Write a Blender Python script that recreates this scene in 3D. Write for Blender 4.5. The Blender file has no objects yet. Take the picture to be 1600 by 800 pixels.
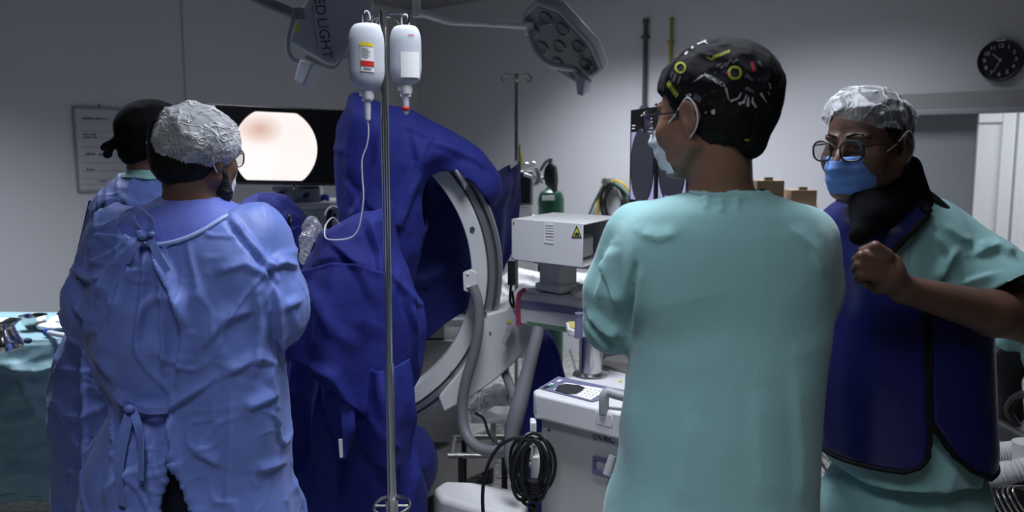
import bpy, bmesh, math, random
import numpy as np
from mathutils import Vector, Matrix, Euler
random.seed(4)
SC = bpy.context.scene
COL = SC.collection
PI = math.pi
# ------------------------------------------------------------------ camera
CAM_H, FPX, PITCH = 1.62, 1300.0, math.radians(7.0)
cam_d = bpy.data.cameras.new('camera'); cam = bpy.data.objects.new('camera', cam_d); COL.objects.link(cam)
cam.location = (0, 0, CAM_H); cam.rotation_euler = (PI / 2 - PITCH, 0, 0)
cam_d.sensor_width = 36; cam_d.lens = 36 * FPX / 1600; cam_d.clip_start = .05
cam_d.dof.use_dof = True; cam_d.dof.focus_distance = 2.2; cam_d.dof.aperture_fstop = 3.2
SC.camera = cam
SC.view_settings.view_transform = 'Standard'; SC.view_settings.look = 'None'
SC.view_settings.gamma = 1; SC.view_settings.use_curve_mapping = False
SC.view_settings.exposure = 0.0
try:
    SC.cycles.use_denoising = True
    SC.cycles.max_bounces = 7; SC.cycles.sample_clamp_indirect = 4
except Exception: pass
w = bpy.data.worlds.new('world'); SC.world = w; w.use_nodes = True
w.node_tree.nodes['Background'].inputs[0].default_value = (.5, .55, .65, 1)
w.node_tree.nodes['Background'].inputs[1].default_value = .01

def area(name, loc, size, power, color, rot=(0, 0, 0), spread=180):
    l = bpy.data.lights.new(name, 'AREA'); l.shape = 'RECTANGLE'; l.size, l.size_y = size
    l.energy = power; l.color = color; l.spread = math.radians(spread)
    o = bpy.data.objects.new(name, l); COL.objects.link(o); o.location = loc; o.rotation_euler = rot
    return o
COOL = (.86, .91, 1.0)
ROOM_ANG = math.radians(-41.5)
CEIL = 2.94
LAMPS = [(-.30, .30, .60), (.12, 2.12, .66), (-2.2, 3.8, 1.1), (.35, 5.55, .95), (1.4, 4.7, .48)]   # x, y, strength of the recessed ceiling panels
for i, (x, y, s) in enumerate(LAMPS):
    area('ceiling_panel_light', (x, y, CEIL - .03), (1.15, .55), 40 * s, COOL, (0, 0, ROOM_ANG), 112)
# light of the corridor behind the sliding door
CORR = (3.9, 5.7)

# ------------------------------------------------------------------ pixel <-> world
_ct, _st = math.cos(PITCH), math.sin(PITCH)
def P(px, py, Y):
    u = (px - 800) / FPX; v = (400 - py) / FPX
    y = _ct + v * _st; z = -_st + v * _ct
    return Vector((u * Y / y, Y, CAM_H + z * Y / y))
def proj(p):
    p = np.asarray(p, dtype=float); d = p - np.array([0, 0, CAM_H])
    fw = d[..., 1] * _ct - d[..., 2] * _st; up = d[..., 1] * _st + d[..., 2] * _ct
    return 800 + FPX * d[..., 0] / fw, 400 - FPX * up / fw
def pz(py, Y): return P(800, py, Y).z
def onplane(px, py, o, n):
    c = Vector((0, 0, CAM_H)); d = P(px, py, 1.0) - c
    t = (Vector(o) - c).dot(Vector(n)) / d.dot(Vector(n)); return c + d * t
def onz(px, py, z):
    return onplane(px, py, (0, 0, z), (0, 0, 1))

# ------------------------------------------------------------------ materials
def mat(name, col, rough=.5, metal=0, spec=.5, bump=None, var=None, trans=0, emit=None, alpha=1, sheen=0, coat=0, ior=1.45):
    m = bpy.data.materials.new(name); m.use_nodes = True; nt = m.node_tree; b = nt.nodes['Principled BSDF']
    b.inputs['Base Color'].default_value = (*col, 1); b.inputs['Roughness'].default_value = rough
    b.inputs['Metallic'].default_value = metal; b.inputs['Specular IOR Level'].default_value = spec
    b.inputs['Transmission Weight'].default_value = trans; b.inputs['Alpha'].default_value = alpha
    b.inputs['IOR'].default_value = ior
    b.inputs['Sheen Weight'].default_value = sheen; b.inputs['Coat Weight'].default_value = coat
    if emit: b.inputs['Emission Color'].default_value = (*emit[0], 1); b.inputs['Emission Strength'].default_value = emit[1]
    tc = nt.nodes.new('ShaderNodeTexCoord')
    if var:   # scale, amount : mottled colour
        n = nt.nodes.new('ShaderNodeTexNoise'); n.inputs['Scale'].default_value = var[0]; n.inputs['Detail'].default_value = 4
        nt.links.new(tc.outputs['Object'], n.inputs['Vector'])
        mx = nt.nodes.new('ShaderNodeMix'); mx.data_type = 'RGBA'
        mx.inputs[6].default_value = tuple(c * (1 - var[1]) for c in col) + (1,)
        mx.inputs[7].default_value = tuple(min(1, c * (1 + var[1])) for c in col) + (1,)
        nt.links.new(n.outputs['Fac'], mx.inputs[0]); nt.links.new(mx.outputs[2], b.inputs['Base Color'])
    if bump:  # list of (kind, scale, dist, stretch)
        prev = None
        for (kind, sc, dist, st) in bump:
            mp = nt.nodes.new('ShaderNodeMapping'); mp.inputs['Scale'].default_value = st
            nt.links.new(tc.outputs['Object'], mp.inputs['Vector'])
            if kind == 'noise':
                n = nt.nodes.new('ShaderNodeTexNoise'); n.inputs['Detail'].default_value = 3; out = n.outputs['Fac']
            elif kind == 'facet':
                n0 = nt.nodes.new('ShaderNodeTexNoise'); n0.inputs['Scale'].default_value = sc * .6
                nt.links.new(mp.outputs[0], n0.inputs['Vector'])
                ad = nt.nodes.new('ShaderNodeMixRGB'); ad.blend_type = 'ADD'; ad.inputs[0].default_value = .25
                nt.links.new(mp.outputs[0], ad.inputs[1]); nt.links.new(n0.outputs['Color'], ad.inputs[2])
                n = nt.nodes.new('ShaderNodeTexVoronoi'); n.feature = 'F1'; out = n.outputs['Distance']
                nt.links.new(ad.outputs[0], n.inputs['Vector'])
            elif kind == 'ridge':
                n = nt.nodes.new('ShaderNodeTexNoise'); n.noise_type = 'RIDGED_MULTIFRACTAL' if hasattr(n, 'noise_type') else n.noise_type; n.inputs['Detail'].default_value = 1.5; out = n.outputs['Fac']
            else:
                n = nt.nodes.new('ShaderNodeTexWave'); out = n.outputs['Fac']
            if kind != 'facet': nt.links.new(mp.outputs[0], n.inputs['Vector'])
            n.inputs['Scale'].default_value = sc
            bp = nt.nodes.new('ShaderNodeBump'); bp.inputs['Distance'].default_value = dist; bp.inputs['Strength'].default_value = 1
            nt.links.new(out, bp.inputs['Height'])
            if prev: nt.links.new(prev.outputs[0], bp.inputs['Normal'])
            prev = bp
        nt.links.new(prev.outputs[0], b.inputs['Normal'])
    return m
I1 = (1, 1, 1)
M = dict(
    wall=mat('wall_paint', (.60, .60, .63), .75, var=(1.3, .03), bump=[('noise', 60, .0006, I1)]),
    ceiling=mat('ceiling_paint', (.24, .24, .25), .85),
    lintel=mat('lintel_paint', (.30, .30, .30), .7),
    doorgrey=mat('door_laminate', (.33, .34, .37), .45),
    white_lac=mat('white_lacquer', (.78, .79, .82), .35),
    mach=mat('machine_white', (.66, .66, .67), .38, var=(6, .03)),
    mach2=mat('machine_cream', (.56, .56, .56), .42, var=(5, .05)),
    mgrey=mat('machine_grey', (.30, .31, .33), .45),
    lilac=mat('lilac_trim', (.17, .17, .29), .45),
    dgrey=mat('dark_plastic', (.03, .03, .035), .4),
    black=mat('black_plastic', (.012, .012, .014), .35),
    rubber=mat('grey_rubber_hose', (.15, .155, .17), .5),
    cable=mat('black_cable', (.01, .01, .011), .38),
    steel=mat('brushed_steel', (.62, .61, .60), .27, 1, bump=[('noise', 40, .0003, (1, 1, .1))]),
    steel2=mat('dull_steel', (.42, .41, .39), .38, 1),
    chrome=mat('chrome', (.75, .74, .72), .12, 1),
    alu=mat('aluminium', (.50, .50, .52), .33, .85),
    trackdark=mat('track_dark', (.14, .14, .155), .35, .6),
    red=mat('crimson_band', (.42, .05, .10), .4),
    yellow=mat('warning_yellow', (.75, .62, .03), .5),
    green=mat('green_label', (.12, .22, .14), .55),
    redlab=mat('red_label', (.6, .03, .03), .5),
    paper=mat('white_label', (.80, .80, .80), .6),
    ink=mat('ink', (.03, .03, .04), .6),
    drape=mat('royal_blue_cotton', (.012, .020, .200), .78, sheen=0, bump=[('noise', 22, .004, I1), ('noise', 300, .0004, I1)]),
    drape2=mat('navy_cotton', (.008, .013, .13), .8, sheen=0, bump=[('noise', 25, .003, I1)]),
    gown=mat('blue_nonwoven', (.125, .185, .50), .50, spec=.4, sheen=.1, bump=[('facet', 9, .006, (1, 1, .6)), ('ridge', 11, .008, (1, 1, .8)), ('noise', 260, .0003, I1)]),
    gown_in=mat('violet_blue_nonwoven', (.10, .135, .50), .6, sheen=.2, bump=[('noise', 18, .003, I1)]),
    trim=mat('pale_blue_binding', (.34, .43, .74), .6),
    scrub=mat('mint_cotton', (.25, .47, .475), .85, sheen=.25, bump=[('noise', 9, .006, (1, 1, .5)), ('noise', 420, .0003, I1)]),
    tealdrape=mat('teal_table_drape', (.21, .36, .41), .6, bump=[('facet', 9, .006, I1), ('noise', 30, .003, I1)]),
    navy=mat('navy_trousers', (.01, .013, .04), .8),
    apron=mat('blue_vinyl', (.010, .012, .10), .32, coat=.1, bump=[('noise', 9, .004, I1)]),
    apronblk=mat('black_binding', (.006, .006, .008), .7, spec=.2),
    collar=mat('black_collar_cloth', (.006, .006, .008), .8, spec=.12, bump=[('noise', 30, .002, I1)]),
    skin=mat('light_brown_skin', (.25, .13, .088), .5, var=(30, .08)),
    skin2=mat('brown_skin', (.12, .062, .043), .45, var=(30, .12), bump=[('noise', 160, .0006, I1)]),
    skin3=mat('tan_skin', (.15, .078, .052), .5, var=(30, .08)),
    hair=mat('black_hair', (.006, .005, .005), .6, spec=.25, bump=[('noise', 90, .002, (1, 1, .3))]),
    beard=mat('beard_hair', (.008, .007, .007), .7, bump=[('noise', 150, .004, I1)]),
    mask_w=mat('white_mask', (.72, .74, .78), .7, bump=[('noise', 30, .001, I1)]),
    mask_b=mat('blue_mask', (.13, .24, .58), .7, bump=[('noise', 40, .001, I1)]),
    hood=mat('black_hood', (.008, .008, .009), .85, spec=.15, bump=[('noise', 25, .003, I1)]),
    capblk=mat('black_printed_cotton', (.010, .010, .012), .85, spec=.15, bump=[('noise', 18, .004, I1)]),
    eye=mat('eye', (.22, .20, .19), .3), iris=mat('iris', (.02, .01, .008), .1),
    shoe=mat('white_clog', (.5, .5, .5), .5), shoeb=mat('black_clog', (.02, .02, .02), .5),
    glass=mat('lens', (.85, .88, .9), .02, trans=1, alpha=.25),
    card=mat('cardboard', (.34, .23, .15), .8), orange=mat('orange_label', (.8, .18, .03), .6),
    cyl=mat('oxygen_green', (.02, .075, .045), .35), gdark=mat('green_rubber', (.02, .05, .03), .5),
    yhose=mat('yellow_hose', (.62, .42, .02), .45), ghose=mat('green_hose', (.06, .14, .10), .45),
    lampgrey=mat('lamp_housing', (.42, .43, .46), .35, .1), lamppale=mat('lamp_handle_cover', (.50, .53, .60), .4),
    gauze=mat('gauze', (.80, .81, .82), .9, bump=[('noise', 60, .003, I1)]),
    sheet=mat('white_sheet', (.72, .73, .75), .85, bump=[('noise', 10, .012, I1)]),
    clearwrap=mat('crinkled_plastic', (.9, .9, .93), .08, trans=.75, spec=.9, bump=[('ridge', 26, .012, (1, 1, .5))]),
    tube=mat('clear_tube', (.75, .80, .88), .25, trans=.35),
    white_hose=mat('white_hose', (.62, .62, .64), .5),
    wheel=mat('castor_rubber', (.015, .015, .015), .6),
    bluebit=mat('blue_plastic', (.02, .06, .45), .4),
)
def screen_mat(name, col, s): return mat(name, (.01, .01, .01), .25, emit=(col, s))
# floor: speckled grey granite tiles
m = mat('granite_tiles', (.13, .125, .12), .32); nt = m.node_tree; b = nt.nodes['Principled BSDF']
tc = nt.nodes['Texture Coordinate']
n = nt.nodes.new('ShaderNodeTexNoise'); n.inputs['Scale'].default_value = 38; n.inputs['Detail'].default_value = 6
cr = nt.nodes.new('ShaderNodeValToRGB'); cr.color_ramp.elements[0].position = .35; cr.color_ramp.elements[0].color = (.10, .097, .092, 1)
cr.color_ramp.elements[1].position = .68; cr.color_ramp.elements[1].color = (.44, .43, .41, 1)
nt.links.new(tc.outputs['Object'], n.inputs['Vector']); nt.links.new(n.outputs['Fac'], cr.inputs[0])
bk = nt.nodes.new('ShaderNodeTexBrick'); bk.offset = 0; bk.inputs['Scale'].default_value = 1; bk.inputs['Brick Width'].default_value = .4; bk.inputs['Row Height'].default_value = .4
bk.inputs['Mortar Size'].default_value = .006; bk.inputs['Mortar'].default_value = (.04, .04, .04, 1)
nt.links.new(tc.outputs['Object'], bk.inputs['Vector']); nt.links.new(cr.outputs[0], bk.inputs['Color1']); nt.links.new(cr.outputs[0], bk.inputs['Color2'])
nt.links.new(bk.outputs['Color'], b.inputs['Base Color']); M['floor'] = m
# translucent pleated bouffant caps (origin of the object sits in the crown, pleats run out from it)
def cap_mat(name, opa, sc):
    m = mat(name, (.66, .67, .70), .8); nt = m.node_tree; b = nt.nodes['Principled BSDF']; tc = nt.nodes['Texture Coordinate']
    def creases(scale, rot, st):
        n = nt.nodes.new('ShaderNodeTexNoise'); n.inputs['Scale'].default_value = 9; n.inputs['Detail'].default_value = 2; nt.links.new(tc.outputs['Object'], n.inputs['Vector'])
        ad = nt.nodes.new('ShaderNodeMixRGB'); ad.blend_type = 'ADD'; ad.inputs[0].default_value = .10; nt.links.new(tc.outputs['Object'], ad.inputs[1]); nt.links.new(n.outputs['Color'], ad.inputs[2])
        mp = nt.nodes.new('ShaderNodeMapping'); mp.inputs['Scale'].default_value = st; mp.inputs['Rotation'].default_value = rot; nt.links.new(ad.outputs[0], mp.inputs[0])
        v = nt.nodes.new('ShaderNodeTexNoise'); v.inputs['Scale'].default_value = scale; v.inputs['Detail'].default_value = 1.5; nt.links.new(mp.outputs[0], v.inputs['Vector'])
        a = nt.nodes.new('ShaderNodeMath'); a.operation = 'SUBTRACT'; a.inputs[1].default_value = .5; nt.links.new(v.outputs['Fac'], a.inputs[0])
        c = nt.nodes.new('ShaderNodeMath'); c.operation = 'ABSOLUTE'; nt.links.new(a.outputs[0], c.inputs[0])
        r = nt.nodes.new('ShaderNodeMapRange'); r.inputs['From Min'].default_value = 0; r.inputs['From Max'].default_value = .045; r.inputs['To Min'].default_value = 1; r.inputs['To Max'].default_value = 0; nt.links.new(c.outputs[0], r.inputs['Value'])
        return r
    r1, r2 = creases(sc, (.5, .4, 0), (1, 1, 3)), creases(sc * .8, (-.7, .3, .8), (2.6, 1, 1))
    mx = nt.nodes.new('ShaderNodeMath'); mx.operation = 'MAXIMUM'; nt.links.new(r1.outputs[0], mx.inputs[0]); nt.links.new(r2.outputs[0], mx.inputs[1])
    al = nt.nodes.new('ShaderNodeMapRange'); al.inputs['To Min'].default_value = opa; al.inputs['To Max'].default_value = min(1, opa + .45); nt.links.new(mx.outputs[0], al.inputs['Value']); nt.links.new(al.outputs[0], b.inputs['Alpha'])
    bp = nt.nodes.new('ShaderNodeBump'); bp.inputs['Distance'].default_value = .003; nt.links.new(mx.outputs[0], bp.inputs['Height']); nt.links.new(bp.outputs[0], b.inputs['Normal'])
    return m
M['bouffant'] = cap_mat('white_bouffant_cloth', .34, 17)
M['bouffant2'] = cap_mat('white_bouffant_cloth_thin', .14, 11)

# ------------------------------------------------------------------ object helpers
def tag(o, label=None, cat=None, group=None, kind=None):
    if label: o['label'] = label
    if cat: o['category'] = cat
    if group: o['group'] = group
    if kind: o['kind'] = kind
    return o
def thing(name, loc, label, cat, group=None):
    o = bpy.data.objects.new(name, None); COL.objects.link(o); o.location = loc; o.empty_display_size = .1
    return tag(o, label, cat, group)
def link(name, me, mats, parent=None, smooth=True, bevel=0, seg=2, solid=0, subsurf=0, ang=38, local=False):
    for m_ in (mats if isinstance(mats, (list, tuple)) else [mats]): me.materials.append(M[m_] if isinstance(m_, str) else m_)
    if smooth:
        me.shade_smooth()
        if ang: me.set_sharp_from_angle(angle=math.radians(ang))
    o = bpy.data.objects.new(name, me); COL.objects.link(o)
    # put the origin at the middle of the part
    if not local:
        n = len(me.vertices); a = np.empty(n * 3, dtype=np.float32); me.vertices.foreach_get('co', a); a = a.reshape(-1, 3)
        c = (a.min(0) + a.max(0)) / 2; a -= c; me.vertices.foreach_set('co', a.ravel()); me.update()
        o.location = Vector(c.tolist())
    if parent is not None:
        o.parent = parent
        if not local:
            w_ = Vector((0, 0, 0)); q = parent
            while q is not None: w_ += q.location; q = q.parent
            o.location = o.location - w_
    if solid:
        s = o.modifiers.new('solid', 'SOLIDIFY'); s.thickness = solid; s.offset = 0
    if bevel:
        bv = o.modifiers.new('bevel', 'BEVEL'); bv.width = bevel; bv.segments = seg; bv.limit_method = 'ANGLE'; bv.angle_limit = math.radians(40); bv.harden_normals = False
    if subsurf:
        s = o.modifiers.new('sub', 'SUBSURF'); s.levels = s.render_levels = subsurf
    return o
def catmull(pts, n=8, closed=False):
    pts = [Vector(p) for p in pts]
    if len(pts) < 3: return pts
    out = []; N = len(pts); rng = range(N if closed else N - 1)
    for i in rng:
        if closed: p0, p1, p2, p3 = pts[i - 1], pts[i], pts[(i + 1) % N], pts[(i + 2) % N]
        else: p0, p1, p2, p3 = pts[max(i - 1, 0)], pts[i], pts[i + 1], pts[min(i + 2, N - 1)]
        for k in range(n):
            t = k / n
            out.append(.5 * ((2 * p1) + (p2 - p0) * t + (2 * p0 - 5 * p1 + 4 * p2 - p3) * t * t + (3 * p1 - p0 - 3 * p2 + p3) * t ** 3))
    if not closed: out.append(pts[-1])
    return out
def frame_of(d):
    d = Vector(d).normalized(); a = Vector((0, 0, 1)) if abs(d.z) < .9 else Vector((1, 0, 0))
    x = a.cross(d).normalized(); return x, d.cross(x), d
class MB:
    def __init__(s): s.v = []; s.f = []; s.mi = []
    def add(s, vs, fs, mi=0):
        b0 = len(s.v); s.v += [tuple(v) for v in vs]; s.f += [tuple(i + b0 for i in f) for f in fs]; s.mi += [mi] * len(fs); return s
    def box(s, c, d, R=None, mi=0):
        vs = []
        for x in (-.5, .5):
            for y in (-.5, .5):
                for z in (-.5, .5):
                    p = Vector((x * d[0], y * d[1], z * d[2]))
                    if R is not None: p = R @ p
                    vs.append(Vector(c) + p)
        return s.add(vs, [(0, 1, 3, 2), (4, 6, 7, 5), (0, 4, 5, 1), (2, 3, 7, 6), (0, 2, 6, 4), (1, 5, 7, 3)], mi)
    def ring(s, rings, close_ends=True, closed=False, mi=0):
        n = len(rings[0]); vs = [p for r in rings for p in r]; fs = []; m_ = len(rings)
        for i in range(m_ if closed else m_ - 1):
            for k in range(n):
                a, b_ = i * n + k, i * n + (k + 1) % n; c, d = ((i + 1) % m_) * n + (k + 1) % n, ((i + 1) % m_) * n + k
                fs.append((a, b_, c, d))
        if close_ends and not closed: fs += [tuple(range(n))[::-1], tuple(range((m_ - 1) * n, m_ * n))]
        return s.add(vs, fs, mi)
    def cyl(s, a, b, r0, r1=None, n=24, mi=0):
        r1 = r0 if r1 is None else r1; a, b = Vector(a), Vector(b); x, y, d = frame_of(b - a)
        R = [[c + (x * math.cos(2 * PI * k / n) + y * math.sin(2 * PI * k / n)) * r for k in range(n)] for c, r in ((a, r0), (b, r1))]
        return s.ring(R, mi=mi)
    def tube(s, pts, r, n=10, closed=False, sm=0, mi=0, flat=1):
        pts = catmull(pts, sm, closed) if sm else [Vector(p) for p in pts]
        N = len(pts); rings = []; x = None
        for i, p in enumerate(pts):
            d = (pts[(i + 1) % N] - pts[i - 1]) if closed else (pts[min(i + 1, N - 1)] - pts[max(i - 1, 0)])
            if d.length < 1e-9: d = Vector((0, 0, 1))
            d.normalize()
            if x is None: x = frame_of(d)[0]
            else:
                x = x - d * x.dot(d); x = x.normalized() if x.length > 1e-6 else frame_of(d)[0]
            y = d.cross(x); rr = r(i / max(N - 1, 1)) if callable(r) else r
            rings.append([p + (x * math.cos(2 * PI * k / n) + y * math.sin(2 * PI * k / n) * flat) * rr for k in range(n)])
        return s.ring(rings, closed=closed, mi=mi)
    def lathe(s, prof, o=(0, 0, 0), ax=(0, 0, 1), n=32, mi=0, sx=1, sy=1, caps=False, X=None):
        x, y, d = frame_of(ax); o = Vector(o)
        if X is not None: x = Vector(X).normalized(); y = d.cross(x)
        return s.ring([[o + d * z + (x * math.cos(2 * PI * k / n) * sx + y * math.sin(2 * PI * k / n) * sy) * max(r, 1e-5) for k in range(n)] for r, z in prof], close_ends=caps, mi=mi)
    def prism(s, poly, ex, mi=0):   # poly: list of 3d points, ex: extrusion vector
        n = len(poly); ex = Vector(ex); vs = [Vector(p) for p in poly] + [Vector(p) + ex for p in poly]
        return s.add(vs, [tuple(range(n))[::-1], tuple(range(n, 2 * n))] + [(k, (k + 1) % n, n + (k + 1) % n, n + k) for k in range(n)], mi)
    def grid(s, G, mi=0, closed_u=False):   # G[v][u] points
        nv, nu = len(G), len(G[0]); vs = [p for r in G for p in r]
        fs = [(j * nu + i, j * nu + (i + 1) % nu, (j + 1) * nu + (i + 1) % nu, (j + 1) * nu + i) for j in range(nv - 1) for i in range(nu if closed_u else nu - 1)]
        return s.add(vs, fs, mi)
    def ell(s, c, r, R=None, n=20, mi=0):
        rings = []
        for j in range(1, n // 2):
            t = PI * j / (n // 2); ring_ = []
            for k in range(n):
                p = Vector((r[0] * math.sin(t) * math.cos(2 * PI * k / n), r[1] * math.sin(t) * math.sin(2 * PI * k / n), r[2] * math.cos(t)))
                ring_.append(Vector(c) + (R @ p if R is not None else p))
            rings.append(ring_)
        return s.ring(rings, mi=mi)
    def build(s, name, mats, parent=None, **k):
        me = bpy.data.meshes.new(name); me.from_pydata(s.v, [], s.f)
        if any(s.mi): me.polygons.foreach_set('material_index', s.mi)
        bm = bmesh.new(); bm.from_mesh(me); bmesh.ops.recalc_face_normals(bm, faces=bm.faces); bm.to_mesh(me); bm.free()
        me.update(); return link(name, me, mats, parent, **k)
def rotz(a): return Matrix.Rotation(a, 3, 'Z')
def copy_tree(o, parent=None):
    c = o.copy(); COL.objects.link(c); c.parent = parent
    for ch in list(o.children): copy_tree(ch, c)
    return c
def text_mesh(name, body, size, mt, o, X, Yv, parent=None, depth=.0006, bold=False, align='CENTER', curve=None):
    """flat lettering laid in the plane (X right, Yv up) at o, turned into a mesh"""
    cu = bpy.data.curves.new(name, 'FONT'); cu.body = body; cu.size = size; cu.extrude = depth; cu.align_x = align; cu.align_y = 'CENTER'
    if bold: cu.offset = size * .02
    ob = bpy.data.objects.new(name, cu); COL.objects.link(ob)
    dg = bpy.context.evaluated_depsgraph_get(); me = bpy.data.meshes.new_from_object(ob.evaluated_get(dg))
    bpy.data.objects.remove(ob); bpy.data.curves.remove(cu)
    X = Vector(X).normalized(); Yv = Vector(Yv).normalized(); Z = X.cross(Yv)
    me.materials.clear()
    for v in me.vertices:
        c = v.co; q = Vector(o) + X * c.x + Yv * c.y + Z * c.z
        v.co = curve(c.x, c.y, c.z) if curve else q
    return link(name, me, mt, parent, smooth=False)

# ------------------------------------------------------------------ numpy noise
def _h(i, j, k):
    n = (i * 374761393 + j * 668265263 + k * 2147483647 + 1013904223) & 0xffffffff
    n = ((n ^ (n >> 13)) * 1274126177) & 0xffffffff
    n = ((n ^ (n >> 16)) * 2246822519) & 0xffffffff
    return ((n ^ (n >> 15)) & 0xffff) / 65535.0
def vnoise(p):
    p = np.asarray(p, dtype=np.float64); i = np.floor(p).astype(np.int64); f = p - i; f = f * f * f * (f * (f * 6 - 15) + 10)
    r = 0
    for a in (0, 1):
        for b_ in (0, 1):
            for c in (0, 1):
                wt = (f[:, 0] if a else 1 - f[:, 0]) * (f[:, 1] if b_ else 1 - f[:, 1]) * (f[:, 2] if c else 1 - f[:, 2])
                r = r + wt * _h(i[:, 0] + a, i[:, 1] + b_, i[:, 2] + c)
    return r * 2 - 1
def fbm(p, o=3):
    s_ = 0; a = 1; t = 0
    for k in range(o): s_ = s_ + a * vnoise(p * 2 ** k + 17.3 * k); t += a; a *= .5
    return s_ / t
def ridge(p): return 1 - 2 * np.abs(vnoise(p))
def thin(p, w_=.12): return np.clip(1 - np.abs(vnoise(p)) / w_, 0, 1) * np.clip(.6 + 1.5 * vnoise(p * .7 + 91), 0, 1)
def crumple(V, s=0, a=.006):
    w_ = V + .03 * np.stack([vnoise(V * 7 + s), vnoise(V * 7 + 9 + s), vnoise(V * 7 + 31 + s)], 1); x, y, z = w_[:, 0], w_[:, 1], w_[:, 2]
    r = np.stack([x * 9 + z * 5, y * 6, z * 3 - x * 2], 1); q = np.stack([x * 8 - z * 6, y * 6, z * 3.5 + x * 2], 1); h = np.stack([x * 2.5, y * 4, z * 9], 1)
    return a * (thin(r + s) + thin(q + s + 7) + .7 * thin(h + s + 13)) + a * .5 * thin(w_ * 17 + s, .2)
def seg_crease(px, py, segs):
    """sum of fold profiles: segs = (polyline px, width px, amplitude m)"""
    d = np.zeros(len(px))
    for pts, wd, amp in segs:
        best = np.full(len(px), 1e9); tt = np.zeros(len(px)); sd = np.zeros(len(px)); n = len(pts) - 1
        for i in range(n):
            ax, ay = pts[i]; bx, by = pts[i + 1]; L = (bx - ax) ** 2 + (by - ay) ** 2
            t = np.clip(((px - ax) * (bx - ax) + (py - ay) * (by - ay)) / L, 0, 1)
            q = np.hypot(px - ax - t * (bx - ax), py - ay - t * (by - ay))
            m_ = q < best; best[m_] = q[m_]; tt[m_] = ((i + t) / n)[m_]; sd[m_] = ((px - ax) * (by - ay) - (py - ay) * (bx - ax))[m_]
        x = best / (wd * np.where(sd > 0, 2.1, .75))
        prof = np.where(x < 1, (1 - x) ** 2 * (1 + x), 0)
        d += amp * prof * np.clip(np.sin(PI * np.clip(tt, .04, .96)) * 1.6, 0, 1)
    return d

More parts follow.
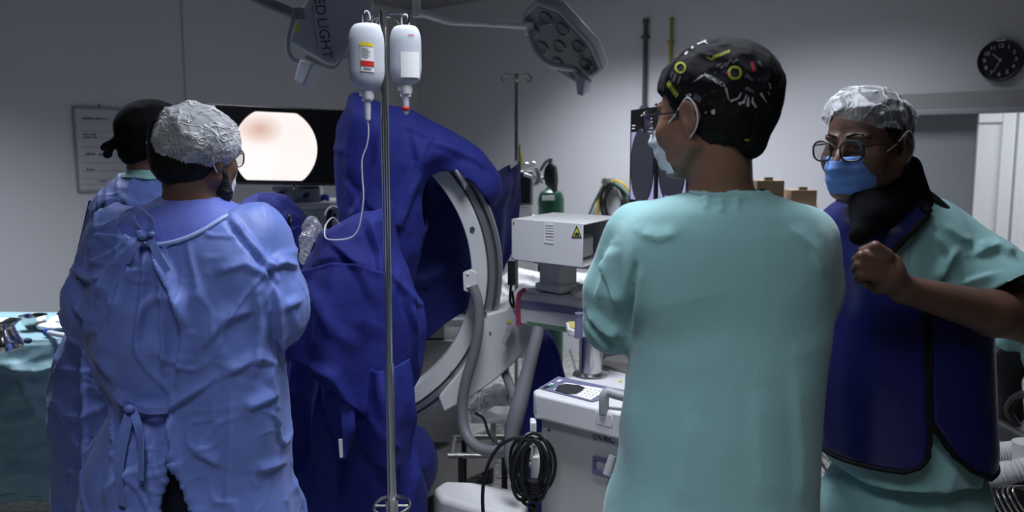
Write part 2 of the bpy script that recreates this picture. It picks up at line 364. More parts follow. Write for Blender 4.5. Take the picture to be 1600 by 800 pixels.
# ------------------------------------------------------------------ signed distance modelling + surface nets
class SDF:
    def __init__(s, xs, ys, zs):
        s.x, s.y, s.z = [np.asarray(a, dtype=np.float32) for a in (xs, ys, zs)]
        s.F = np.full((len(s.x), len(s.y), len(s.z)), .5, dtype=np.float32)
    def _sl(s, lo, hi):
        r = []
        for a, l, h in zip((s.x, s.y, s.z), lo, hi):
            i = max(0, int(np.searchsorted(a, l)) - 1); j = min(len(a), int(np.searchsorted(a, h)) + 1); r.append(slice(i, max(j, i + 1)))
        return tuple(r)
    def _g(s, sl): return s.x[sl[0]][:, None, None], s.y[sl[1]][None, :, None], s.z[sl[2]][None, None, :]
    def apply(s, fn, lo, hi, k=.02, op='u'):
        m_ = k + .03; sl = s._sl([a - m_ for a in lo], [a + m_ for a in hi]); X, Y, Z = s._g(sl); d = fn(X, Y, Z); F = s.F[sl]
        if op == 'u':
            h = np.maximum(k - np.abs(F - d), 0) / max(k, 1e-6); s.F[sl] = np.minimum(F, d) - h * h * k * .25
        elif op == 's':
            d = -d; h = np.maximum(k - np.abs(F - d), 0) / max(k, 1e-6); s.F[sl] = np.maximum(F, d) + h * h * k * .25
        elif op == 'i':
            s.F[:] = np.maximum(s.F, fn(*s._g((slice(None),) * 3)))
        return s
    def cap(s, a, b, ra, rb=None, k=.02, op='u', fl=None):
        """round cone a->b ; fl=(axis vector, factor) flattens it"""
        rb = ra if rb is None else rb; a = np.array(a, dtype=np.float32); b = np.array(b, dtype=np.float32); ba = b - a; L = float(ba @ ba) + 1e-12
        def fn(X, Y, Z):
            px, py, pz_ = X - a[0], Y - a[1], Z - a[2]; t = np.clip((px * ba[0] + py * ba[1] + pz_ * ba[2]) / L, 0, 1)
            dx, dy, dz = px - t * ba[0], py - t * ba[1], pz_ - t * ba[2]
            if fl:
                e = np.array(fl[0], dtype=np.float32); e /= np.linalg.norm(e); q = dx * e[0] + dy * e[1] + dz * e[2]
                g = (1 / fl[1] ** 2 - 1); return np.sqrt(dx * dx + dy * dy + dz * dz + g * q * q) - (ra + (rb - ra) * t)
            return np.sqrt(dx * dx + dy * dy + dz * dz) - (ra + (rb - ra) * t)
        r = max(ra, rb); return s.apply(fn, np.minimum(a, b) - r, np.maximum(a, b) + r, k, op)
    def ell(s, c, r, R=None, k=.02, op='u'):
        c = np.array(c, dtype=np.float32); r = np.array(r, dtype=np.float32); Rm = np.array(R, dtype=np.float32) if R is not None else np.eye(3, dtype=np.float32)
        def fn(X, Y, Z):
            X, Y, Z = X - c[0], Y - c[1], Z - c[2]
            q = [X * Rm[0, i] + Y * Rm[1, i] + Z * Rm[2, i] for i in range(3)]
            k0 = np.sqrt(sum((q[i] / r[i]) ** 2 for i in range(3))); k1 = np.sqrt(sum((q[i] / r[i] ** 2) ** 2 for i in range(3))) + 1e-6
            return k0 * (k0 - 1) / k1
        m_ = float(r.max()); return s.apply(fn, c - m_, c + m_, k, op)
    def stack(s, L, k=.02, op='u', n=2.4, off=0):
        """L: rows (z, cx, cy, rx, ry) sorted by rising z; superellipse column with rounded ends"""
        L = np.array(sorted(L), dtype=np.float32)
        def fn(X, Y, Z):
            z = np.clip(Z, L[0, 0], L[-1, 0]).ravel()
            cx, cy, rx, ry = [smooth_interp(z, L[:, 0], L[:, i]).astype(np.float32)[None, None, :] for i in (1, 2, 3, 4)]
            ax = np.abs(X - cx) / (rx + off); ay = np.abs(Y - cy) / (ry + off)
            q = (ax ** n + ay ** n) ** (1 / n) - 1
            d = q * np.minimum(rx, ry) * .9
            dz = np.maximum(Z - L[-1, 0] - off, L[0, 0] - Z); return np.maximum(d, dz)
        w_ = float(max(L[:, 3].max(), L[:, 4].max())); lo = [float((L[:, 1] - w_).min()), float((L[:, 2] - w_).min()), float(L[0, 0])]; hi = [float((L[:, 1] + w_).max()), float((L[:, 2] + w_).max()), float(L[-1, 0])]
        return s.apply(fn, lo, hi, k, op)
    def mesh(s):
        F = s.F; nx, ny, nz = F.shape; I = F < 0
        C = [I[a:nx - 1 + a, b:ny - 1 + b, c:nz - 1 + c] for a in (0, 1) for b in (0, 1) for c in (0, 1)]
        al = C[0].copy(); an = C[0].copy()
        for q in C[1:]: al &= q; an |= q
        act = np.argwhere(an & ~al); n = len(act); idx = np.full((nx - 1, ny - 1, nz - 1), -1, dtype=np.int32)
        idx[act[:, 0], act[:, 1], act[:, 2]] = np.arange(n)
        acc = np.zeros((n, 3)); cnt = np.zeros(n); co = (s.x, s.y, s.z)
        for ax in range(3):
            for u in (0, 1):
                for v in (0, 1):
                    o0 = [0, 0, 0]; oth = [q for q in range(3) if q != ax]; o0[oth[0]] = u; o0[oth[1]] = v; o1 = list(o0); o1[ax] = 1
                    A = act + o0; B = act + o1; fa = F[A[:, 0], A[:, 1], A[:, 2]]; fb = F[B[:, 0], B[:, 1], B[:, 2]]; m_ = (fa < 0) != (fb < 0)
                    t = np.where(m_, fa / np.where(fa == fb, 1, fa - fb), 0)
                    for q in range(3):
                        pa = co[q][A[:, q]]; pb = co[q][B[:, q]]; acc[:, q] += np.where(m_, pa + (pb - pa) * t, 0)
                    cnt += m_
        V = acc / cnt[:, None]; faces = []
        for ax in range(3):
            oth = [q for q in range(3) if q != ax]; a = [slice(None)] * 3; b_ = [slice(None)] * 3; a[ax] = slice(0, -1); b_[ax] = slice(1, None)
            S = I[tuple(a)] != I[tuple(b_)]; E = np.argwhere(S); E = E[(E[:, oth[0]] > 0) & (E[:, oth[1]] > 0) & (E[:, oth[0]] < F.shape[oth[0]] - 1) & (E[:, oth[1]] < F.shape[oth[1]] - 1)]
            q = []
            for du, dv in ((1, 1), (0, 1), (0, 0), (1, 0)):
                e = E.copy(); e[:, oth[0]] -= du; e[:, oth[1]] -= dv; q.append(idx[e[:, 0], e[:, 1], e[:, 2]])
            q = np.stack(q, 1); flip = I[E[:, 0], E[:, 1], E[:, 2]]
            if ax == 1: flip = ~flip
            q[~flip] = q[~flip][:, ::-1]; faces.append(q)
        return V, np.concatenate(faces)
def smooth_interp(z, zs, vs):
    """monotone-ish cubic (finite difference hermite) interpolation"""
    zs = np.asarray(zs, dtype=float); vs = np.asarray(vs, dtype=float); m_ = np.gradient(vs, zs) if len(zs) > 2 else np.full(len(zs), (vs[-1] - vs[0]) / (zs[-1] - zs[0]))
    i = np.clip(np.searchsorted(zs, z) - 1, 0, len(zs) - 2); h = zs[i + 1] - zs[i]; t = np.clip((z - zs[i]) / h, 0, 1)
    return (2 * t ** 3 - 3 * t ** 2 + 1) * vs[i] + (t ** 3 - 2 * t ** 2 + t) * h * m_[i] + (-2 * t ** 3 + 3 * t ** 2) * vs[i + 1] + (t ** 3 - t ** 2) * h * m_[i + 1]
def axis(*seg):
    """non-uniform axis from (start, end, step) pieces"""
    a = [seg[0][0]]
    for s0, s1, st in seg:
        n = max(1, int(round((s1 - s0) / st))); a += list(np.linspace(s0, s1, n + 1)[1:])
    return np.array(a)
def np_mesh(name, V, Fq, fix=True):
    me = bpy.data.meshes.new(name); me.vertices.add(len(V)); me.vertices.foreach_set('co', np.asarray(V, dtype=np.float32).ravel())
    n = len(Fq); k = Fq.shape[1]; me.loops.add(n * k); me.loops.foreach_set('vertex_index', Fq.astype(np.int32).ravel())
    me.polygons.add(n); me.polygons.foreach_set('loop_start', np.arange(0, n * k, k, dtype=np.int32))
    try: me.polygons.foreach_set('loop_total', np.full(n, k, dtype=np.int32))
    except Exception: pass
    me.update(calc_edges=True); me.validate(); return me
def normals(V, Fq):
    a, b_, c, d = [V[Fq[:, i]] for i in range(4)]; fn = np.cross(c - a, d - b_); N = np.zeros_like(V)
    for i in range(4): np.add.at(N, Fq[:, i], fn)
    return N / (np.linalg.norm(N, axis=1, keepdims=True) + 1e-12)
def relax(V, Fq, it=1, f=.5):
    E = np.concatenate([Fq[:, [0, 1]], Fq[:, [1, 2]], Fq[:, [2, 3]], Fq[:, [3, 0]]])
    for _ in range(it):
        A = np.zeros_like(V); c = np.zeros(len(V)); np.add.at(A, E[:, 0], V[E[:, 1]]); np.add.at(c, E[:, 0], 1); np.add.at(A, E[:, 1], V[E[:, 0]]); np.add.at(c, E[:, 1], 1)
        V = V * (1 - f) + f * A / c[:, None]
    return V
def sdf_obj(name, sdf, mats, parent=None, rel=2, disp=None, matfn=None, **k):
    V, Fq = sdf.mesh(); V = relax(V, Fq, rel)
    if disp is not None:
        N = normals(V, Fq); V = V + N * disp(V, N)[:, None]
    me = np_mesh(name, V, Fq)
    if matfn is not None:
        c = V[Fq].mean(1); me.polygons.foreach_set('material_index', matfn(c).astype(np.int32))
    return link(name, me, mats, parent, ang=0, **k)
def lev(py, xl, xr, Y, ry):
    """level of a column from its outline in the photo at depth Y"""
    a = P(xl, py, Y); b = P(xr, py, Y); return (a.z, (a.x + b.x) / 2, Y, (b.x - a.x) / 2, ry)
def loft(name, levels, mt, parent=None, n=200, nz=160, fold=None, ex=2.3, **k):
    """closed cloth column through the outline levels (py, xl, xr, Y, ry), folds as displacement"""
    L = np.array(levels, dtype=float); t = np.linspace(0, len(L) - 1, nz); cols = [smooth_interp(t, np.arange(len(L)), L[:, i]) for i in range(5)]
    G = []
    th = np.linspace(0, 2 * PI, n, endpoint=False); c, s_ = np.cos(th), np.sin(th); cx = np.sign(c) * np.abs(c) ** (2 / ex); sy = np.sign(s_) * np.abs(s_) ** (2 / ex)
    for i in range(nz):
        z, x0, Y, rx, ry = lev(*[float(q[i]) for q in cols]); G.append(np.stack([x0 + rx * cx, Y + ry * sy, np.full(n, z)], 1))
    V = np.concatenate(G); a = np.arange((nz - 1) * n); j, i = a // n, a % n; i2 = (i + 1) % n
    Fq = np.stack([j * n + i, (j + 1) * n + i, (j + 1) * n + i2, j * n + i2], 1)
    N = normals(V, Fq)
    if fold is not None: V = V + N * fold(V, N, j=None)[:, None]
    me = np_mesh(name, V, Fq)
    # close top and bottom with a fan
    bm = bmesh.new(); bm.from_mesh(me); bm.verts.ensure_lookup_table()
    for r0 in (0, (nz - 1) * n):
        cpt = bm.verts.new(Vector(V[r0:r0 + n].mean(0).tolist())); bm.verts.ensure_lookup_table()
        for q in range(n): bm.faces.new((bm.verts[r0 + q], bm.verts[r0 + (q + 1) % n], cpt))
        bm.verts.ensure_lookup_table()
    bmesh.ops.recalc_face_normals(bm, faces=bm.faces); bm.to_mesh(me); bm.free()
    return link(name, me, mt, parent, ang=0, **k)
def ribbon(pts, w_, th=.0012, up=(0, 0, 1), sm=6, name='tie', mt='gown', parent=None, twist=None):
    pts = catmull(pts, sm); mb = MB(); R = []; up = Vector(up)
    for i, p in enumerate(pts):
        d = (pts[min(i + 1, len(pts) - 1)] - pts[max(i - 1, 0)]).normalized(); s_ = d.cross(up).normalized()
        nn = s_.cross(d); a = (twist(i / (len(pts) - 1)) if twist else 0); s2 = s_ * math.cos(a) + nn * math.sin(a); n2 = s2.cross(d)
        R.append([p + s2 * w_ / 2 + n2 * th, p - s2 * w_ / 2 + n2 * th, p - s2 * w_ / 2 - n2 * th, p + s2 * w_ / 2 - n2 * th])
    mb.ring(R); return mb.build(name, mt, parent)
# ================================================================== the room
RB = Vector((math.cos(ROOM_ANG), math.sin(ROOM_ANG), 0))       # along the right-hand wall, away from the corner
RA = Vector((-math.cos(ROOM_ANG + PI / 2), -math.sin(ROOM_ANG + PI / 2), 0))   # along the left-hand wall, away from the corner
C0 = P(651, 18, 8.0); C0.z = 0; CEIL = P(651, 18, 8.0).z
UP = Vector((0, 0, 1))
NR = RA.copy(); NL = RB.copy()                                 # into the room from right wall / from left wall
def on_right(px, py, off=0): return onplane(px, py, C0 + NR * off, NR)
def on_left(px, py, off=0): return onplane(px, py, C0 + NL * off, NL)
def sR(p): return (Vector(p) - C0).dot(RB)
def sL(p): return (Vector(p) - C0).dot(RA)
LR, LL = 9.0, 9.0
def slab(name, o, e1, e2, e3, mt, kind='structure', **k):
    """box from corner o along the three edge vectors"""
    o, e1, e2, e3 = map(Vector, (o, e1, e2, e3)); mb = MB()
    mb.prism([o, o + e1, o + e1 + e2, o + e2], e3); ob = mb.build(name, mt, smooth=False, **k)
    if kind: ob['kind'] = kind
    return ob
T = .15
slab('floor', C0 - RA * T - RB * T - UP * .1, RB * (LR + 4), RA * (LL + 2 * T), UP * .1, 'floor')
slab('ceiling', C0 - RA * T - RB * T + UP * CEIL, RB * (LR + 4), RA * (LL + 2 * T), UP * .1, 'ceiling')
slab('wall_left', C0 - RB * T, RB * T, RA * LL, UP * CEIL, 'wall')
# right wall with the sliding-door opening
dz = on_right(1522, 175).z
s1 = sR(on_right(1405, 300)); s2 = s1 + 1.75; sleaf = sR(on_right(1518, 300))
o = C0 - RA * T; mb = MB()
def wallpiece(a, b_, z0, z1): mb.prism([o + RB * a + UP * z0, o + RB * b_ + UP * z0, o + RB * b_ + UP * z1, o + RB * a + UP * z1], RA * T)
wallpiece(0, s1, 0, CEIL); wallpiece(s1, s2, dz, CEIL); wallpiece(s2, LR, 0, CEIL)
ob = mb.build('wall_right', 'wall', smooth=False); ob['kind'] = 'structure'
slab('wall_near', C0 + RA * LL - RB * T, RB * (LR + T), RA * T, UP * CEIL, 'lintel')  # unseen wall behind the camera, given the darker grey to cut bounced light
slab('wall_back', C0 + RB * LR, RB * T, RA * LL, UP * CEIL, 'lintel')  # also out of view, its dark grey chosen to lower the ambient light
# lintel box of the sliding door
z1 = on_right(1500, 144).z
ob = slab('trim_1', C0 + RB * (s1 - .06) + UP * dz, RB * (s2 - s1 + .5), RA * .05, UP * (z1 - dz), 'lintel', bevel=.004)
ob = slab('trim_2', C0 + RB * (s1 - .06) + UP * (dz - .012), RB * (s2 - s1 + .5), RA * .07, UP * .03, 'doorgrey', bevel=.003)
# sliding leaf
dr = thing('door_1', C0 + RB * (s1 - .04), 'grey sliding door leaf, half open', 'door'); del dr['label']; del dr['category']; dr['kind'] = 'structure'
mb = MB(); q = C0 + RB * (s1 - .05) + RA * -.07
mb.prism([q + UP * .01, q + RB * (sleaf - s1 + .05) + UP * .01, q + RB * (sleaf - s1 + .05) + UP * (dz - .005), q + UP * (dz - .005)], RA * .045)
mb.build('door_leaf', 'doorgrey', dr, bevel=.004)
# corridor behind
cz = 2.6; oc = C0 - RA * (T + 2.2) + RB * (s1 - 1.2)
slab('floor_2', oc - UP * .1, RB * 4.6, RA * 2.2, UP * .1, 'floor')
slab('ceiling_2', oc + UP * cz, RB * 4.6, RA * 2.2, UP * .1, 'ceiling')
slab('wall_corridor', oc - RA * .1, RB * 4.6, RA * .1, UP * (cz), 'white_lac')
slab('wall_corridor_end', oc + RB * 4.6, RB * .1, RA * 2.2, UP * (cz), 'white_lac')
slab('wall_corridor_start', oc - RB * .1, RB * .1, RA * 2.2, UP * (cz), 'white_lac')
# panelled white door on the corridor's far wall
wn = oc + RA * .001
def on_corr(px, py): return onplane(px, py, wn, NR)
def sC(p): return (p - oc).dot(RB)
d2 = bpy.data.objects.new('door_2', None); COL.objects.link(d2); a = sC(on_corr(1532, 300)); d2.location = oc + RB * a; d2['kind'] = 'structure'
mb = MB(); zt = on_corr(1545, 192).z
def cbox(mb, a, b_, z0, z1, t0, t1):
    q = oc + RA * t0; mb.prism([q + RB * a + UP * z0, q + RB * b_ + UP * z0, q + RB * b_ + UP * z1, q + RB * a + UP * z1], RA * (t1 - t0))
xa, xb, xc = sC(on_corr(1505, 300)), sC(on_corr(1562, 300)), sC(on_corr(1582, 300))
mb = MB(); cbox(mb, xa - .5, xb, 0, zt, .001, .03); mb.build('door_leaf', 'white_lac', d2, bevel=.004)
mb = MB(); cbox(mb, xb, xc, 0, zt + .3, .001, .07); cbox(mb, xa - .6, xb, zt, zt + .10, .001, .06); mb.build('door_frame', 'white_lac', d2, bevel=.006)
d3 = bpy.data.objects.new('door_3', None); COL.objects.link(d3); d3.location = oc + RB * xc; d3['kind'] = 'structure'
zr = on_corr(1590, 400).z
mb = MB(); cbox(mb, xc + .02, xc + .9, 0, zt + .3, .001, .03); mb.build('door_leaf', 'white_lac', d3, bevel=.004)
mb = MB(); cbox(mb, xc + .03, xc + .89, zr - .03, zr + .05, .031, .05); cbox(mb, xc + .02, xc + .07, .02, zt + .28, .031, .05); mb.build('rail', 'white_lac', d3, bevel=.004)
area('corridor_light', oc + RB * 2.2 + RA * 1.2 + UP * (cz - .03), (2.2, .5), 42, (.93, .97, 1), (0, 0, ROOM_ANG))
# conduit in the left wall and two pipes on the right wall
p = on_left(288, 60); mb = MB(); s_ = sL(p)
mb.prism([C0 + RA * (s_ - .014) + UP * 1.0, C0 + RA * (s_ + .014) + UP * 1.0, C0 + RA * (s_ + .014) + UP * CEIL, C0 + RA * (s_ - .014) + UP * CEIL], RB * .012)
ob = mb.build('trim_3', 'wall', bevel=.002); ob['kind'] = 'structure'
p = on_right(1009, 36, .025); q = on_right(1002, 168, .025); mb = MB(); mb.cyl((p.x, p.y, q.z - 1.2), (p.x, p.y, p.z), .017); mb.cyl((p.x, p.y, p.z), (p.x, p.y, p.z + .03), .024)
for z in (p.z - .1, q.z): mb.box((p.x, p.y, z), (.05, .05, .02), rotz(ROOM_ANG))
ob = mb.build('grey_conduit_pipe', mat('pipe_grey', (.07, .07, .075), .5)); tag(ob, 'dark grey conduit pipe running down the wall above the monitors', 'pipe')
p = on_right(1049, 32, .02); mb = MB(); mb.cyl((p.x, p.y, .3), (p.x, p.y, p.z), .011); mb.cyl((p.x, p.y, p.z), (p.x, p.y, p.z + .02), .015)
for z in (p.z - .15, p.z - 1.2): mb.box((p.x, p.y, z), (.04, .04, .016), rotz(ROOM_ANG))
ob = mb.build('gas_pipe', mat('pipe_yellow', (.30, .26, .02), .5)); tag(ob, 'thin yellow gas pipe on the wall behind the black printed cap', 'pipe')
# ceiling fixtures
for i, (x, y, s_) in enumerate(LAMPS):
    t = thing('ceiling_light', (x, y, CEIL), 'recessed ceiling light panel ' + ['nearest the camera', 'above the infusion stand', 'above the pale whiteboard', 'in the far corner', 'above the side cabinet'][i], 'ceiling light', 'ceiling light panels')
    mb = MB(); R = rotz(ROOM_ANG); mb.box((x, y, CEIL - .006), (1.25, .03, .012), R)
    for dx, dy, sx, sy in ((0, .3, 1.25, .03), (0, -.3, 1.25, .03), (.61, 0, .03, .6), (-.61, 0, .03, .6)):
        mb.box(Vector((x, y, CEIL - .008)) + R @ Vector((dx, dy, 0)), (sx, sy, .016), R)
    mb.v = mb.v[8:]; mb.f = [tuple(i_ - 8 for i_ in f_) for f_ in mb.f[6:]]; mb.mi = mb.mi[6:]
    mb.build('frame', 'white_lac', t)
    mb = MB(); mb.box((x, y, CEIL - .004), (1.19, .57, .006), R); mb.build('diffuser', mat('diffuser', (.7, .7, .7), .5, emit=((.9, .95, 1), .35)), t)
# ================================================================== people
def basis(fx, fy, tilt=0, roll=0):
    """columns: right, forward, up ; tilt>0 looks down"""
    f = Vector((fx, fy, 0)).normalized(); r = Vector((f.y, -f.x, 0)); R = Matrix((r, f, Vector((0, 0, 1)))).transposed()
    return R @ Matrix.Rotation(-tilt, 3, 'X') @ Matrix.Rotation(roll, 3, 'Y')
class Head:
    def __init__(s, C, R, sc=1.0): s.C, s.R, s.s = Vector(C), R, sc
    def w(s, x, y, z): return s.C + s.R @ (Vector((x, y, z)) * s.s)
    def e(s, S, c, r, k=.015, op='u', rot=None):
        S.ell(s.w(*c), [q * s.s for q in r], s.R if rot is None else s.R @ rot, k, op)
    def c(s, S, a, b, ra, rb=None, k=.01, op='u'): S.cap(s.w(*a), s.w(*b), ra * s.s, None if rb is None else rb * s.s, k, op)
    def skull(s, S, neck, rn=.058):
        e, c = s.e, s.c
        S.cap(s.w(0, -.028, -.05), neck, rn * s.s, rn * s.s * 1.12, .03)
        e(S, (0, -.012, .035), (.077, .098, .086)); e(S, (0, .026, -.008), (.066, .068, .088)); e(S, (0, .04, -.066), (.050, .05, .038), .03)
        for q in (-1, 1):
            e(S, (q * .045, .058, -.022), (.022, .022, .022), .03); c(S, (q * .062, 0, -.045), (q * .028, .065, -.088), .016, .014, .03)
            c(S, (q * .014, .090, .028), (q * .045, .079, .030), .0065, .005, .012)
            c(S, (q * .012, .101, -.026), (q * .014, .100, -.026), .008, .007, .006)
        c(S, (0, .091, .014), (0, .115, -.02), .0075, .0125, .012)
        for q in (-1, 1): e(S, (q * .031, .099, .011), (.017, .014, .0105), .010, 's')
        c(S, (-.020, .090, -.052), (.020, .090, -.052), .0075, None, .008); c(S, (-.017, .090, -.063), (.017, .090, -.063), .0075, None, .008)
        c(S, (-.022, .1005, -.0575), (.022, .1005, -.0575), .0035, None, .003, 's')
        e(S, (0, .082, -.086), (.020, .018, .016), .02)
        for q in (-1, 1):   # ears: shell, hollow, lobe
            rt = Matrix.Rotation(q * -.35, 3, 'Z') @ Matrix.Rotation(-.18, 3, 'X')
            e(S, (q * .082, -.014, .004), (.0085, .021, .030), .006, 'u', rt); e(S, (q * .079, -.008, -.024), (.007, .011, .014), .008, 'u', rt)
            e(S, (q * .0915, -.008, .006), (.007, .012, .018), .005, 's', rt)
    def eyes(s, root):
        for q in (-1, 1):
            mb = MB(); mb.ell(s.w(q * .031, .0765, .0105), [.0125 * s.s] * 3, s.R, 16); ey = mb.build('eye', 'eye', root)
            mb = MB(); mb.ell(s.w(q * .0305, .0858, .0095), [.0068 * s.s, .004 * s.s, .0068 * s.s], s.R, 12); mb.build('iris', 'iris', ey)
        for q in (-1, 1):
            S = SDF(axis((s.C.x - .13, s.C.x + .13, .0035)), axis((s.C.y - .13, s.C.y + .13, .0035)), axis((s.C.z - .05, s.C.z + .09, .0035))); s.c(S, (q * .013, .0955, .0325), (q * .030, .0945, .0375), .0035, .003, .004); s.c(S, (q * .030, .0945, .0375), (q * .047, .081, .0335), .003, .002, .004)
            sdf_obj('eyebrow', S, 'hair', root, 1)
def glasses(H, root, w_=.024, h_=.019, mt='black', lab=None, y=.112, arms=(-1, 1), thick=.0022):
    mb = MB(); N = 28
    for q in (-1, 1):
        pts = []
        for k in range(N):
            a = 2 * PI * k / N; c, s_ = math.cos(a), math.sin(a); x = w_ * math.copysign(abs(c) ** .8, c); z = h_ * math.copysign(abs(s_) ** .85, s_)
            pts.append(H.w(q * .034 + x, y - abs(q * .034 + x) * .18, .006 + z - (.004 if z < 0 else 0)))
        mb.tube(pts, thick * H.s, 8, closed=True)
        ox = q * (.034 + w_); 
        if q in arms: mb.tube([H.w(ox, y - abs(ox) * .18, .014), H.w(q * .068, .080, .014), H.w(q * .0795, .02, .012), H.w(q * .084, -.018, .014), H.w(q * .083, -.034, -.008)], .0019 * H.s, 8, sm=5)
    mb.tube([H.w(-.012, y - .002, .010), H.w(0, y + .001, .014), H.w(.012, y - .002, .010)], thick * H.s, 8, sm=4)
    g = mb.build('glasses', mt, root)
    if lab: g['label'] = lab
    mb = MB()
    for q in (-1, 1):
        mb.ring([[H.w(q * .034 + w_ * .98 * math.cos(2 * PI * k / 24), y + t - abs(q * .034 + w_ * math.cos(2 * PI * k / 24)) * .18, .005 + h_ * .98 * math.sin(2 * PI * k / 24)) for k in range(24)] for t in (-.0006, .0006)])
    mb.build('lenses', 'glass', g)
def face_mask(H, root, mt, lab=None, ear=((1, (.042, .078, -.018), (.085, -.02, .024)),), low=-.098):
    """pleated surgical mask shell in front of nose, mouth and chin, with ear loops"""
    nu, nv = 34, 30; G = []; Gi = []
    for j in range(nv):
        v = j / (nv - 1); z = -.006 + (low + .006) * v; row = []; rowi = []
        for i in range(nu):
            u = i / (nu - 1) * 2 - 1; a = u * 1.12
            ry = .105 + .028 * math.exp(-((v - .22) / .25) ** 2) * math.exp(-(u / .28) ** 2) + .012 * math.sin(PI * v) - .018 * max(0, v - .75) * 4 * .6
            rx = .073 - .010 * v
            pl = .0022 * math.sin(v * 24) * (1 - abs(u) ** 3)
            x = rx * math.sin(a); y = -.005 + (ry + pl) * math.cos(a) ** .85
            row.append(H.w(x, y, z - .004 * (1 - u * u) * (1 if v < .1 else 0))); rowi.append(H.w(x * .985, y - .002, z))
        G.append(row); Gi.append(rowi)
    mb = MB(); mb.grid(G); mk = mb.build('face_mask', mt, root, solid=.0016, ang=60)
    if lab: mk['label'] = lab
    for q in (-1, 1):
        mb = MB()
        mb.tube([H.w(q * .064, .050, -.010), H.w(q * .078, .018, .010), H.w(q * .0865, -.012, .034), H.w(q * .0885, -.030, .018), H.w(q * .087, -.034, -.008), H.w(q * .082, -.020, -.030), H.w(q * .070, .018, -.052), H.w(q * .056, .052, -.080)], .0014 * H.s, 6, sm=6)
        mb.build('ear_loop', 'mask_w', mk)
def hand(S, W, d, n, side=1, curl=.5, sc=1.0, k=.008):
    """W wrist, d direction of the metacarpals, n back-of-hand normal, side +1/-1 picks the thumb side"""
    d = Vector(d).normalized(); n = (Vector(n) - d * Vector(n).dot(d)).normalized(); t = d.cross(n) * side; W = Vector(W)
    for q, (off, L) in enumerate(((.030, .086), (.010, .090), (-.010, .085), (-.028, .076))):
        a = W + (t * off * .55) * sc; m_ = W + (d * L + t * off * 1.05) * sc; S.cap(a, m_, .013 * sc, .0105 * sc, .014)
        p = m_; dd = d.copy(); seg_ = [(.042, .0088), (.026, .0080), (.020, .0072)]; f = (.92, 1.0, .95, .78)[q]
        for l, r in seg_:
            dd = (dd * math.cos(curl) - n * math.sin(curl)).normalized() if True else dd; n2 = n
            nx = p + dd * l * sc * f; S.cap(p, nx, (r + .0008) * sc, r * sc, .003); p = nx
            # rotate the bending plane with the finger
            n = (n - dd * n.dot(dd)).normalized()
        n = t.cross(d).normalized() * (1 if side > 0 else -1); n = (n2 if False else n)
        n = (Vector(n) - d * Vector(n).dot(d)).normalized()
    b0 = W + (d * .022 + t * .024) * sc; b1 = b0 + (d * .034 + t * .028 - n * .012) * sc; b2 = b1 + (d * .030 + t * .008 - n * .014) * sc; b3 = b2 + (d * .022 - t * .002 - n * .01) * sc
    S.cap(b0, b1, .015 * sc, .0115 * sc, .012); S.cap(b1, b2, .0105 * sc, .0095 * sc, .003); S.cap(b2, b3, .0095 * sc, .008 * sc, .003)
def legs(S, cx, cy, hipz, feet, k=.03):
    for q, (fx, fy) in zip((-1, 1), feet):
        kn = ((cx + q * .09 + fx) / 2, (cy + fy) / 2, .48); S.cap((cx + q * .085, cy, hipz - .04), kn, .082, .055, k); S.cap(kn, (fx, fy, .09), .052, .034, k)
def trousers(root, cx, cy, hipz, feet, mt, step=.011, disp=None, extra=.014):
    xs = [f[0] for f in feet] + [cx]; ys = [f[1] for f in feet] + [cy]
    S = SDF(axis((min(xs) - .22, max(xs) + .22, step)), axis((min(ys) - .2, max(ys) + .2, step)), axis((.04, hipz + .15, step)))
    for q, (fx, fy) in zip((-1, 1), feet):
        kn = ((cx + q * .09 + fx) / 2, (cy + fy) / 2, .48); S.cap((cx + q * .08, cy, hipz - .04), kn, .095 + extra, .075 + extra, .03); S.cap(kn, (fx, fy, .11), .074 + extra, .062 + extra, .02)
    S.ell((cx, cy, hipz), (.175, .125, .13), None, .05)
    return sdf_obj('trousers', S, mt, root, 2, disp or (lambda V, N: .006 * ridge(V * [7, 7, 2.5])))
def shoe(root, fx, fy, yaw, mt):
    S = SDF(axis((fx - .17, fx + .17, .008)), axis((fy - .2, fy + .2, .008)), axis((-.02, .13, .008))); d = Vector((math.sin(yaw), math.cos(yaw), 0))
    a = Vector((fx, fy, .045)) - d * .045; b_ = Vector((fx, fy, .04)) + d * .12
    S.cap(a, b_, .045, .046, .03); S.cap(a + UP * .03, a + d * .06 + UP * .02, .04, .035, .03)
    S.apply(lambda X, Y, Z: -Z + X * 0 + Y * 0, (fx - .2, fy - .2, -.1), (fx + .2, fy + .2, .2), 0, 'i')
    sdf_obj('shoe', S, mt, root, 1)
def vis_px(L, py, px, off=0, n=2.4, hidden=False):
    pass
def stack_pt(levels, py, th, off=0, ex=2.4):
    L = np.array(levels, dtype=float); cols = [float(smooth_interp(np.array([py]), L[:, 0], L[:, i])[0]) for i in (1, 2, 3, 4)]
    z, x0, Y, rx, ry = lev(py, *cols); c, s_ = math.cos(th), math.sin(th)
    return Vector((x0 + (rx + off) * math.copysign(abs(c) ** (2 / ex), c), Y + (ry + off) * math.copysign(abs(s_) ** (2 / ex), s_), z))
def theta_at(levels, py, px, off=0, ex=2.4):
    best = None
    for k in range(181):
        th = -PI + PI * k / 180; p = stack_pt(levels, py, th, off, ex); d = abs(float(proj(p)[0]) - px)
        if best is None or d < best[0]: best = (d, th)
    return best[1]
def zl(levels): return [lev(*q) for q in levels]

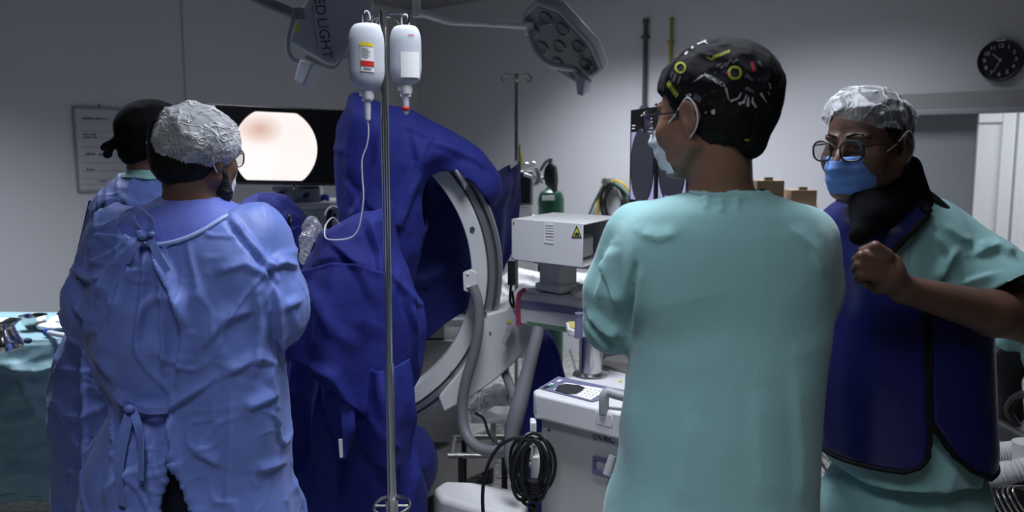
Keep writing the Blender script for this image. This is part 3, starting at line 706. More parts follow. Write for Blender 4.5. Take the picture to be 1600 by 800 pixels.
# ------------------------------------------------------------------ person A: gowned, back to us, white bouffant cap
YA = 2.0
A = thing('person', (P(290, 500, YA).x, YA, 0), 'person in pale blue gown and white bouffant cap, seen from behind', 'person', 'surgical team')
HA = Head(P(305, 246, YA), basis(.40, .92, .06), 1.0)
neckA = P(302, 330, YA)
LA = [(312, 252, 352, YA, .06), (322, 222, 378, YA, .09), (338, 188, 404, YA, .115), (362, 160, 424, YA, .135), (400, 143, 436, YA, .15), (450, 140, 436, YA, .16), (520, 146, 432, YA, .165), (580, 166, 436, YA, .165), (625, 182, 441, YA, .165), (660, 170, 443, YA, .175), (720, 153, 448, YA, .19), (800, 143, 456, YA, .21), (900, 128, 468, YA, .235), (1010, 112, 480, YA, .25)]
feetA = ((P(240, 600, YA).x, YA + .05), (P(350, 600, YA).x, YA + .02))
S = SDF(axis((HA.C.x - .36, HA.C.x + .36, .005)), axis((YA - .2, YA + .5, .006)), axis((.02, 1.35, .015), (1.35, 1.82, .004)))
HA.skull(S, neckA, .056)
S.stack([(z, x, y, rx * .72, ry * .72) for z, x, y, rx, ry in zl(LA[2:9])], .03); S.ell(P(302, 330, YA), (.09, .07, .04), None, .03)
legs(S, P(290, 700, YA).x, YA, .86, feetA)
for sh, el, wr, sd in ((P(185, 375, YA), P(150, 480, YA + .02), P(200, 500, YA + .22), -1), (P(405, 375, YA), P(432, 475, YA + .02), P(440, 455, YA + .28), 1)):
    S.cap(sh, el, .05, .04, .04); S.cap(el, wr, .04, .027, .02); hand(S, wr, (wr - el), (0, .2, 1), sd, .35)
sdf_obj('body', S, 'skin3', A, 1)
trousers(A, P(290, 700, YA).x, YA, .86, feetA, 'navy')
for f in feetA: shoe(A, f[0], f[1], 0, 'shoeb')
# scrub top filling the wide neck of the gown
S = SDF(axis((P(150, 400, YA).x, P(450, 400, YA).x, .008)), axis((YA - .2, YA + .2, .008)), axis((pz(420, YA), pz(298, YA), .005)))
S.stack([(z, x, y, rx - .004, ry - .004) for z, x, y, rx, ry in zl(LA[:7])], .0); S.cap(P(303, 335, YA), P(303, 303, YA), .085, .066, .03)
S.apply(lambda X, Y, Z: Z - pz(304, YA) - (Y - YA) * .12 + X * 0, (-9, -9, -9), (9, 9, 9), 0, 'i'); S.cap(P(303, 330, YA), P(303, 280, YA), .060, .062, .004, 's')
sdf_obj('scrub_top', S, 'gown_in', A, 2, lambda V, N: .003 * ridge(V * [9, 9, 5]))
# the gown
S = SDF(axis((P(90, 500, YA).x, P(490, 500, YA).x, .0055)), axis((YA - .27, YA + .42, .006)), axis((pz(1010, YA) - .01, pz(305, YA), .0055)))
S.stack(zl(LA), .0)
S.ell(P(218, 545, YA - .10), (.075, .065, .125), None, .05); S.ell(P(205, 460, YA - .09), (.07, .06, .10), None, .06)
S.ell(P(350, 470, YA - .10), (.085, .05, .13), None, .08); S.ell(P(360, 620, YA - .10), (.08, .05, .14), None, .08)
for sh, el, wr in ((P(188, 368, YA + .0), P(152, 470, YA - .01), P(205, 510, YA + .29)), (P(402, 372, YA), P(424, 472, YA - .01), P(440, 462, YA + .29))):
    S.cap(sh, el, .078, .083, .03); S.cap(el, wr, .083, .05, .03)
S.ell(P(140, 508, YA), (.032, .05, .035), None, .05); S.ell(P(447, 505, YA), (.032, .05, .035), None, .05)
S.apply(lambda X, Y, Z: np.sqrt(((X - neckA.x + .008) / .134) ** 2 + ((Z - pz(300, YA) + (Y - YA + .13) * .35 - (X - neckA.x) * .16) / .112) ** 2) * .11 - .11, (-9, YA - .3, 1.2), (9, YA + .3, 1.9), .004, 's')
inner = S.F + .014
zt_ = pz(706, YA - .20); slx = P(262, 770, YA - .2).x
X_, Y_, Z_ = S.x[:, None, None], S.y[None, :, None], S.z[None, None, :]
S.F = np.where(Z_ < zt_ + .10, np.maximum(S.F, -inner), S.F).astype(np.float32)
wedge = (np.abs(X_ - slx - (zt_ - Z_) * .06) - (zt_ - Z_) * .26).astype(np.float32) + np.where(Y_ > YA, 9, 0) + np.where(Z_ > zt_, 9, 0)
S.F = np.maximum(S.F, -wedge).astype(np.float32)
crA = [([(222, 372), (180, 392), (128, 420)], 9, .014), ([(215, 378), (165, 425), (150, 470)], 10, .016), ([(222, 382), (190, 440), (172, 500)], 10, .014), ([(228, 384), (222, 450), (214, 540)], 9, .012),
       ([(215, 372), (150, 368), (135, 395)], 8, .010), ([(236, 380), (262, 430), (300, 520)], 8, .016), ([(240, 378), (258, 470), (256, 600)], 9, .020), ([(250, 400), (292, 520)], 7, .010), ([(282, 430), (288, 520), (276, 600)], 8, .012),
       ([(346, 338), (392, 400), (428, 452)], 6, -.010), ([(352, 336), (398, 398), (434, 450)], 7, .008), ([(400, 425), (440, 412), (474, 420)], 9, .012), ([(395, 440), (400, 520), (392, 600)], 10, .010), ([(425, 440), (432, 500), (436, 600)], 9, .014),
       ([(183, 612), (206, 642), (262, 640), (300, 616), (340, 590)], 9, .012), ([(262, 640), (272, 700), (276, 800)], 7, .016), ([(206, 642), (184, 700), (170, 800)], 9, .016), ([(212, 648), (206, 720), (198, 800)], 8, .016), ([(222, 650), (236, 720), (238, 800)], 8, .012),
       ([(165, 500), (150, 560), (180, 600)], 10, .008), ([(300, 560), (352, 500), (400, 480)], 16, .010), ([(340, 592), (400, 560), (436, 575)], 10, .008), ([(360, 600), (356, 700), (350, 800)], 5, .005), ([(380, 640), (430, 615)], 10, .009), ([(300, 700), (345, 728)], 12, .008), ([(395, 735), (450, 720)], 9, .008),
       ([(105, 420), (140, 440), (160, 430)], 8, .010), ([(110, 470), (140, 500), (136, 530)], 8, .012), ([(440, 480), (470, 470)], 8, .008), ([(330, 430), (380, 415), (420, 440)], 10, .007)]
def dA(V, N):
    px, py = proj(V); f = np.clip(-N[:, 1] * 2 + .3, 0, 1)
    w_ = V + .05 * np.stack([vnoise(V * 5), vnoise(V * 5 + 9), vnoise(V * 5 + 31)], 1)
    d = .011 * (ridge(w_ * [4.5, 4.5, 2.2]) - .3) + crumple(V, 3, .0095) + .002 * ridge(w_ * [13, 13, 9] + 5)
    return d + 1.35 * f * seg_crease(px, py, crA)
gA = sdf_obj('surgical_gown', S, 'gown', A, 1, dA)
# neck binding, bow and the waist tie
mb = MB(); nb = []
for k in range(33):
    a = -PI + PI * k / 32; x = neckA.x - .008 + .134 * math.cos(a); z = pz(300, YA) + .112 * math.sin(a)
    q = Vector((x, 0, z)); L_ = np.array(sorted(zl(LA))); cx, ry, rx = [float(smooth_interp(np.array([min(z, L_[-1, 0])]), L_[:, 0], L_[:, i])[0]) for i in (1, 4, 3)]
    u = min(.98, abs(x - cx) / rx); q.y = YA - ry * (1 - u ** 2.4) ** (1 / 2.4) - .002; q.z += .16 * (q.x - neckA.x) - .35 * (q.y - YA + .13); q.y -= .005; nb.append(q)
nb = nb[2:-2]
mb.tube(nb, .0055, 8); mb.build('neck_binding', 'trim', gA)
yk = YA - .158
K = P(226, 368, yk)
ribbon([K, P(210, 350, yk - .02), P(206, 332, yk - .02), P(216, 328, yk - .025), P(236, 345, yk - .015), P(232, 362, yk - .01)], .012, parent=gA, up=(0, 1, 0), name='tie')
ribbon([K, P(216, 380, yk - .012), P(207, 392, yk - .02), P(198, 410, yk - .018)], .016, parent=gA, up=(.2, 1, 0), name='tie')
ribbon([K, P(238, 380, yk - .014), P(248, 402, yk - .02), P(262, 424, yk - .02)], .017, parent=gA, up=(-.2, 1, 0), name='tie')
mb = MB(); mb.ell(K + Vector((0, -.012, 0)), (.014, .010, .009), None, 14); mb.ell(P(217, 364, yk - .012), (.010, .008, .008), None, 12); mb.ell(P(236, 366, yk - .012), (.009, .008, .007), None, 12); mb.build('knot', 'gown', gA)
yk = YA - .185; K = P(206, 636, yk)
ribbon([K, P(190, 624, yk - .01), P(180, 610, yk + .01)], .022, parent=gA, up=(0, 1, 0)); ribbon([K, P(196, 670, yk - .015), P(186, 730, yk - .02), P(190, 790, yk - .02)], .022, parent=gA, up=(0, 1, .1), twist=lambda t: .5 * math.sin(t * 5))
ribbon([K, P(214, 660, yk - .02), P(221, 700, yk - .03), P(219, 750, yk - .03)], .018, parent=gA, up=(.3, 1, 0), twist=lambda t: .4 * math.sin(t * 6)); ribbon([K, P(235, 642, yk - .012), P(262, 640, yk)], .016, parent=gA, up=(0, 1, 0))
mb = MB(); mb.ell(K + Vector((0, -.012, 0)), (.012, .010, .010), None, 14); mb.build('knot', 'gown', gA)
# hair, beard, cap
S = SDF(axis((HA.C.x - .13, HA.C.x + .13, .005)), axis((YA - .14, YA + .16, .005)), axis((HA.C.z - .13, HA.C.z + .14, .005)))
HA.e(S, (0, -.020, .036), (.081, .100, .090)); HA.e(S, (0, -.04, -.02), (.066, .072, .055), .03)
HA.e(S, (0, .10, -.01), (.085, .10, .085), .01, 's')
for q in (-1, 1): HA.e(S, (q * .09, -.01, -.002), (.022, .026, .034), .006, 's')
sdf_obj('hair', S, 'hair', A, 1, lambda V, N: .0015 * vnoise(V * 150))
S = SDF(axis((HA.C.x - .13, HA.C.x + .16, .005)), axis((YA - .1, YA + .2, .005)), axis((HA.C.z - .16, HA.C.z + .02, .005)))
for q in (-1, 1): HA.c(S, (q * .070, .012, -.035), (q * .058, .03, -.085), .014, .018, .02); HA.c(S, (q * .058, .03, -.085), (0, .085, -.105), .018, .020, .02)
sdf_obj('beard', S, 'beard', A, 1, lambda V, N: .003 * vnoise(V * 130))
face_mask(HA, A, 'mask_w'); glasses(HA, A, mt='steel')
def bouffant(root, C, r, R, cut, mt, name='bouffant_cap', amp=.006, band=True, lab=None, freq=24):
    """cut = (point, normal) : keeps the side the normal points to"""
    c = Vector(C); m_ = max(r) + .03
    S = SDF(axis((c.x - m_, c.x + m_, .004)), axis((c.y - m_, c.y + m_, .004)), axis((c.z - m_, c.z + m_, .004))); S.ell(c, r, R, .01)
    p, n = Vector(cut[0]), Vector(cut[1]).normalized()
    def disp(V, N):
        L = (V - np.array(c)) @ np.array(R); L = L / np.array(r); az = np.arctan2(L[:, 1], L[:, 0]); hgt = (V - np.array(p)) @ np.array(n)
        w0 = V + .03 * np.stack([vnoise(V * 12), vnoise(V * 12 + 9), vnoise(V * 12 + 31)], 1)
        ed = np.clip(1 - hgt / .05, 0, 1)
        return amp * (1.2 * thin(w0 * [13, 13, 22], .3) + 1.1 * thin(w0 * [26, 26, 18] + 7, .3) + .5 * thin(w0 * 50 + 3, .3)) + ed * .002 * np.sin(az * freq * 2.5) - .010 * ed ** 2
    V, Fq = S.mesh(); V = relax(V, Fq, 3); h_ = (V[Fq].mean(1) - np.array(p)) @ np.array(n); Fq = Fq[h_ > 0]
    us = np.unique(Fq); mp = np.full(len(V), -1); mp[us] = np.arange(len(us)); V = V[us]; Fq = mp[Fq]
    V = V + normals(V, Fq) * disp(V, None)[:, None]; o = link(name, np_mesh(name, V, Fq), mt, root, ang=0, solid=.0008)
    if lab: o['label'] = lab
    return o
bouffant(A, P(306, 219, YA - .02), (.090, .110, .086), basis(.3, .95, 0), (P(306, 277, YA), (-.02, .20, 1)), 'bouffant')

# ------------------------------------------------------------------ person B: behind, black hood
YB = 2.74
B = thing('person', (P(235, 500, YB).x, YB, 0), 'person in black surgical hood and blue gown, half hidden at left', 'person', 'surgical team')
HB = Head(P(246, 223, YB), basis(.9, .45, .1), 1.07); neckB = P(238, 285, YB)
LB = [(272, 205, 275, YB, .07), (284, 182, 300, YB, .10), (305, 160, 322, YB, .13), (350, 144, 335, YB, .15), (420, 134, 340, YB, .16), (500, 118, 340, YB, .17), (560, 98, 338, YB, .18), (610, 90, 335, YB, .19), (690, 92, 335, YB, .2), (780, 98, 335, YB, .21), (880, 100, 335, YB, .22)]
feetB = ((P(160, 600, YB).x, YB), (P(270, 600, YB).x, YB + .05))
S = SDF(axis((HB.C.x - .34, HB.C.x + .34, .007)), axis((YB - .2, YB + .45, .007)), axis((.02, 1.35, .018), (1.35, 1.85, .006)))
HB.skull(S, neckB); S.stack([(z, x, y, rx * .72, ry * .72) for z, x, y, rx, ry in zl(LB[:8])], .04); legs(S, P(225, 700, YB).x, YB, .86, feetB)
for sh, el, wr, sd in ((P(170, 350, YB), P(150, 450, YB + .05), P(215, 460, YB + .25), -1), (P(300, 350, YB), P(325, 450, YB + .05), P(330, 440, YB + .28), 1)):
    S.cap(sh, el, .05, .04, .04); S.cap(el, wr, .04, .027, .02); hand(S, wr, (wr - el), (0, .2, 1), sd, .35)
sdf_obj('body', S, 'skin', B, 1)
trousers(B, P(225, 700, YB).x, YB, .86, feetB, 'scrub', .014)
for f in feetB: shoe(B, f[0], f[1], .3, 'shoe')
S = SDF(axis((P(80, 500, YB).x, P(350, 500, YB).x, .007)), axis((YB - .26, YB + .36, .008)), axis((pz(880, YB) - .01, pz(268, YB), .007)))
S.stack(zl(LB), 0)
for sh, el, wr in ((P(180, 335, YB), P(162, 440, YB), P(215, 465, YB + .25)), (P(300, 335, YB), P(318, 440, YB), P(330, 445, YB + .26))): S.cap(sh, el, .072, .075, .03); S.cap(el, wr, .075, .05, .03)
S.cap(neckB, P(240, 262, YB), .068, .07, .006, 's')
crB = [([(126, 520), (128, 640), (130, 800)], 5, .010), ([(88, 578), (160, 585)], 5, .008), ([(95, 650), (125, 655), (160, 635)], 6, .009), ([(95, 735), (130, 745), (150, 742)], 6, .010), ([(165, 300), (170, 340), (150, 380)], 8, .012), ([(190, 300), (205, 330), (195, 350)], 8, .008), ([(150, 330), (180, 340), (200, 335)], 6, .008), ([(126, 655), (100, 690)], 6, .006), ([(126, 655), (160, 640)], 6, .006)]
def dB(V, N):
    px, py = proj(V); f = np.clip(-N[:, 1] * 2 + .3, 0, 1); w_ = V + .05 * np.stack([vnoise(V * 5), vnoise(V * 5 + 9), vnoise(V * 5 + 31)], 1)
    return .008 * (ridge(w_ * [5, 5, 2.2] + 40) - .3) + crumple(V, 40, .006) + .002 * ridge(w_ * 14 + 5) + f * seg_crease(px, py, crB)
gB = sdf_obj('surgical_gown', S, 'gown', B, 2, dB)
S = SDF(axis((HB.C.x - .16, HB.C.x + .14, .005)), axis((YB - .14, YB + .14, .005)), axis((pz(300, YB), pz(255, YB), .005)))
S.stack([(z, x, y, rx + .010, ry + .010) for z, x, y, rx, ry in zl([(262, 212, 262, YB, .055)] + LB[:3])], 0); S.apply(lambda X, Y, Z: pz(279, YB) - Z - (X - HB.C.x) * .05 + Y * 0, (-9, -9, -9), (9, 9, 9), 0, 'i'); S.cap(P(240, 300, YB), P(238, 266, YB), .085, .072, .02); S.cap(neckB, P(240, 240, YB), .060, .06, .003, 's')
S.apply(lambda X, Y, Z: Z - pz(266, YB) + (X - HB.C.x) * .2 + Y * 0, (-9, -9, -9), (9, 9, 9), 0, 'i')
sdf_obj('scrub_top', S, 'scrub', B, 1, lambda V, N: .002 * ridge(V * 14))
S = SDF(axis((HB.C.x - .12, HB.C.x + .12, .005)), axis((YB - .12, YB + .12, .005)), axis((pz(290, YB), pz(235, YB), .005)))
S.cap(P(240, 282, YB), P(244, 246, YB), .070, .066, .02); S.cap(P(240, 282, YB), P(240, 236, YB), .059, .055, .003, 's')
S.apply(lambda X, Y, Z: Z - pz(246, YB) + (X - HB.C.x) * .3 + Y * 0, (-9, -9, -9), (9, 9, 9), 0, 'i')
ob = sdf_obj('thyroid_collar', S, 'collar', B, 1, lambda V, N: .002 * ridge(V * 14))
S = SDF(axis((HB.C.x - .18, HB.C.x + .14, .004)), axis((YB - .14, YB + .14, .004)), axis((HB.C.z - .12, HB.C.z + .15, .004)))
HB.e(S, (0, -.016, .036), (.088, .108, .092)); HB.e(S, (0, -.045, -.025), (.066, .066, .06), .03); HB.c(S, (0, -.115, -.010), (0, -.14, -.022), .014, .010, .012); HB.c(S, (0, -.12, -.014), (.004, -.135, -.048), .010, .012, .006); HB.c(S, (.0, -.12, -.01), (-.02, -.145, -.03), .008, .011, .006)
HB.e(S, (0, .125, -.05), (.09, .085, .10), .01, 's')
sdf_obj('surgical_hood', S, 'hood', B, 1, lambda V, N: .002 * ridge(V * 22))
face_mask(HB, B, 'mask_b'); HB.eyes(B)
mb = MB(); yy = YB + .04
mb.add(catmull([P(140, 313, yy), P(163, 318, yy + .01)], 1) + [P(165, 400, yy + .03), P(118, 402, yy + .02)], [(0, 1, 2, 3)])
mb.v = [tuple(P(139, 312, yy)), tuple(P(168, 318, yy + .02)), tuple(P(172, 420, yy + .02)), tuple(P(114, 420, yy))]
ob = mb.build('lead_apron', mat('blue_apron_edge', (.025, .06, .33), .5), B, solid=.01, bevel=.003)

# ------------------------------------------------------------------ person D: mint scrubs, black printed cap, arms crossed
YD = 1.62
D = thing('person', (P(1120, 500, YD).x, YD, 0), 'person in mint scrubs and black printed cap, seen from behind', 'person', 'surgical team')
HD = Head(P(1106, 186, YD), basis(-.70, .71, .08), 1.02); neckD = P(1126, 315, YD)
LD = [(300, 1078, 1192, YD, .062), (306, 1058, 1212, YD, .085), (320, 1020, 1250, YD, .11), (345, 985, 1280, YD, .125), (380, 968, 1296, YD, .135), (430, 968, 1300, YD, .14), (500, 978, 1296, YD, .145), (580, 983, 1284, YD, .15), (660, 974, 1276, YD, .155), (740, 964, 1272, YD, .16), (785, 950, 1271, YD, .165), (860, 940, 1274, YD, .17)]
feetD = ((P(1040, 600, YD).x, YD + .03), (P(1180, 600, YD).x, YD))
S = SDF(axis((HD.C.x - .30, HD.C.x + .32, .0045)), axis((YD - .18, YD + .40, .005)), axis((.02, 1.2, .02), (1.2, 1.80, .004)))
HD.skull(S, neckD, .054); S.stack([(z, x, y, rx * .78, ry * .78) for z, x, y, rx, ry in zl(LD[2:9])], .03); S.ell(P(1130, 325, YD), (.075, .06, .04), None, .03); legs(S, P(1115, 700, YD).x, YD, .84, feetD)
armsD = ((P(1000, 385, YD), P(975, 515, YD + .05), P(1080, 480, YD + .26), -1), (P(1262, 385, YD), P(1265, 500, YD + .05), P(1150, 470, YD + .24), 1))
for sh, el, wr, sd in armsD:
    S.cap(sh, el, .05, .042, .04); S.cap(el, wr, .042, .027, .02); hand(S, wr, (wr - el), (0, 1, .1), sd, .45)
sdf_obj('body', S, 'skin', D, 1)
trousers(D, P(1115, 700, YD).x, YD, .84, feetD, 'scrub', .014)
for f in feetD: shoe(D, f[0], f[1], 0, 'shoe')
S = SDF(axis((P(900, 500, YD).x, P(1325, 500, YD).x, .005)), axis((YD - .2, YD + .33, .006)), axis((pz(862, YD) - .01, pz(292, YD), .005)))
S.stack(zl(LD), 0, n=2.3)
S.ell(P(1180, 400, YD - .07), (.10, .05, .10), None, .08); S.ell(P(1050, 400, YD - .07), (.09, .05, .10), None, .08)
S.cap(P(1000, 372, YD), P(972, 455, YD + .01), .068, .070, .03); S.cap(P(972, 455, YD + .01), P(962, 505, YD + .03), .070, .062, .02)
S.cap(P(1255, 372, YD), P(1262, 450, YD + .01), .062, .060, .04); S.cap(P(1262, 450, YD + .01), P(1250, 510, YD + .08), .058, .055, .03)
S.cap(P(962, 500, YD + .01), P(958, 520, YD + .05), .050, .046, .015)
el = armsD[0][1]; wr = armsD[0][2]; S.cap(el + (wr - el) * .05, wr, .044, .036, .006, 's')
S.cap(neckD, P(1120, 270, YD), .066, .072, .006, 's')
crD = [([(992, 400), (984, 450), (980, 520)], 8, -.012), ([(998, 405), (995, 470), (988, 540)], 10, .008), ([(955, 380), (945, 430), (935, 470)], 9, .008), ([(945, 400), (958, 450), (972, 480)], 8, .010), ([(918, 480), (945, 515), (968, 528)], 6, .012), ([(915, 500), (940, 535), (958, 552)], 6, .008), ([(1000, 365), (1030, 375), (1060, 365)], 12, .006),
       ([(1076, 310), (1130, 318), (1190, 308)], 5, .005), ([(1230, 350), (1270, 390), (1290, 440)], 12, .006), ([(1100, 304), (1102, 330)], 6, .006), ([(1122, 304), (1126, 335)], 6, .006), ([(1150, 304), (1150, 332)], 6, .006), ([(1240, 560), (1250, 700), (1250, 800)], 24, .006), ([(985, 600), (975, 700), (950, 800)], 16, .008), ([(1080, 640), (1060, 800)], 30, .005), ([(1180, 600), (1190, 800)], 30, .005)]
def dD(V, N):
    px, py = proj(V); f = np.clip(-N[:, 1] * 2 + .3, 0, 1); w_ = V + .05 * np.stack([vnoise(V * 4), vnoise(V * 4 + 9), vnoise(V * 4 + 31)], 1)
    sl = np.clip((1015 - px) / 40, 0, 1)
    return .005 * vnoise(w_ * [6, 6, 2]) + (.0035 + .006 * sl) * (ridge(w_ * [9, 9, 7] + 11) - .4) * (.35 + .65 * sl) + f * (1 + .7 * sl) * seg_crease(px, py, crD)
sD = sdf_obj('scrub_top', S, 'scrub', D, 2, dD)
mb = MB(); mb.tube([P(1079, 300, YD - .05), P(1095, 303, YD - .078), P(1130, 306, YD - .088), P(1165, 304, YD - .078), P(1184, 300, YD - .05)], .004, 8, sm=6); mb.build('neckband', 'scrub', sD)
S = SDF(axis((HD.C.x - .13, HD.C.x + .16, .004)), axis((YD - .14, YD + .16, .004)), axis((HD.C.z - .12, HD.C.z + .12, .004)))
HD.e(S, (0, -.018, .036), (.082, .101, .090)); HD.e(S, (0, -.045, -.018), (.066, .066, .050), .03); HD.e(S, (0, .10, -.01), (.085, .10, .085), .01, 's')
for q in (-1, 1): HD.e(S, (q * .09, -.006, -.002), (.024, .026, .036), .006, 's')
sdf_obj('hair', S, 'hair', D, 1, lambda V, N: .0015 * vnoise(V * 150))
cc = P(1121, 146, YD + .01)
S = SDF(axis((cc.x - .15, cc.x + .15, .004)), axis((cc.y - .16, cc.y + .16, .004)), axis((cc.z - .17, cc.z + .14, .004)))
S.ell(cc, (.108, .118, .104), basis(-.7, .7), .01); S.ell(P(1165, 150, YD - .01), (.055, .075, .082), None, .05); S.ell(P(1140, 205, YD - .03), (.060, .060, .055), None, .04); S.cap(P(1150, 222, YD - .05), P(1170, 228, YD - .05), .025, .020, .03)
F0 = S.F.copy()
nv = Vector((.60, -.10, .80)).normalized(); pp = P(1040, 152, YD + .02)
S.apply(lambda X, Y, Z: -((X - pp.x) * nv.x + (Y - pp.y) * nv.y + (Z - pp.z) * nv.z), (-9, -9, -9), (9, 9, 9), 0, 'i')
for q in (-1,): HD.e(S, (q * .088, .006, -.012), (.04, .032, .042), .008, 's')
def dcap(V, N):
    w_ = V + .03 * np.stack([vnoise(V * 9), vnoise(V * 9 + 9), vnoise(V * 9 + 31)], 1); return .0035 * ridge(w_ * 17) + .002 * ridge(w_ * 40) - .002
cp = sdf_obj('surgical_cap', S, 'capblk', D, 2, dcap); cp['label'] = 'black cap printed with white and yellow lettering'
# lettering and badges on the cap, wrapped on its surface
from mathutils.bvhtree import BVHTree
def surface_of(ob):
    me = ob.data; w_ = Vector((0, 0, 0)); q = ob
    while q is not None: w_ += q.location; q = q.parent
    return BVHTree.FromPolygons([v.co + w_ for v in me.vertices], [tuple(p.vertices) for p in me.polygons])
bt = surface_of(cp); camp = Vector((0, 0, CAM_H))
def on_cap(px, py, lift=.0012):
    d = (P(px, py, 2) - camp).normalized(); h = bt.ray_cast(camp, d)
    if h[0] is None:
        h = bt.find_nearest(P(px, py, YD)); 
        return h[0] + h[1] * lift
    n = h[1] if h[1].dot(d) < 0 else -h[1]
    return h[0] + n * lift
def cap_text(body, px, py, ang, size, mt, bold=True, shear=0):
    ca, sa = math.cos(ang), math.sin(ang)
    def f(x, y, z):
        x = x + shear * y; u = x * ca - y * sa; v = x * sa + y * ca; p = on_cap(px + u, py - v, .0018 + z * .0); return p
    return text_mesh('printed_lettering', body, size, mt, (0, 0, 0), (1, 0, 0), (0, 1, 0), cp, depth=.0, bold=bold, curve=f)
pw, pyel, pgr, pred = mat('print_white', (.42, .42, .42), .8), mat('print_yellow', (.30, .33, .02), .8), mat('print_grey', (.09, .09, .10), .8), mat('print_red', (.35, .01, .03), .8)
cap_text('METALLICA', 1117, 126, -.50, 7.4, pw)
def cap_bars(bars, mt_):
    """printed strokes on the cloth: (x0, y0, x1, y1, width at start, width at end)"""
    mb = MB()
    for x0, y0, x1, y1, wa, wb in bars:
        L = math.hypot(x1 - x0, y1 - y0); nx, ny = -(y1 - y0) / L, (x1 - x0) / L; a, b_ = [], []
        for k in range(7):
            t = k / 6; w_ = (wa + (wb - wa) * t) / 2; x, y = x0 + (x1 - x0) * t, y0 + (y1 - y0) * t; a.append(on_cap(x + nx * w_, y + ny * w_, .0017)); b_.append(on_cap(x - nx * w_, y - ny * w_, .0017))
        mb.grid([a, b_])
    mb.build('printed_mark', mt_, cp, smooth=False)
cap_bars([(1084, 128, 1099, 118, .6, 3), (1134, 137, 1139, 156, 3.5, 1)], pw)
cap_bars([(1141, 158, 1154, 153, 4, 2.5), (1154, 153, 1158, 145, 2.5, 1.5), (1154, 163, 1163, 158, 5, 3), (1161, 162, 1166, 148, 4, 1.5), (1168, 166, 1169, 151, 5, 2), (1181, 168, 1175, 159, 3, 4), (1175, 160, 1176, 152, 3, 1.5)], pw)
cap_bars([(1188, 146, 1197, 160, 4, 1), (1201, 130, 1203, 139, 2, 3), (1199, 143, 1202, 149, 2, 1)], pw)
cap_bars([(1090, 70, 1104, 64, 2.5, 2), (1100, 66, 1106, 69, 2, 1), (1071, 86, 1075, 81, 4, 3), (1081, 74, 1084, 76, 3, 4)], pw)
cap_bars([(1074, 148, 1078, 160, 4, 3), (1077, 146, 1080, 150, 1.5, 4), (1112, 176, 1118, 174, 6, 8), (1103, 175, 1104, 176, 3, 3), (1085, 166, 1087, 168, 3, 3)], pw)
cap_bars([(1104, 89, 1112, 93, 3, 2)] + [(1113 + k * 4.1, 94 - k * 1.7, 1116 + k * 4.0, 87 - k * 1.4, 1.9, 2.1) for k in range(7)], pyel)
cap_bars([(1043 + k * 2.3, 134 + k * 3.0, 1047 + k * 2.2, 127 + k * 3.2, 2.2, 2.0) for k in range(7)], pyel)
cap_bars([(1048, 121, 1052, 113, 3, 2), (1053, 127, 1057, 115, 3, 3), (1060, 131, 1064, 119, 3, 2), (1120, 104, 1128, 99, 2.5, 2), (1126, 107, 1135, 98, 3, 2), (1134, 104, 1143, 92, 4, 3), (1144, 98, 1152, 94, 4, 3), (1085, 150, 1102, 160, 10, 9), (1164, 117, 1176, 126, 7, 3), (1165, 138, 1177, 144, 5, 4), (1184, 96, 1190, 104, 5, 3)], pgr)
cap_bars([(1174, 97, 1178, 112, 5, 5), (1058, 90, 1060, 81, 5, 3), (1136, 115, 1140, 113, 3, 3)], pred)
cap_bars([(1163, 218, 1170, 219, 2.5, 3)], pyel)
pbl = mat('print_blue', (.04, .06, .10), .8); cap_bars([(1136, 182, 1147, 176, 5, 4), (1147, 176, 1157, 184, 4, 5), (1146, 184, 1150, 190, 4, 2)], pbl)
for (px, py, rr, mt_) in ((1064, 106, 9, pyel), (1148, 114, 11, pyel)):
    mb = MB(); ro = [on_cap(px + rr * math.cos(2 * PI * k / 28), py + rr * math.sin(2 * PI * k / 28), .0016) for k in range(28)]; ri = [on_cap(px + rr * .66 * math.cos(2 * PI * k / 28), py + rr * .66 * math.sin(2 * PI * k / 28), .0016) for k in range(28)]
    mb.grid([ro + [ro[0]], ri + [ri[0]]]); mb.build('badge_ring', mt_, cp, smooth=False)
glasses(HD, D, lab='dark framed glasses', y=.118); face_mask(HD, D, 'mask_w', 'white surgical mask'); HD.eyes(D)

# ------------------------------------------------------------------ person E: lead apron, facing left
YE = 1.86
E = thing('person', (P(1410, 500, YE).x, YE, 0), 'person in dark blue lead apron and blue mask, hand on chest', 'person', 'surgical team')
HE = Head(P(1354, 231, 1.79), basis(-.80, -.60, .10), .98); neckE = P(1392, 330, YE)
LE = [(305, 1345, 1445, YE, .075), (318, 1325, 1468, YE, .11), (338, 1303, 1495, YE, .14), (375, 1292, 1518, YE, .16), (440, 1289, 1520, YE, .17), (500, 1282, 1518, YE, .175), (560, 1276, 1520, YE, .18), (640, 1280, 1522, YE, .18), (720, 1290, 1523, YE, .18), (790, 1302, 1512, YE, .18), (830, 1304, 1504, YE, .18)]
ins = lambda L, a: [(py, xl + a, xr - a, Y, ry - a / 750) for py, xl, xr, Y, ry in L]
feetE = ((P(1370, 600, YE).x, YE), (P(1465, 600, YE).x, YE + .08))
S = SDF(axis((HE.C.x - .17, P(1640, 500, YE).x, .0045)), axis((YE - .42, YE + .25, .0045)), axis((.02, 1.15, .02), (1.15, 1.80, .004)))
HE.skull(S, neckE, .060); S.stack([(z, x, y, rx * .74, ry * .74) for z, x, y, rx, ry in zl(LE[:9])], .04); legs(S, P(1417, 700, YE).x, YE, .84, feetE)
shE, elE, wrE = P(1480, 385, YE - .06), P(1622, 508, YE - .16), P(1412, 452, YE - .27)
S.cap(shE, elE, .052, .045, .03); S.cap(elE, elE + (wrE - elE) * .35, .044, .045, .02); S.cap(elE + (wrE - elE) * .35, wrE, .045, .027, .02, fl=None)
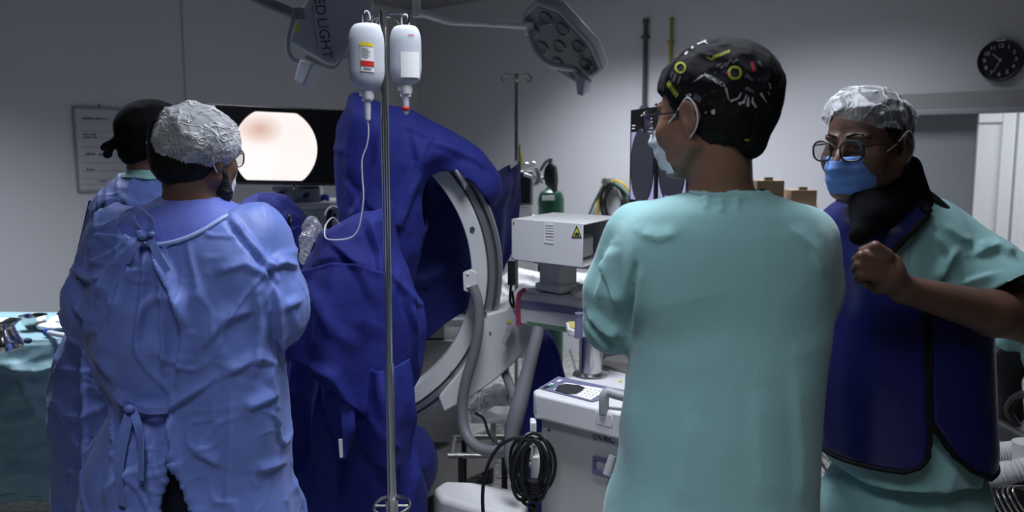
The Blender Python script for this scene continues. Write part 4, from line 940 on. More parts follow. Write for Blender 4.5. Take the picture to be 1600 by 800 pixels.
# the fist closed on the apron edge
yh = YE - .29
pl = P(1388, 424, yh)
S.ell(P(1387, 425, yh), (.030, .020, .038), Matrix.Rotation(.25, 3, 'Y'), .012); S.cap(wrE, P(1392, 430, yh), .026, .026, .012)
fing = [((1388, 399), (1368, 384), (1348, 392), (1352, 404)), ((1380, 408), (1346, 399), (1338, 406), (1352, 412)), ((1376, 421), (1343, 414), (1337, 421), (1352, 425)), ((1376, 434), (1346, 429), (1341, 436), (1354, 439)), ((1380, 446), (1354, 443), (1349, 449), (1360, 451))]
for q, (a, b_, c_, d_) in enumerate(fing[:4] if False else (fing[0], fing[1], fing[2], fing[3])):
    y0 = yh - .012; S.cap(P(*a, y0), P(*b_, y0 - .004), .0115, .0098, .006); S.cap(P(*b_, y0 - .004), P(*c_, y0 + .018), .0098, .0088, .002); S.cap(P(*c_, y0 + .018), P(*d_, y0 + .036), .0088, .0078, .002)
S.cap(P(1398, 440, yh + .005), P(1372, 452, yh + .012), .014, .011, .01); S.cap(P(1372, 452, yh + .012), P(1350, 440, yh + .02), .0105, .009, .003)
S.cap(P(*elE.to_tuple()[:2], 1) if False else shE, P(1440, 380, YE + .02), .06, .08, .04)
sh2, el2, wr2 = P(1350, 375, YE + .12), P(1330, 520, YE + .22), P(1330, 620, YE + .24)
S.cap(sh2, el2, .048, .042, .03); S.cap(el2, wr2, .042, .027, .02); hand(S, wr2, (0, -.15, -1), (-1, 0, 0), 1, .3)
sdf_obj('body', S, 'skin2', E, 1)
HE.eyes(E)
trousers(E, P(1417, 700, YE).x, YE, .84, feetE, 'scrub', .010, lambda V, N: .009 * ridge(V * [9, 9, 2.5] + 3))
for f in feetE: shoe(E, f[0], f[1], -1.2, 'shoe')
S = SDF(axis((P(1270, 500, YE).x, P(1625, 500, YE).x, .005)), axis((YE - .33, YE + .28, .0055)), axis((pz(800, YE) - .03, pz(296, YE), .005)))
LEs = ins(LE, 9); S.stack(zl(LEs), 0)
zh = pz(772, YE - .17)
# short flared sleeve of the raised arm
dsl = (elE - shE).normalized(); s0 = P(1468, 372, YE - .04); s1_ = P(1572, 452, YE - .15)
S.cap(s0, s1_, .072, .082, .03); S.ell(P(1445, 375, YE - .03), (.07, .09, .075), None, .05)
# trim the sleeve end by a plane, open it, and hem of the shirt
a_, b_, c_ = P(1516, 468, YE - .24), P(1597, 441, YE - .14), P(1560, 462, YE - .05); n_ = (b_ - a_).cross(c_ - a_).normalized(); n_ = n_ if n_.dot(dsl) > 0 else -n_
S.apply(lambda X, Y, Z: np.where((X > P(1440, 400, YE).x) & (Z > pz(560, YE)), (X - a_.x) * n_.x + (Y - a_.y) * n_.y + (Z - a_.z) * n_.z, -9).astype(np.float32), (-9, -9, -9), (9, 9, 9), 0, 'i')
S.cap(s0 + (s1_ - s0) * .5, s1_ + dsl * .12, .058, .074, .006, 's')
S.apply(lambda X, Y, Z: (zh - Z - .12 * (X - P(1400, 700, YE).x) + .012 * np.sin(X * 14)) + Y * 0, (-9, -9, -9), (9, 9, 9), 0, 'i')
crE = [([(1440, 330), (1425, 360), (1420, 430)], 5, -.006), ([(1520, 400), (1560, 385), (1590, 400)], 10, .014), ([(1470, 350), (1500, 375), (1520, 380)], 8, .010), ([(1455, 360), (1480, 400), (1460, 445)], 8, .014), ([(1560, 425), (1510, 440), (1465, 450)], 8, .010), ([(1500, 385), (1470, 410), (1455, 440)], 10, .010), ([(1530, 378), (1540, 390)], 8, .008)]
def dE(V, N):
    px, py = proj(V); f = np.clip(-N[:, 1] * 2 + .3, 0, 1); w_ = V + .04 * np.stack([vnoise(V * 5), vnoise(V * 5 + 9), vnoise(V * 5 + 31)], 1)
    return .006 * (ridge(w_ * [9, 9, 6]) - .4) + f * seg_crease(px, py, crE)
sdf_obj('scrub_top', S, 'scrub', E, 2, dE)
# apron: front and back panels
def rowf(tab, py): t = np.array(tab, dtype=float); return float(np.interp(py, t[:, 0], t[:, 1]))
OFF = .012
def lower(t): return [(q - .095 * (q - 240) * min(1, max(0, (q - 400) / 100)), x) for q, x in t]
def panel(name, py0, py1, near, th_far, low=None, top=None, nv=46, nu=60, sgn=-1):
    """surface on the torso column between the visible edge near(py) and the hidden edge th_far"""
    G = []
    for j in range(nv):
        v = j / (nv - 1); row = []
        for i in range(nu):
            u = i / (nu - 1); pyb = py1 if low is None else None; py = py0 + (py1 - py0) * v
            ta = theta_at(LE, py, rowf(near, py), OFF) if i == 0 else ta
            th = ta + (th_far - ta) * u; row.append(stack_pt(LE, py, th, OFF + .004 * math.sin(u * 9 + v * 4) * v))
        G.append(row)
    return G
near_f = [(318, 1449), (330, 1448), (350, 1427), (385, 1389), (410, 1378), (435, 1386), (455, 1415), (472, 1440), (500, 1444), (690, 1452), (712, 1449), (728, 1440), (735, 1428), (739, 1410)]
near_f = lower(near_f); Gf = panel('f', 316, near_f[-1][0] - .5, near_f, -PI - 1.35)
mb = MB(); mb.grid(Gf); ap = mb.build('lead_apron', 'apron', E, solid=.007, ang=60); ap['label'] = 'dark blue lead apron with black binding'
near_b = [(445, 1510), (460, 1475), (474, 1452), (655, 1454), (680, 1468), (710, 1492), (735, 1520), (750, 1545), (756, 1549)]
near_b = lower(near_b); Gb = panel('b', near_b[0][0], near_b[-1][0], near_b, 1.35)
mb = MB(); mb.grid(Gb); mb.build('apron_back_panel', 'apron', ap, solid=.007, ang=60)
mb = MB()
edge = lambda G: [r[0] for r in G]
ef, eb = edge(Gf), edge(Gb)
mb.tube(ef + Gf[-1][1:], .0075, 8, flat=.9); mb.tube(eb + Gb[-1][1:], .0075, 8, flat=.9); mb.tube(Gf[0], .006, 8); mb.tube(Gb[0], .006, 8)
mb.build('binding', 'apronblk', ap)
# wide black strap over the shoulder and black band down the side
mb = MB(); G = []
for j in range(26):
    v = j / 25; py = 470 + (652 - 470) * v
    c0, c1 = (1438 + 10 * v, 1457 - 2 * v); ta, tb = theta_at(LE, py, c0, .008), theta_at(LE, py, c1, .008)
    G.append([stack_pt(LE, py, ta + (tb - ta) * u / 5, .009) for u in range(6)])
mb.grid(G); mb.build('side_band', 'apronblk', ap, solid=.004)
mb = MB(); G = []
for j in range(14):
    v = j / 13; a = (1412 + 36 * v, 294 + 34 * v); b2 = (1437 + 20 * v, 292 + 32 * v)
    pa = stack_pt(LE, max(306, a[1]), theta_at(LE, max(306, a[1]), a[0], .02), .02); pb = stack_pt(LE, max(306, b2[1]), theta_at(LE, max(306, b2[1]), b2[0], .02), .02)
    G.append([pa, (pa + pb) / 2 + UP * .004, pb])
mb.grid(G); mb.build('shoulder_strap', 'apronblk', ap, solid=.006)
mb = MB(); mb.tube([P(*q) for q in ((1430, 291, YE - .01), (1452, 302, YE - .06), (1476, 322, YE - .09), (1502, 347, YE - .10), (1530, 376, YE - .08))], .008, 8, sm=6, flat=.6); mb.build('back_binding', 'apronblk', ap)
# thyroid collar
S = SDF(axis((HE.C.x - .12, HE.C.x + .16, .0045)), axis((YE - .22, YE + .14, .0045)), axis((pz(400, YE), pz(240, YE), .0045)))
S.cap(P(1385, 325, YE - .03), P(1380, 278, YE - .03), .088, .076, .02); S.cap(P(1400, 330, YE), P(1388, 280, YE - .0), .078, .054, .04); S.cap(P(1356, 318, YE - .14), P(1345, 364, YE - .185), .036, .024, .03, fl=((0, 1, 0), .5)); S.cap(P(1385, 322, YE - .1), P(1360, 335, YE - .15), .05, .04, .03)
HE.e(S, (0, .02, -.03), (.085, .13, .075), .004, 's')
S.cap(P(1390, 330, YE), P(1385, 240, YE - .02), .058, .058, .004, 's')
co = sdf_obj('thyroid_collar', S, 'collar', E, 1, lambda V, N: .003 * ridge(V * 12)); co['label'] = 'black thyroid collar'
# hair, cap, mask, glasses
S = SDF(axis((HE.C.x - .14, HE.C.x + .14, .004)), axis((HE.C.y - .14, HE.C.y + .14, .004)), axis((HE.C.z - .12, HE.C.z + .14, .004)))
HE.e(S, (0, -.018, .038), (.081, .100, .090)); HE.e(S, (0, -.045, -.018), (.066, .066, .050), .03); HE.e(S, (0, .10, -.01), (.085, .10, .075), .01, 's')
for q in (-1, 1): HE.e(S, (q * .09, -.004, -.002), (.024, .026, .036), .006, 's')
sdf_obj('hair', S, 'hair', E, 1, lambda V, N: .0015 * vnoise(V * 150))
bouffant(E, P(1353, 195, 1.80), (.089, .117, .080), basis(-.80, -.60, -.02), (P(1348, 206, 1.79), (.34, .05, 1)), 'bouffant2', amp=.004, lab='white see-through bouffant cap')
glasses(HE, E, lab='black framed glasses', y=.120, thick=.0022); face_mask(HE, E, 'mask_b', 'blue pleated face mask')
# ================================================================== the mobile C-arm
YC = 3.3; CC = P(519, 425, YC); kpx = (P(620, 425, YC).x - P(520, 425, YC).x) / 100   # metres per pixel at the arc
def arcring(mb, r0, r1, y0, y1, a0, a1, n=90):
    rings = []
    for i in range(n + 1):
        a = a0 + (a1 - a0) * i / n; c, s_ = math.cos(a), math.sin(a)
        rings.append([CC + Vector((c * r * kpx, y, s_ * r * kpx)) for r, y in ((r0, y0), (r1, y0), (r1, y1), (r0, y1))])
    mb.ring(rings)
ca = thing('mobile_c_arm', (P(890, 600, 2.85).x, 2.85, 0), 'white mobile X-ray C-arm machine with big silver arc in the middle', 'C-arm')
A0, A1 = -PI * .5, PI * .40
mb = MB(); arcring(mb, 219, 243, -.055, .055, A0, A1); arcring(mb, 221, 262, -.030, .030, A0, A1); arc = mb.build('arc', mat('arc_silver', (.66, .67, .68), .4, .1), ca, bevel=.003)
mb = MB(); arcring(mb, 246, 255, -.050, .050, A0, A1); arcring(mb, 260, 266, -.054, .054, A0, A1); mb.build('arc_rail', 'alu', arc, bevel=.0015)
mb = MB(); arcring(mb, 243, 260, -.040, .040, A0 + .01, A1 - .01); mb.build('rail_channel', 'trackdark', arc)
mb = MB(); p = P(738, 358, YC - .057); mb.cyl(p, p + Vector((0, -.004, 0)), .010, n=16); mb.build('screw_cover', 'trackdark', arc); mb = MB(); p = P(707, 583, YC - .057); mb.cyl(p, p + Vector((0, -.004, 0)), .009, n=16); mb.build('screw_cover', 'trackdark', arc)
# hand grips near the top
mb = MB(); mb.tube([P(702, 248, YC - .06), P(704, 252, YC - .10), P(724, 286, YC - .11), P(729, 294, YC - .06)], .010, 12, sm=6); mb.build('hand_grip', 'alu', arc)
mb = MB(); mb.tube([P(755, 262, YC), P(768, 268, YC - .01), P(776, 284, YC - .01), P(773, 297, YC - .01), P(757, 302, YC)], .0125, 12, sm=7); mb.build('hand_grip', 'alu', arc)
# tube head and image intensifier hidden under the drape
mb = MB(); mb.lathe([(.0, .10), (.10, .10), (.10, -.12), (.08, -.16), (0, -.16)], P(595, 265, YC), caps=False); mb.build('image_intensifier', 'mach', ca)
# cradle: the white quarter-moon plate that carries the arc
def pp(lst, Y): return [P(x, y, Y) for x, y in lst]
outer = catmull([P(x, y, YC) for x, y in ((836, 506), (818, 542), (784, 577), (752, 601), (722, 620), (696, 634))], 6)
inner = catmull([P(x, y, YC) for x, y in ((688, 612), (706, 590), (726, 564), (742, 534), (752, 508), (757, 487))], 6)
top = [P(x, y, YC) for x, y in ((790, 478), (809, 456), (822, 450), (840, 452))]
poly = outer + inner + top
mb = MB(); mb.prism([p + Vector((0, -.085, 0)) for p in poly], (0, .17, 0)); cr = mb.build('arc_cradle', 'mach', ca, bevel=.008)
mb = MB(); mb.cyl(P(797, 516, YC - .085), P(797, 516, YC - .115), .018, n=20); mb.cyl(P(798, 514, YC - .108), P(787, 538, YC - .125), .013, .010, n=14); mb.build('lock_lever', 'mgrey', cr)
mb = MB(); a, b_, c_ = P(800, 506, YC - .087), P(793, 498, YC - .087), P(788, 506, YC - .087); mb.prism([P(799, 505, YC - .086), P(795, 497, YC - .086), P(791, 505, YC - .086)], (0, -.002, 0)); mb.build('warning_sticker', 'yellow', cr)
mb = MB(); mb.cyl(P(735, 488, YC - .085), P(735, 488, YC - .085), .001) if False else mb.box(P(757, 490, YC - .088), (.018, .006, .010)); mb.cyl(P(766, 520, YC - .086), P(766, 520, YC - .090), .004); mb.build('cradle_marks', 'ink', cr)
# bracket holding the hose
mb = MB(); mb.prism(pp(((724, 425), (736, 420), (745, 425), (746, 452), (738, 457), (725, 452)), YC - .075), (0, -.03, 0)); mb.cyl(P(731, 428, YC - .105), P(731, 428, YC - .109), .006); mb.cyl(P(731, 448, YC - .105), P(731, 448, YC - .109), .006); mb.build('hose_bracket', 'mach', ca, bevel=.005)
mb = MB(); mb.tube([P(738, 447, YC - .12), P(746, 470, YC - .13), P(748, 505, YC - .14), P(741, 550, YC - .15), P(727, 600, YC - .16), P(722, 640, YC - .17), P(727, 675, YC - .2), P(745, 698, YC - .25), P(775, 706, YC - .3), P(805, 700, YC - .35)], .0215, 14, sm=8); mb.build('ribbed_hose', 'rubber', ca)
mb = MB(); mb.tube([P(842, 512, YC - .3), P(834, 545, YC - .33), P(822, 590, YC - .36), P(809, 640, YC - .40), P(800, 680, YC - .42), P(798, 715, YC - .44), P(806, 745, YC - .46)], lambda t: .023 + .008 * math.exp(-((t - .50) / .18) ** 2), 14, sm=8); mb.tube([P(786, 576, YC), P(796, 600, YC - .1), P(806, 630, YC - .2)], .018, 12, sm=5); mb.build('cable_hose', 'rubber', ca)
# cross arm with the crimson band
za = 1.052
def armpt(px, py): return onz(px, py, za)
aL = P(812, 474, 3.16); aR = P(975, 497, 2.93); ad = (aR - aL).normalized(); an = Vector((-ad.y, ad.x, 0)).normalized(); an = an if an.y < 0 else -an
def abox(mb, s0, s1, z0, z1, n0, n1):
    o = aL + ad * s0 + UP * z0 + an * n0; mb.prism([o, o + ad * (s1 - s0), o + ad * (s1 - s0) + UP * (z1 - z0), o + UP * (z1 - z0)], an * (n1 - n0))
LA_ = (aR - aL).length
mb = MB(); abox(mb, .03, LA_, -.072, .062, -.12, .06); mb.build('cross_arm', 'mach', ca, bevel=.012)
mb = MB(); abox(mb, .03, LA_ * .95, .0, .028, .058, .064); mb.build('lilac_stripe', 'lilac', ca)
mb = MB(); abox(mb, .07, LA_ * .75, -.066, -.050, .058, .0635); mb.build('green_tape', 'green', ca)
mb = MB(); q = aL + an * .064 + ad * .022; mb.tube([q + ad * .012 + UP * -.07, q + ad * .008 + UP * 0, q + ad * .016 + UP * .05, q + ad * .034 + UP * .068 - an * .015], .0085, 10, sm=6); mb.build('crimson_band', 'red', ca)
mb = MB(); q = aL - an * .03; mb.cyl(q - ad * .02, q + ad * .035, .060, .060, n=28); mb.build('rotation_joint', 'mach', ca, bevel=.006)
# generator box on its post
zb = 1.385; bA, bB, bC = onz(799, 342, zb), onz(911, 350, zb), onz(969, 338, zb); bD = bA + bC - bB; hb = .150
e1 = (bB - bA).normalized(); e2 = (bC - bB).normalized(); tk = .006
mb = MB()
def plate(a, b_, c_, d_, th): mb.prism([a, b_, c_, d_], th)
dn = UP * -hb
plate(bA, bB, bC, bD, UP * -tk); plate(bA, bB, bB + dn, bA + dn, e2 * tk); plate(bA, bD, bD + dn, bA + dn, e1 * tk); plate(bD, bC, bC + dn, bD + dn, -e2 * tk); plate(bA + dn, bB + dn, bC + dn, bD + dn, UP * tk)
bx = mb.build('control_box', 'mach', ca, bevel=.003)
mb = MB(); c0 = bB + e2 * .10 - e1 * .03 + UP * -.085; c1 = c0 + e2 * .12; 
q = bB - e1 * .055 + e2 * .035 + UP * (-hb + .008); mb.prism([q, q + e2 * .20, q + e2 * .20 + UP * .085, q + UP * .085], -e1 * .15); mb.build('inner_unit', 'alu', bx, bevel=.012)
def onface(px, py, off=.0012): nn = e1.cross(UP); nn = nn if nn.y < 0 else -nn; return onplane(px, py, bA + nn * off, nn)
mb = MB(); nn = e1.cross(UP); nn = nn if nn.y < 0 else -nn
mb.prism([onface(*q) for q in ((851, 348), (866, 349), (865, 381), (850, 379))], nn * .0006); mb.build('specification_label', 'paper', bx)
mb = MB()
for yy in (352, 356, 360, 364, 369, 374): mb.prism([onface(x, y, .002) for x, y in ((852, yy), (865, yy + .9), (865, yy + (2.0 if yy in (364, 369) else 1.5)), (852, yy + (1.1 if yy in (364, 369) else .6)))], nn * .0004)
mb.build('label_print', 'ink', bx)
mb = MB(); mb.prism([onface(x, y) for x, y in ((893, 371), (909, 371), (901, 352))], nn * .0008); sg = mb.build('warning_triangle', 'ink', bx)
mb = MB(); mb.prism([onface(x, y, .0022) for x, y in ((895.5, 369.4), (906.5, 369.4), (901, 356.5))], nn * .0006); mb.build('triangle_field', 'yellow', sg)
mb = MB(); mb.prism([onface(x, y, .003) for x, y in ((898, 368), (905, 368), (905, 365), (902.5, 364), (901.5, 361.5), (900, 364), (898, 365))], nn * .0006); mb.build('pictogram', 'ink', sg)
for x, y in ((803, 348), (802, 404)): mb = MB(); q = onface(x, y, 0); mb.cyl(q, q + nn * .003, .003, n=10); mb.build('screw', 'ink', bx)
pc = (bA + bB + bC + bD) / 4; pc = P(872, 440, pc.y)
mb = MB(); q = Vector((pc.x, pc.y, 0)); zb0 = zb - hb
R_ = Matrix((e1, Vector((-e1.y, e1.x, 0)), UP)).transposed()
mb.box((q.x, q.y, (zb0 + za + .06) / 2), (.105, .10, zb0 - za - .05), R_); mb.build('post', 'mach2', ca, bevel=.008)
mb = MB(); mb.box((q.x + .07, q.y, zb0 - .014), (.30, .16, .026), R_); mb.build('shelf_bracket', 'mach2', ca, bevel=.004)
mb = MB(); mb.box((q.x + .0, q.y, za + .075), (.13, .12, .03), R_); mb.build('post_collar', 'mach2', ca, bevel=.008)
mb = MB(); q = P(918, 470, 2.95); mb.tube([q, q + UP * .055], .014, 12); mb.tube([P(893, 458, 2.92), P(905, 450, 2.92), P(921, 448, 2.95)], .013, 12); mb.build('swivel_handle', 'mgrey', ca)
# lifting column
zc = .855; pb = onz(923, 586, zc); rr = .041
mb = MB(); mb.lathe([(rr, 0), (rr, .145)], pb, n=40, caps=True); mb.lathe([(rr + .022, -.004), (rr + .02, .008), (rr + .004, .012), (rr, .012)], pb, n=40); mb.build('lifting_piston', 'steel', ca)
mb = MB(); q = pb + UP * .15; mb.prism([q + Vector(v) for v in ((-.085, -.05, 0), (-.07, -.07, 0), (.05, -.07, 0), (.08, -.02, 0), (.08, .06, 0), (-.085, .06, 0))], (0, 0, .026)); mb.build('piston_flange', 'mach', ca, bevel=.004)
mb = MB(); q = pb + UP * .177; mb.prism([q + Vector(v) for v in ((-.075, -.045, 0), (-.065, -.06, 0), (.05, -.06, 0), (.07, -.02, 0), (.07, .05, 0), (-.075, .05, 0))], (0, 0, .003)); mb.build('yellow_ring_plate', mat('pale_yellow', (.55, .45, .14), .5), ca)
mb = MB(); mb.box(q + UP * .06 + Vector((.02, .01, 0)), (.06, .06, .12)); mb.build('piston_head', 'mach2', ca, bevel=.004)
mb = MB(); q2 = P(904, 528, pb.y - .075); mb.cyl(q2, P(905, 492, pb.y - .075), .014, n=20); mb.cyl(P(905, 492, pb.y - .075), P(905, 489, pb.y - .075), .0155, n=20); mb.build('brake_knob', 'lilac', ca)
# console
c1, c2, c3 = onz(824, 612, zc), onz(966, 645, zc), onz(905, 566, zc); d1 = (c2 - c1).normalized(); d2v = Vector((-d1.y, d1.x, 0)); d2v = d2v if d2v.y > 0 else -d2v
W_, D_ = .50, .50
def cpt(a, b_, z=0): return Vector((c1.x, c1.y, 0)) + d1 * a + d2v * b_ + UP * (zc + z)
mb = MB(); mb.prism([cpt(0, .03), cpt(.03, 0), cpt(W_ - .03, 0), cpt(W_, .03), cpt(W_, D_), cpt(.10, D_), cpt(0, D_ - .18)], (0, 0, -.085)); co = mb.build('console_top', 'mach', ca, bevel=.010, seg=3)
mb = MB(); mb.prism([cpt(.025, .04, -.085), cpt(W_ - .03, .04, -.085), cpt(W_ - .03, D_ - .04, -.085), cpt(.025, D_ - .04, -.085)], (0, 0, -(zc - .085 - .16))); bo = mb.build('console_body', 'mach2', ca, bevel=.008)
mb = MB(); mb.prism([cpt(-.03, -.02, -zc + .19), cpt(W_, -.02, -zc + .19), cpt(W_, D_, -zc + .19), cpt(-.03, D_, -zc + .19)], (0, 0, -.10)); mb.build('base_bumper', 'mgrey', ca, bevel=.02)
for a, b_ in ((.03, .05), (W_ - .05, .05), (.03, D_ - .05), (W_ - .05, D_ - .05)):
    q = cpt(a, b_, -zc + .055); mb = MB(); mb.cyl(q - d1 * .016, q + d1 * .016, .055, n=24); mb.cyl(q, q + UP * .05, .02); mb.build('castor', 'wheel', ca)
# stabiliser leg reaching under the table, white moulded cover
Lg = [(676, 768), (690, 752), (730, 752), (792, 764), (826, 776), (830, 800), (812, 812), (700, 800), (682, 782)]
zl_ = .36
mb = MB(); tp = [onz(x, y, zl_) for x, y in ((676, 762), (694, 750), (740, 752), (800, 763), (826, 772), (820, 800), (795, 806), (740, 792), (690, 778))]
mb.prism(tp, (0, 0, -.15)); lg = mb.build('stabiliser_leg', 'mach', ca, bevel=.022, seg=4)
mb = MB(); q = sum(tp, Vector()) / len(tp); q.z = .12
mb.box((q.x, q.y, .15), (.30, .12, .14)); mb.build('leg_foot', 'mgrey', lg, bevel=.02)
for dx in (-.1, .1):
    mb = MB(); mb.cyl((q.x + dx - .015, q.y, .045), (q.x + dx + .015, q.y, .045), .045, n=20); mb.build('castor', 'wheel', lg)
# panel
def ptop(lst, z=.002): return [onz(x, y, zc + z) for x, y in lst]
mb = MB(); mb.prism(ptop(((842, 607), (872, 589), (985, 612), (925, 628))), (0, 0, .002)); pn = mb.build('control_panel', 'lilac', co)
mb = MB(); mb.prism(ptop(((865, 609), (884, 598), (951, 609), (923, 625)), .0045), (0, 0, .001)); mb.build('panel_field', 'paper', pn)
mb = MB(); mb.prism(ptop(((867, 610), (872, 603), (884, 600), (905, 602), (914, 606), (908, 612), (899, 616), (885, 615)), .006), (0, 0, .001)); mb.build('round_display', 'dgrey', pn)
mb = MB()
for x, y, m_ in ((860, 601, 0), (873, 595, 0)): mb.prism(ptop(((x - 4, y + 1), (x + 1, y - 2), (x + 6, y - 1), (x + 1, y + 2)), .0055), (0, 0, .001))
mb.build('white_keys', 'paper', pn)
mb = MB(); mb.prism(ptop(((855, 604), (860, 601), (865, 602), (860, 605)), .0055), (0, 0, .002)); mb.build('green_key', mat('green_key', (.03, .25, .12), .4), pn)
mb = MB(); mb.prism(ptop(((848, 606), (853, 603), (858, 604), (853, 607)), .0055), (0, 0, .002)); mb.build('black_key', 'dgrey', pn)
mb = MB()
for i in range(5):
    for j in range(4):
        x = 913 + i * 6.5 + j * -4.6 + 3; y = 606 + i * 1.3 + j * 3.0 + 1; mb.prism(ptop(((x - 1.6, y + .5), (x + .4, y - .8), (x + 2.4, y - .3), (x + .4, y + 1)), .0062), (0, 0, .0008))
mb.build('small_keys', 'mach2', pn)
mb = MB(); mb.prism(ptop(((948, 562), (985, 556), (985, 585), (935, 573))), (0, 0, .012)); mb.build('cassette_tray', 'steel2', co, bevel=.003)
mb = MB(); mb.prism(ptop(((966, 596), (969, 593), (972, 597))), (0, 0, .001)); mb.build('warning_sticker', 'yellow', co)
mb = MB(); mb.tube([P(944, 645, 2.44), P(944, 621, 2.44), P(950, 613, 2.44), P(965, 617, 2.43), P(1000, 626, 2.41)], .0155, 14, sm=5); mb.build('push_handle', 'mgrey', ca)
mb = MB(); q = P(952, 652, 2.455); mb.box(q, (.075, .06, .055), rotz(math.atan2(d1.y, d1.x))); mb.build('handle_block', 'mach', ca, bevel=.01)
# front face marks
fo = cpt(.1, .04) - d2v * .0015
def onfr(px, py, off=0): return onplane(px, py, fo - d2v * off, d2v)
q = onfr(948, 686); kk = (onfr(960, 686) - onfr(940, 686)).length / 20
text_mesh('model_lettering', 'OEC', 12 * kk, mat('grey_print', (.10, .10, .11), .6), q, d1, UP, bo, bold=True)
mb = MB(); q = onfr(931, 682); mb.cyl(q, q - d2v * .001, 5.5 * kk, n=24); mb.build('emblem', 'mgrey', bo)
mb = MB()
o4 = [onfr(x, y) for x, y in ((928, 712), (958, 718), (957, 744), (927, 737))]; i4 = [onfr(x, y) for x, y in ((932, 717), (953, 721), (952, 739), (931, 733))]
for k in range(4): mb.prism([o4[k], o4[(k + 1) % 4], i4[(k + 1) % 4], i4[k]], -d2v * .008)
mb.build('recess_frame', 'lilac', bo)
mb = MB(); mb.cyl(P(958, 712, 2.42), P(949, 742, 2.41), .013, .015, n=16); mb.build('side_lever', 'mgrey', ca)
mb = MB(); q = onfr(858, 672); mb.cyl(q, q - d2v * .002, .004, n=10); mb.build('screw', 'ink', bo)
# cable hooks
mb = MB(); yk = 2.60
for px, py, w_, h_ in ((833, 675, 10, 40), (829, 700, 8, 34), (836, 728, 14, 40), (824, 722, 12, 9)): mb.box(P(px, py, yk), (w_ * yk / 1300, .05, h_ * yk / 1300))
mb.box(P(842, 712, yk + .03), (.05, .06, .14)); mb.build('cable_hook', 'mach', ca, bevel=.004)
# coiled black power cable, hangs on the hook
mb = MB(); rnd = random.Random(3)
for k in range(7):
    cx, cy = 832 + rnd.uniform(-9, 9), 728 + rnd.uniform(-8, 10); rx, ry = rnd.uniform(15, 29), rnd.uniform(34, 52); rot = rnd.uniform(-.25, .25); pts = []
    for i in range(10):
        a = 2 * PI * i / 10; x = rx * math.cos(a); y = ry * math.sin(a); pts.append(P(cx + x * math.cos(rot) - y * math.sin(rot), cy + x * math.sin(rot) + y * math.cos(rot), 2.55 - .012 * k + .012 * math.sin(a * 2 + k)))
    mb.tube(pts, .0058, 8, closed=True, sm=5)
mb.tube([P(x, y, 2.5) for x, y in ((830, 690), (806, 684), (778, 700), (760, 735), (754, 780), (760, 830), (780, 870))], .0058, 8, sm=6)
mb.tube([P(x, y, 2.5) for x, y in ((826, 700), (822, 740), (838, 775), (826, 810), (815, 850))], .009, 8, sm=6)
mb.tube([P(x, y, 2.49) for x, y in ((838, 756), (816, 782), (840, 800), (820, 830))], .0058, 8, sm=6)
for k in range(5): q = P(833, 752 + k * 5, 2.48); mb.cyl(q - UP * .004, q + UP * .004, .019, n=14)
ob = mb.build('coiled_cable', 'cable'); tag(ob, 'black power cable coiled on the white hook of the console', 'cable')
# grey lead running down behind the box to the table
mb = MB(); mb.cyl(P(799, 408, 3.0), P(799, 445, 3.0), .014, n=14); mb.tube([P(799, 440, 3.0), P(797, 470, 3.02), P(803, 480, 3.05), P(800, 455, 3.02)], .005, 8, sm=4); mb.build('box_cable', 'cable', ca)

# ================================================================== drapes
def clothfold(crs, a1=.012, f1=(4, 4, 1.2), a2=.005, f2=(11, 11, 6), seed=0, camw=True):
    def fn(V, N, j=None):
        px, py = proj(V); f = np.clip(-N[:, 1] * 2 + .4, 0, 1); w_ = V + .025 * np.stack([vnoise(V * 4 + seed), vnoise(V * 4 + 9 + seed), vnoise(V * 4 + 31 + seed)], 1)
        return a1 * (ridge(w_ * list(f1) + seed) - .2) + a2 * ridge(w_ * list(f2) + seed + 3) + f * seg_crease(px, py, crs)
    return fn
# cover over the top of the C-arm
yt = YC
S = SDF(axis((P(500, 300, yt).x, P(800, 300, yt).x, .009)), axis((yt - .38, yt + .36, .010)), axis((pz(500, yt - .2), pz(138, yt), .009)))
rows = [lev(*q) for q in ((152, 551, 563, yt, .05), (162, 545, 582, yt, .10), (182, 538, 620, yt, .15), (205, 532, 650, yt, .17), (235, 528, 672, yt, .175), (290, 527, 680, yt, .17), (330, 532, 676, yt, .17), (380, 535, 668, yt, .165), (420, 535, 655, yt, .16), (470, 535, 640, yt, .15))]
S.stack(rows, 0, n=2.1)
ring_ = [(580, 176), (620, 186), (655, 205), (690, 222), (718, 240), (742, 262)]
for a_, b_ in zip(ring_[:-1], ring_[1:]): S.cap(P(a_[0], a_[1] + 30, yt), P(b_[0], b_[1] + 30, yt), .108, .104, .05, fl=None)
S.cap(P(728, 275, yt), P(748, 288, yt - .02), .09, .05, .04); S.ell(P(690, 240, yt - .10), (.06, .05, .03), None, .05)
S.ell(P(555, 155, yt), (.022, .03, .022), None, .03)
F0 = S.F.copy(); S.F = np.maximum(S.F, -(F0 + .016)).astype(np.float32)
